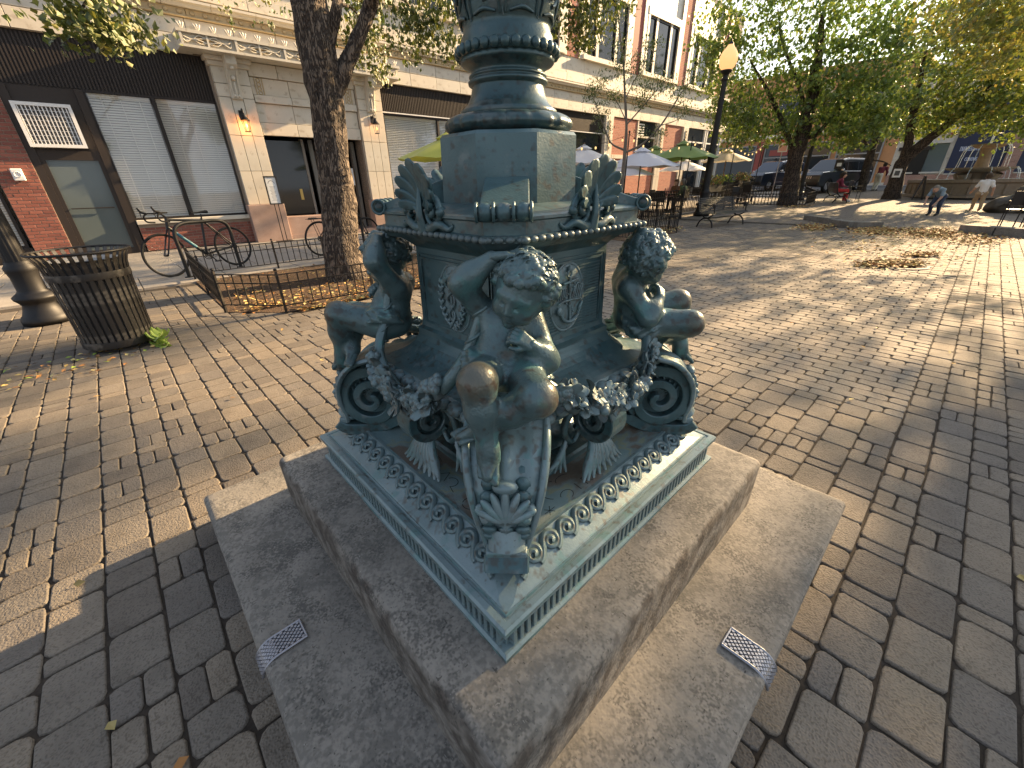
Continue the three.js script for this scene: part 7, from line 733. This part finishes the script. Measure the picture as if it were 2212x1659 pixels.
// ---- parked cars ----
function car(pos, turn, label, paint, rack) {
  const t = thing('parked_car', label, 'car', pos, turn, 'cars parked on the side street'), pm = new THREE.MeshPhysicalMaterial({ color: paint, roughness: 0.3, metalness: 0.4, clearcoat: 1, clearcoatRoughness: 0.05 }), W = 1.86; // front = +x
  const ex = (p, w, b) => extr(poly(p), w - 2 * b, b, 2).translate(0, 0, -w / 2 + b);
  const hole = (cx) => Array.from({ length: 9 }, (_, i) => { const a = Math.PI - i / 8 * Math.PI; return [cx + 0.41 * Math.cos(a) * -1 * -1, 0.36 + 0.41 * Math.sin(a)]; });
  obj('body', [ex([[-2.3, 0.42], ...hole(-1.4), ...hole(1.42), [2.2, 0.4], [2.28, 0.6], [2.25, 0.92], [2.1, 1.04], [1.0, 1.12], [-2.2, 1.1], [-2.33, 0.8]], W, 0.05)], pm, t);
  const cab = ex([[-2.18, 1.08], [-1.95, 1.66], [-1.6, 1.75], [-0.2, 1.77], [0.3, 1.7], [1.02, 1.1]], W - 0.16, 0.09), cp = cab.attributes.position; for (let i = 0; i < cp.count; i++) { const y = cp.getY(i); if (y > 1.15) cp.setZ(i, cp.getZ(i) * (1 - (y - 1.15) * 0.22)); } cab.computeVertexNormals(); obj('cabin', cab, pm, t);
  const gl = (p, z0, z1) => { const g = new THREE.BufferGeometry(); const P = []; p.forEach(([x, y]) => P.push(x, y, (z0 + 0.004) * (1 - Math.max(0, y - 1.15) * 0.22))); const I = []; for (let i = 1; i < p.length - 1; i++) I.push(0, i, i + 1); g.setAttribute('position', new THREE.Float32BufferAttribute(P, 3)); g.setIndex(I); g.computeVertexNormals(); return g; };
  for (const s of [-1, 1]) { const z = s * (W / 2 - 0.078); [[[-0.02, 1.16], [0.72, 1.16], [0.26, 1.6], [-0.02, 1.64]], [[-1.0, 1.16], [-0.1, 1.16], [-0.1, 1.64], [-1.0, 1.65]], [[-1.9, 1.18], [-1.08, 1.16], [-1.08, 1.65], [-1.72, 1.62]]].forEach(p => obj('side_window', gl(p, z), M.glassDarkInside, t)); obj('mirror', rb(0.12, 0.13, 0.2, 0.04, 0.66, 1.2, s * 1.02), M.chrome, t); obj('headlight', rb(0.12, 0.17, 0.34, 0.04, 2.2, 0.84, s * 0.7), M.chrome, t); obj('roof_rail', bar([-1.6, 1.8, s * 0.68], [0.0, 1.82, s * 0.68], 0.02), M.chrome, t); obj('side_trim', bx(-1.0, 1.0, 0.52, 0.56, s * 0.93 - 0.01, s * 0.93 + 0.01), M.chrome, t); obj('door_handle', [bx(-0.1, 0.06, 1.0, 1.03, s * 0.94 - 0.01, s * 0.94 + 0.01)], M.chrome, t); }
  obj('windscreen', (() => { const g = new THREE.BufferGeometry(); g.setAttribute('position', new THREE.Float32BufferAttribute([0.99, 1.15, -0.76, 0.99, 1.15, 0.76, 0.36, 1.68, 0.66, 0.36, 1.68, -0.66], 3)); g.translate(0.03, 0.02, 0); g.setIndex([0, 1, 2, 0, 2, 3]); g.computeVertexNormals(); return g; })(), std({ color: rgb(0.05, 0.07, 0.09), roughness: 0.05 }), t);
  obj('grille', [bx(2.24, 2.3, 0.66, 0.9, -0.48, 0.48)], M.black, t); for (let i = 0; i < 7; i++) obj('grille_slot', bx(2.28, 2.315, 0.67, 0.89, -0.42 + i * 0.128, -0.36 + i * 0.128), M.chrome, t); obj('bumper', rb(0.16, 0.24, W - 0.06, 0.06, 2.26, 0.5, 0), M.black, t); obj('plate', bx(2.335, 2.35, 0.46, 0.58, -0.16, 0.16), M.white, t); obj('tail_lamp', [bx(-2.37, -2.3, 0.85, 1.02, 0.6, 0.88)], M.redPaint, t);
  for (const x of [-1.4, 1.42]) for (const s of [-1, 1]) { const w = new THREE.Group(); w.name = 'wheel'; w.position.set(x, 0.36, s * 0.82); t.add(w); obj('tyre', new THREE.TorusGeometry(0.28, 0.09, 10, 28), M.rubber, w); obj('rim', [cyl(0.22, 0.22, 0.1, 20).rotateX(Math.PI / 2), ...[0, 1, 2, 3, 4].map(i => bar([0, 0, s * 0.06], [0.21 * Math.cos(i * 1.256), 0.21 * Math.sin(i * 1.256), s * 0.06], 0.03, 6))], M.steel, w); }
  if (rack) obj('bicycle_carrier', [bar([-1.2, 1.86, -0.8], [-1.2, 1.86, 0.8], 0.025), bar([-0.3, 1.88, -0.8], [-0.3, 1.88, 0.8], 0.025), ...[-0.4, 0.2].map(z => bar([-1.7, 1.94, z], [0.1, 1.96, z], 0.03)), sph(0.08, -0.2, 1.98, 0.2, 8, 6), sph(0.08, -0.9, 1.98, -0.4, 8, 6)], M.iron, t);
}
{ const p = G(1662, 411); car(p, Math.PI + 0.42, 'dark blue sport utility car with a roof carrier behind the leaning maple', rgb(0.012, 0.02, 0.04), true); const q = G(1785, 414); car(q, Math.PI + 0.36, 'dark grey-green sport utility car with a slotted grille beyond the lamp post', rgb(0.016, 0.022, 0.024), false); }
// ---- people ----
M.skin = std({ color: rgb(0.45, 0.27, 0.19), roughness: 0.6 });
const cloth = (r, g, b) => std({ color: rgb(r, g, b), roughness: 0.9 });
function person(label, pos, turn, J, kit) { // J: joints in metres, front = +z
  const t = thing('person', label, 'person', pos, turn), c = (a, ra, b, rb_) => [...J[a], ra * kit.k, ...J[b], rb_ * kit.k], k = kit.k, h = 0.018 * k + 0.004;
  const arm = s => [c('s' + s, 0.05, 'e' + s, 0.04), c('e' + s, 0.04, 'h' + s, 0.026)], leg = s => [c('p' + s, 0.08, 'k' + s, 0.06), c('k' + s, 0.058, 'a' + s, 0.038)];
  const fing = s => { const d = V(...J['h' + s]).sub(V(...J['e' + s])).normalize(), o = []; for (let i = 0; i < 4; i++) { const a = V(...J['h' + s]), b = a.clone().addScaledVector(d, (0.13 - Math.abs(i - 1.5) * 0.012) * k).add(V((i - 1.5) * 0.018 * k, 0, 0)); o.push([a.x + (i - 1.5) * 0.014 * k, a.y, a.z, 0.014 * k, b.x, b.y, b.z, 0.009 * k]); } const a = V(...J['h' + s]), b = a.clone().addScaledVector(d, 0.06 * k).add(V(0.045 * k, 0, 0.01)); o.push([a.x, a.y, a.z, 0.014 * k, b.x, b.y, b.z, 0.01 * k]); return o; };
  const H = J.head, hq = [[H[0], H[1] - 0.02 * k, H[2], 0.088 * k, H[0], H[1] + 0.03 * k, H[2] - 0.01 * k, 0.092 * k], [H[0], H[1] - 0.07 * k, H[2] + 0.035 * k, 0.055 * k, H[0], H[1], H[2] + 0.02 * k, 0.07 * k], [H[0], H[1] - 0.015 * k, H[2] + 0.1 * k, 0.014 * k, H[0], H[1] - 0.035 * k, H[2] + 0.112 * k, 0.018 * k]];
  const sk = [c('neck', 0.05, 'head', 0.05), ...hq, c('pel', 0.11, 'chest', 0.12), ...['L', 'R'].flatMap(s => [...arm(s), ...fing(s), ...leg(s), c('a' + s, 0.036, 't' + s, 0.028)])];
  obj('body', body(sk, 0.03 * k, h), M.skin, t); const inf = (a, d) => a.map(q => { const o = q.slice(); o[3] += d; o[7] += d; return o; });
  const chest = [c('pel', 0.12, 'chest', 0.125), [...J.sL, 0.06 * k, ...J.sR, 0.06 * k], c('chest', 0.1, 'neck', 0.055)]; obj('shirt', body([...inf(chest, 0.014 * k), ...['L', 'R'].flatMap(s => inf(kit.sleeve > 0.5 ? arm(s) : [[...J['s' + s], 0.052 * k, ...V(...J['s' + s]).lerp(V(...J['e' + s]), 0.75).toArray(), 0.05 * k]], 0.012 * k))], 0.05 * k, h), kit.shirt, t);
  obj('trousers', body([...inf([c('pel', 0.115, 'pL', 0.085), c('pel', 0.115, 'pR', 0.085)], 0.012 * k), ...['L', 'R'].flatMap(s => inf(kit.long > 0.5 ? leg(s) : [leg(s)[0]], 0.014 * k))], 0.04 * k, h), kit.pants, t); for (const s of ['L', 'R']) obj('shoe', body(inf([c('a' + s, 0.036, 't' + s, 0.03)], 0.012 * k), 0.02, h * 0.8), kit.shoes, t);
  obj('hair', body([[H[0], H[1] + 0.03 * k, H[2] - 0.03 * k, 0.1 * k, H[0], H[1] + 0.05 * k, H[2] - 0.01 * k, 0.098 * k], [H[0], H[1] - 0.03 * k, H[2] - 0.05 * k, 0.08 * k, H[0], H[1] + 0.03 * k, H[2] - 0.05 * k, 0.09 * k], ...(kit.longHair ? [[H[0], H[1], H[2] - 0.07 * k, 0.07 * k, H[0], H[1] - 0.22 * k, H[2] - 0.08 * k, 0.06 * k]] : [])], 0.04 * k, h), kit.hair, t); return t;
}
const sit = k => ({ head: [0, 1.2 * k, 0.06], neck: [0, 1.06 * k, 0.02], chest: [0, 0.88 * k, -0.02], pel: [0, 0.55 * k, -0.06], sL: [0.17 * k, 0.98 * k, 0], eL: [0.22 * k, 0.74 * k, 0.08], hL: [0.12 * k, 0.66 * k, 0.3], sR: [-0.17 * k, 0.98 * k, 0], eR: [-0.22 * k, 0.74 * k, 0.08], hR: [-0.08 * k, 0.68 * k, 0.3], pL: [0.09, 0.53 * k, -0.04], kL: [0.1, 0.52 * k, 0.36], aL: [0.1, 0.1, 0.34], tL: [0.11, 0.05, 0.5], pR: [-0.09, 0.53 * k, -0.04], kR: [-0.1, 0.52 * k, 0.36], aR: [-0.1, 0.1, 0.4], tR: [-0.11, 0.05, 0.56] });
person('boy in a white shirt and tan shorts striding over the sunny paving', G(2104, 456), 2.5, { head: [0, 1.1, 0.05], neck: [0, 0.98, 0.02], chest: [0, 0.84, 0.01], pel: [0, 0.6, 0], sL: [0.13, 0.93, 0.01], eL: [0.21, 0.74, 0.06], hL: [0.24, 0.62, 0.2], sR: [-0.13, 0.93, 0.01], eR: [-0.22, 0.74, -0.06], hR: [-0.25, 0.58, -0.02], pL: [0.07, 0.57, 0], kL: [0.08, 0.34, 0.13], aL: [0.08, 0.07, 0.08], tL: [0.08, 0.04, 0.22], pR: [-0.07, 0.57, 0], kR: [-0.08, 0.33, -0.03], aR: [-0.08, 0.1, -0.2], tR: [-0.08, 0.04, -0.08] }, { k: 0.82, sleeve: 0.2, long: 1, shirt: cloth(0.72, 0.7, 0.66), pants: cloth(0.36, 0.26, 0.15), shoes: cloth(0.45, 0.05, 0.04), hair: cloth(0.07, 0.045, 0.025) });
person('boy in a grey-blue top bending down to reach the ground', G(2013, 466), -1.1, { head: [0, 0.83, 0.5], neck: [0, 0.82, 0.36], chest: [0, 0.78, 0.22], pel: [0, 0.62, -0.1], sL: [0.13, 0.8, 0.3], eL: [0.18, 0.58, 0.4], hL: [0.14, 0.4, 0.55], sR: [-0.13, 0.8, 0.3], eR: [-0.17, 0.58, 0.42], hR: [-0.1, 0.42, 0.62], pL: [0.08, 0.6, -0.1], kL: [0.1, 0.36, 0.06], aL: [0.1, 0.07, -0.06], tL: [0.1, 0.04, 0.1], pR: [-0.08, 0.6, -0.1], kR: [-0.1, 0.36, 0.08], aR: [-0.1, 0.07, -0.02], tR: [-0.1, 0.04, 0.14] }, { k: 0.84, sleeve: 0.2, long: 1, shirt: cloth(0.2, 0.27, 0.32), pants: cloth(0.03, 0.045, 0.08), shoes: cloth(0.02, 0.02, 0.02), hair: cloth(0.2, 0.19, 0.16) });
{ const b = G(1801, 437).clone(); b.y += 0.0; const off = V(Math.sin(1.15), 0, Math.cos(1.15)).multiplyScalar(0.02); person('person in a maroon jacket and red skirt seated on the bench looking down', b.add(off), 1.15, sit(0.96), { k: 0.98, sleeve: 1, long: 1, shirt: cloth(0.16, 0.02, 0.05), pants: cloth(0.5, 0.04, 0.035), shoes: cloth(0.5, 0.5, 0.48), hair: cloth(0.03, 0.02, 0.015), longHair: true }); }
person('person in a dark red top stooping beside the forked tree', G(1888, 412), 2.0, { head: [0.02, 1.38, 0.34], neck: [0, 1.28, 0.25], chest: [0, 1.14, 0.14], pel: [0, 0.88, -0.02], sL: [0.17, 1.22, 0.2], eL: [0.22, 0.98, 0.3], hL: [0.16, 0.86, 0.46], sR: [-0.17, 1.22, 0.2], eR: [-0.22, 0.98, 0.3], hR: [-0.14, 0.84, 0.46], pL: [0.09, 0.86, 0], kL: [0.1, 0.48, 0.06], aL: [0.1, 0.08, -0.02], tL: [0.11, 0.04, 0.14], pR: [-0.09, 0.86, 0], kR: [-0.1, 0.48, 0.04], aR: [-0.1, 0.08, -0.14], tR: [-0.11, 0.04, 0.02] }, { k: 1, sleeve: 1, long: 1, shirt: cloth(0.13, 0.02, 0.035), pants: cloth(0.6, 0.57, 0.5), shoes: cloth(0.03, 0.03, 0.03), hair: cloth(0.03, 0.025, 0.02) });
person('person in a green top sitting at the cafe table with a hand to the face', S(18.9, 4.85), TH + Math.PI, Object.assign(sit(1), { hR: [-0.04, 1.1, 0.18], eR: [-0.2, 0.78, 0.2] }), { k: 1, sleeve: 1, long: 1, shirt: cloth(0.1, 0.14, 0.07), pants: cloth(0.04, 0.04, 0.06), shoes: cloth(0.03, 0.03, 0.03), hair: cloth(0.2, 0.18, 0.16) });
person('person in a brown top sitting at the far side of the cafe table', S(19.5, 4.2), TH - Math.PI / 2, sit(0.98), { k: 0.98, sleeve: 1, long: 1, shirt: cloth(0.2, 0.1, 0.06), pants: cloth(0.05, 0.05, 0.05), shoes: cloth(0.03, 0.03, 0.03), hair: cloth(0.1, 0.05, 0.025), longHair: true });
renderer.render(scene, camera);
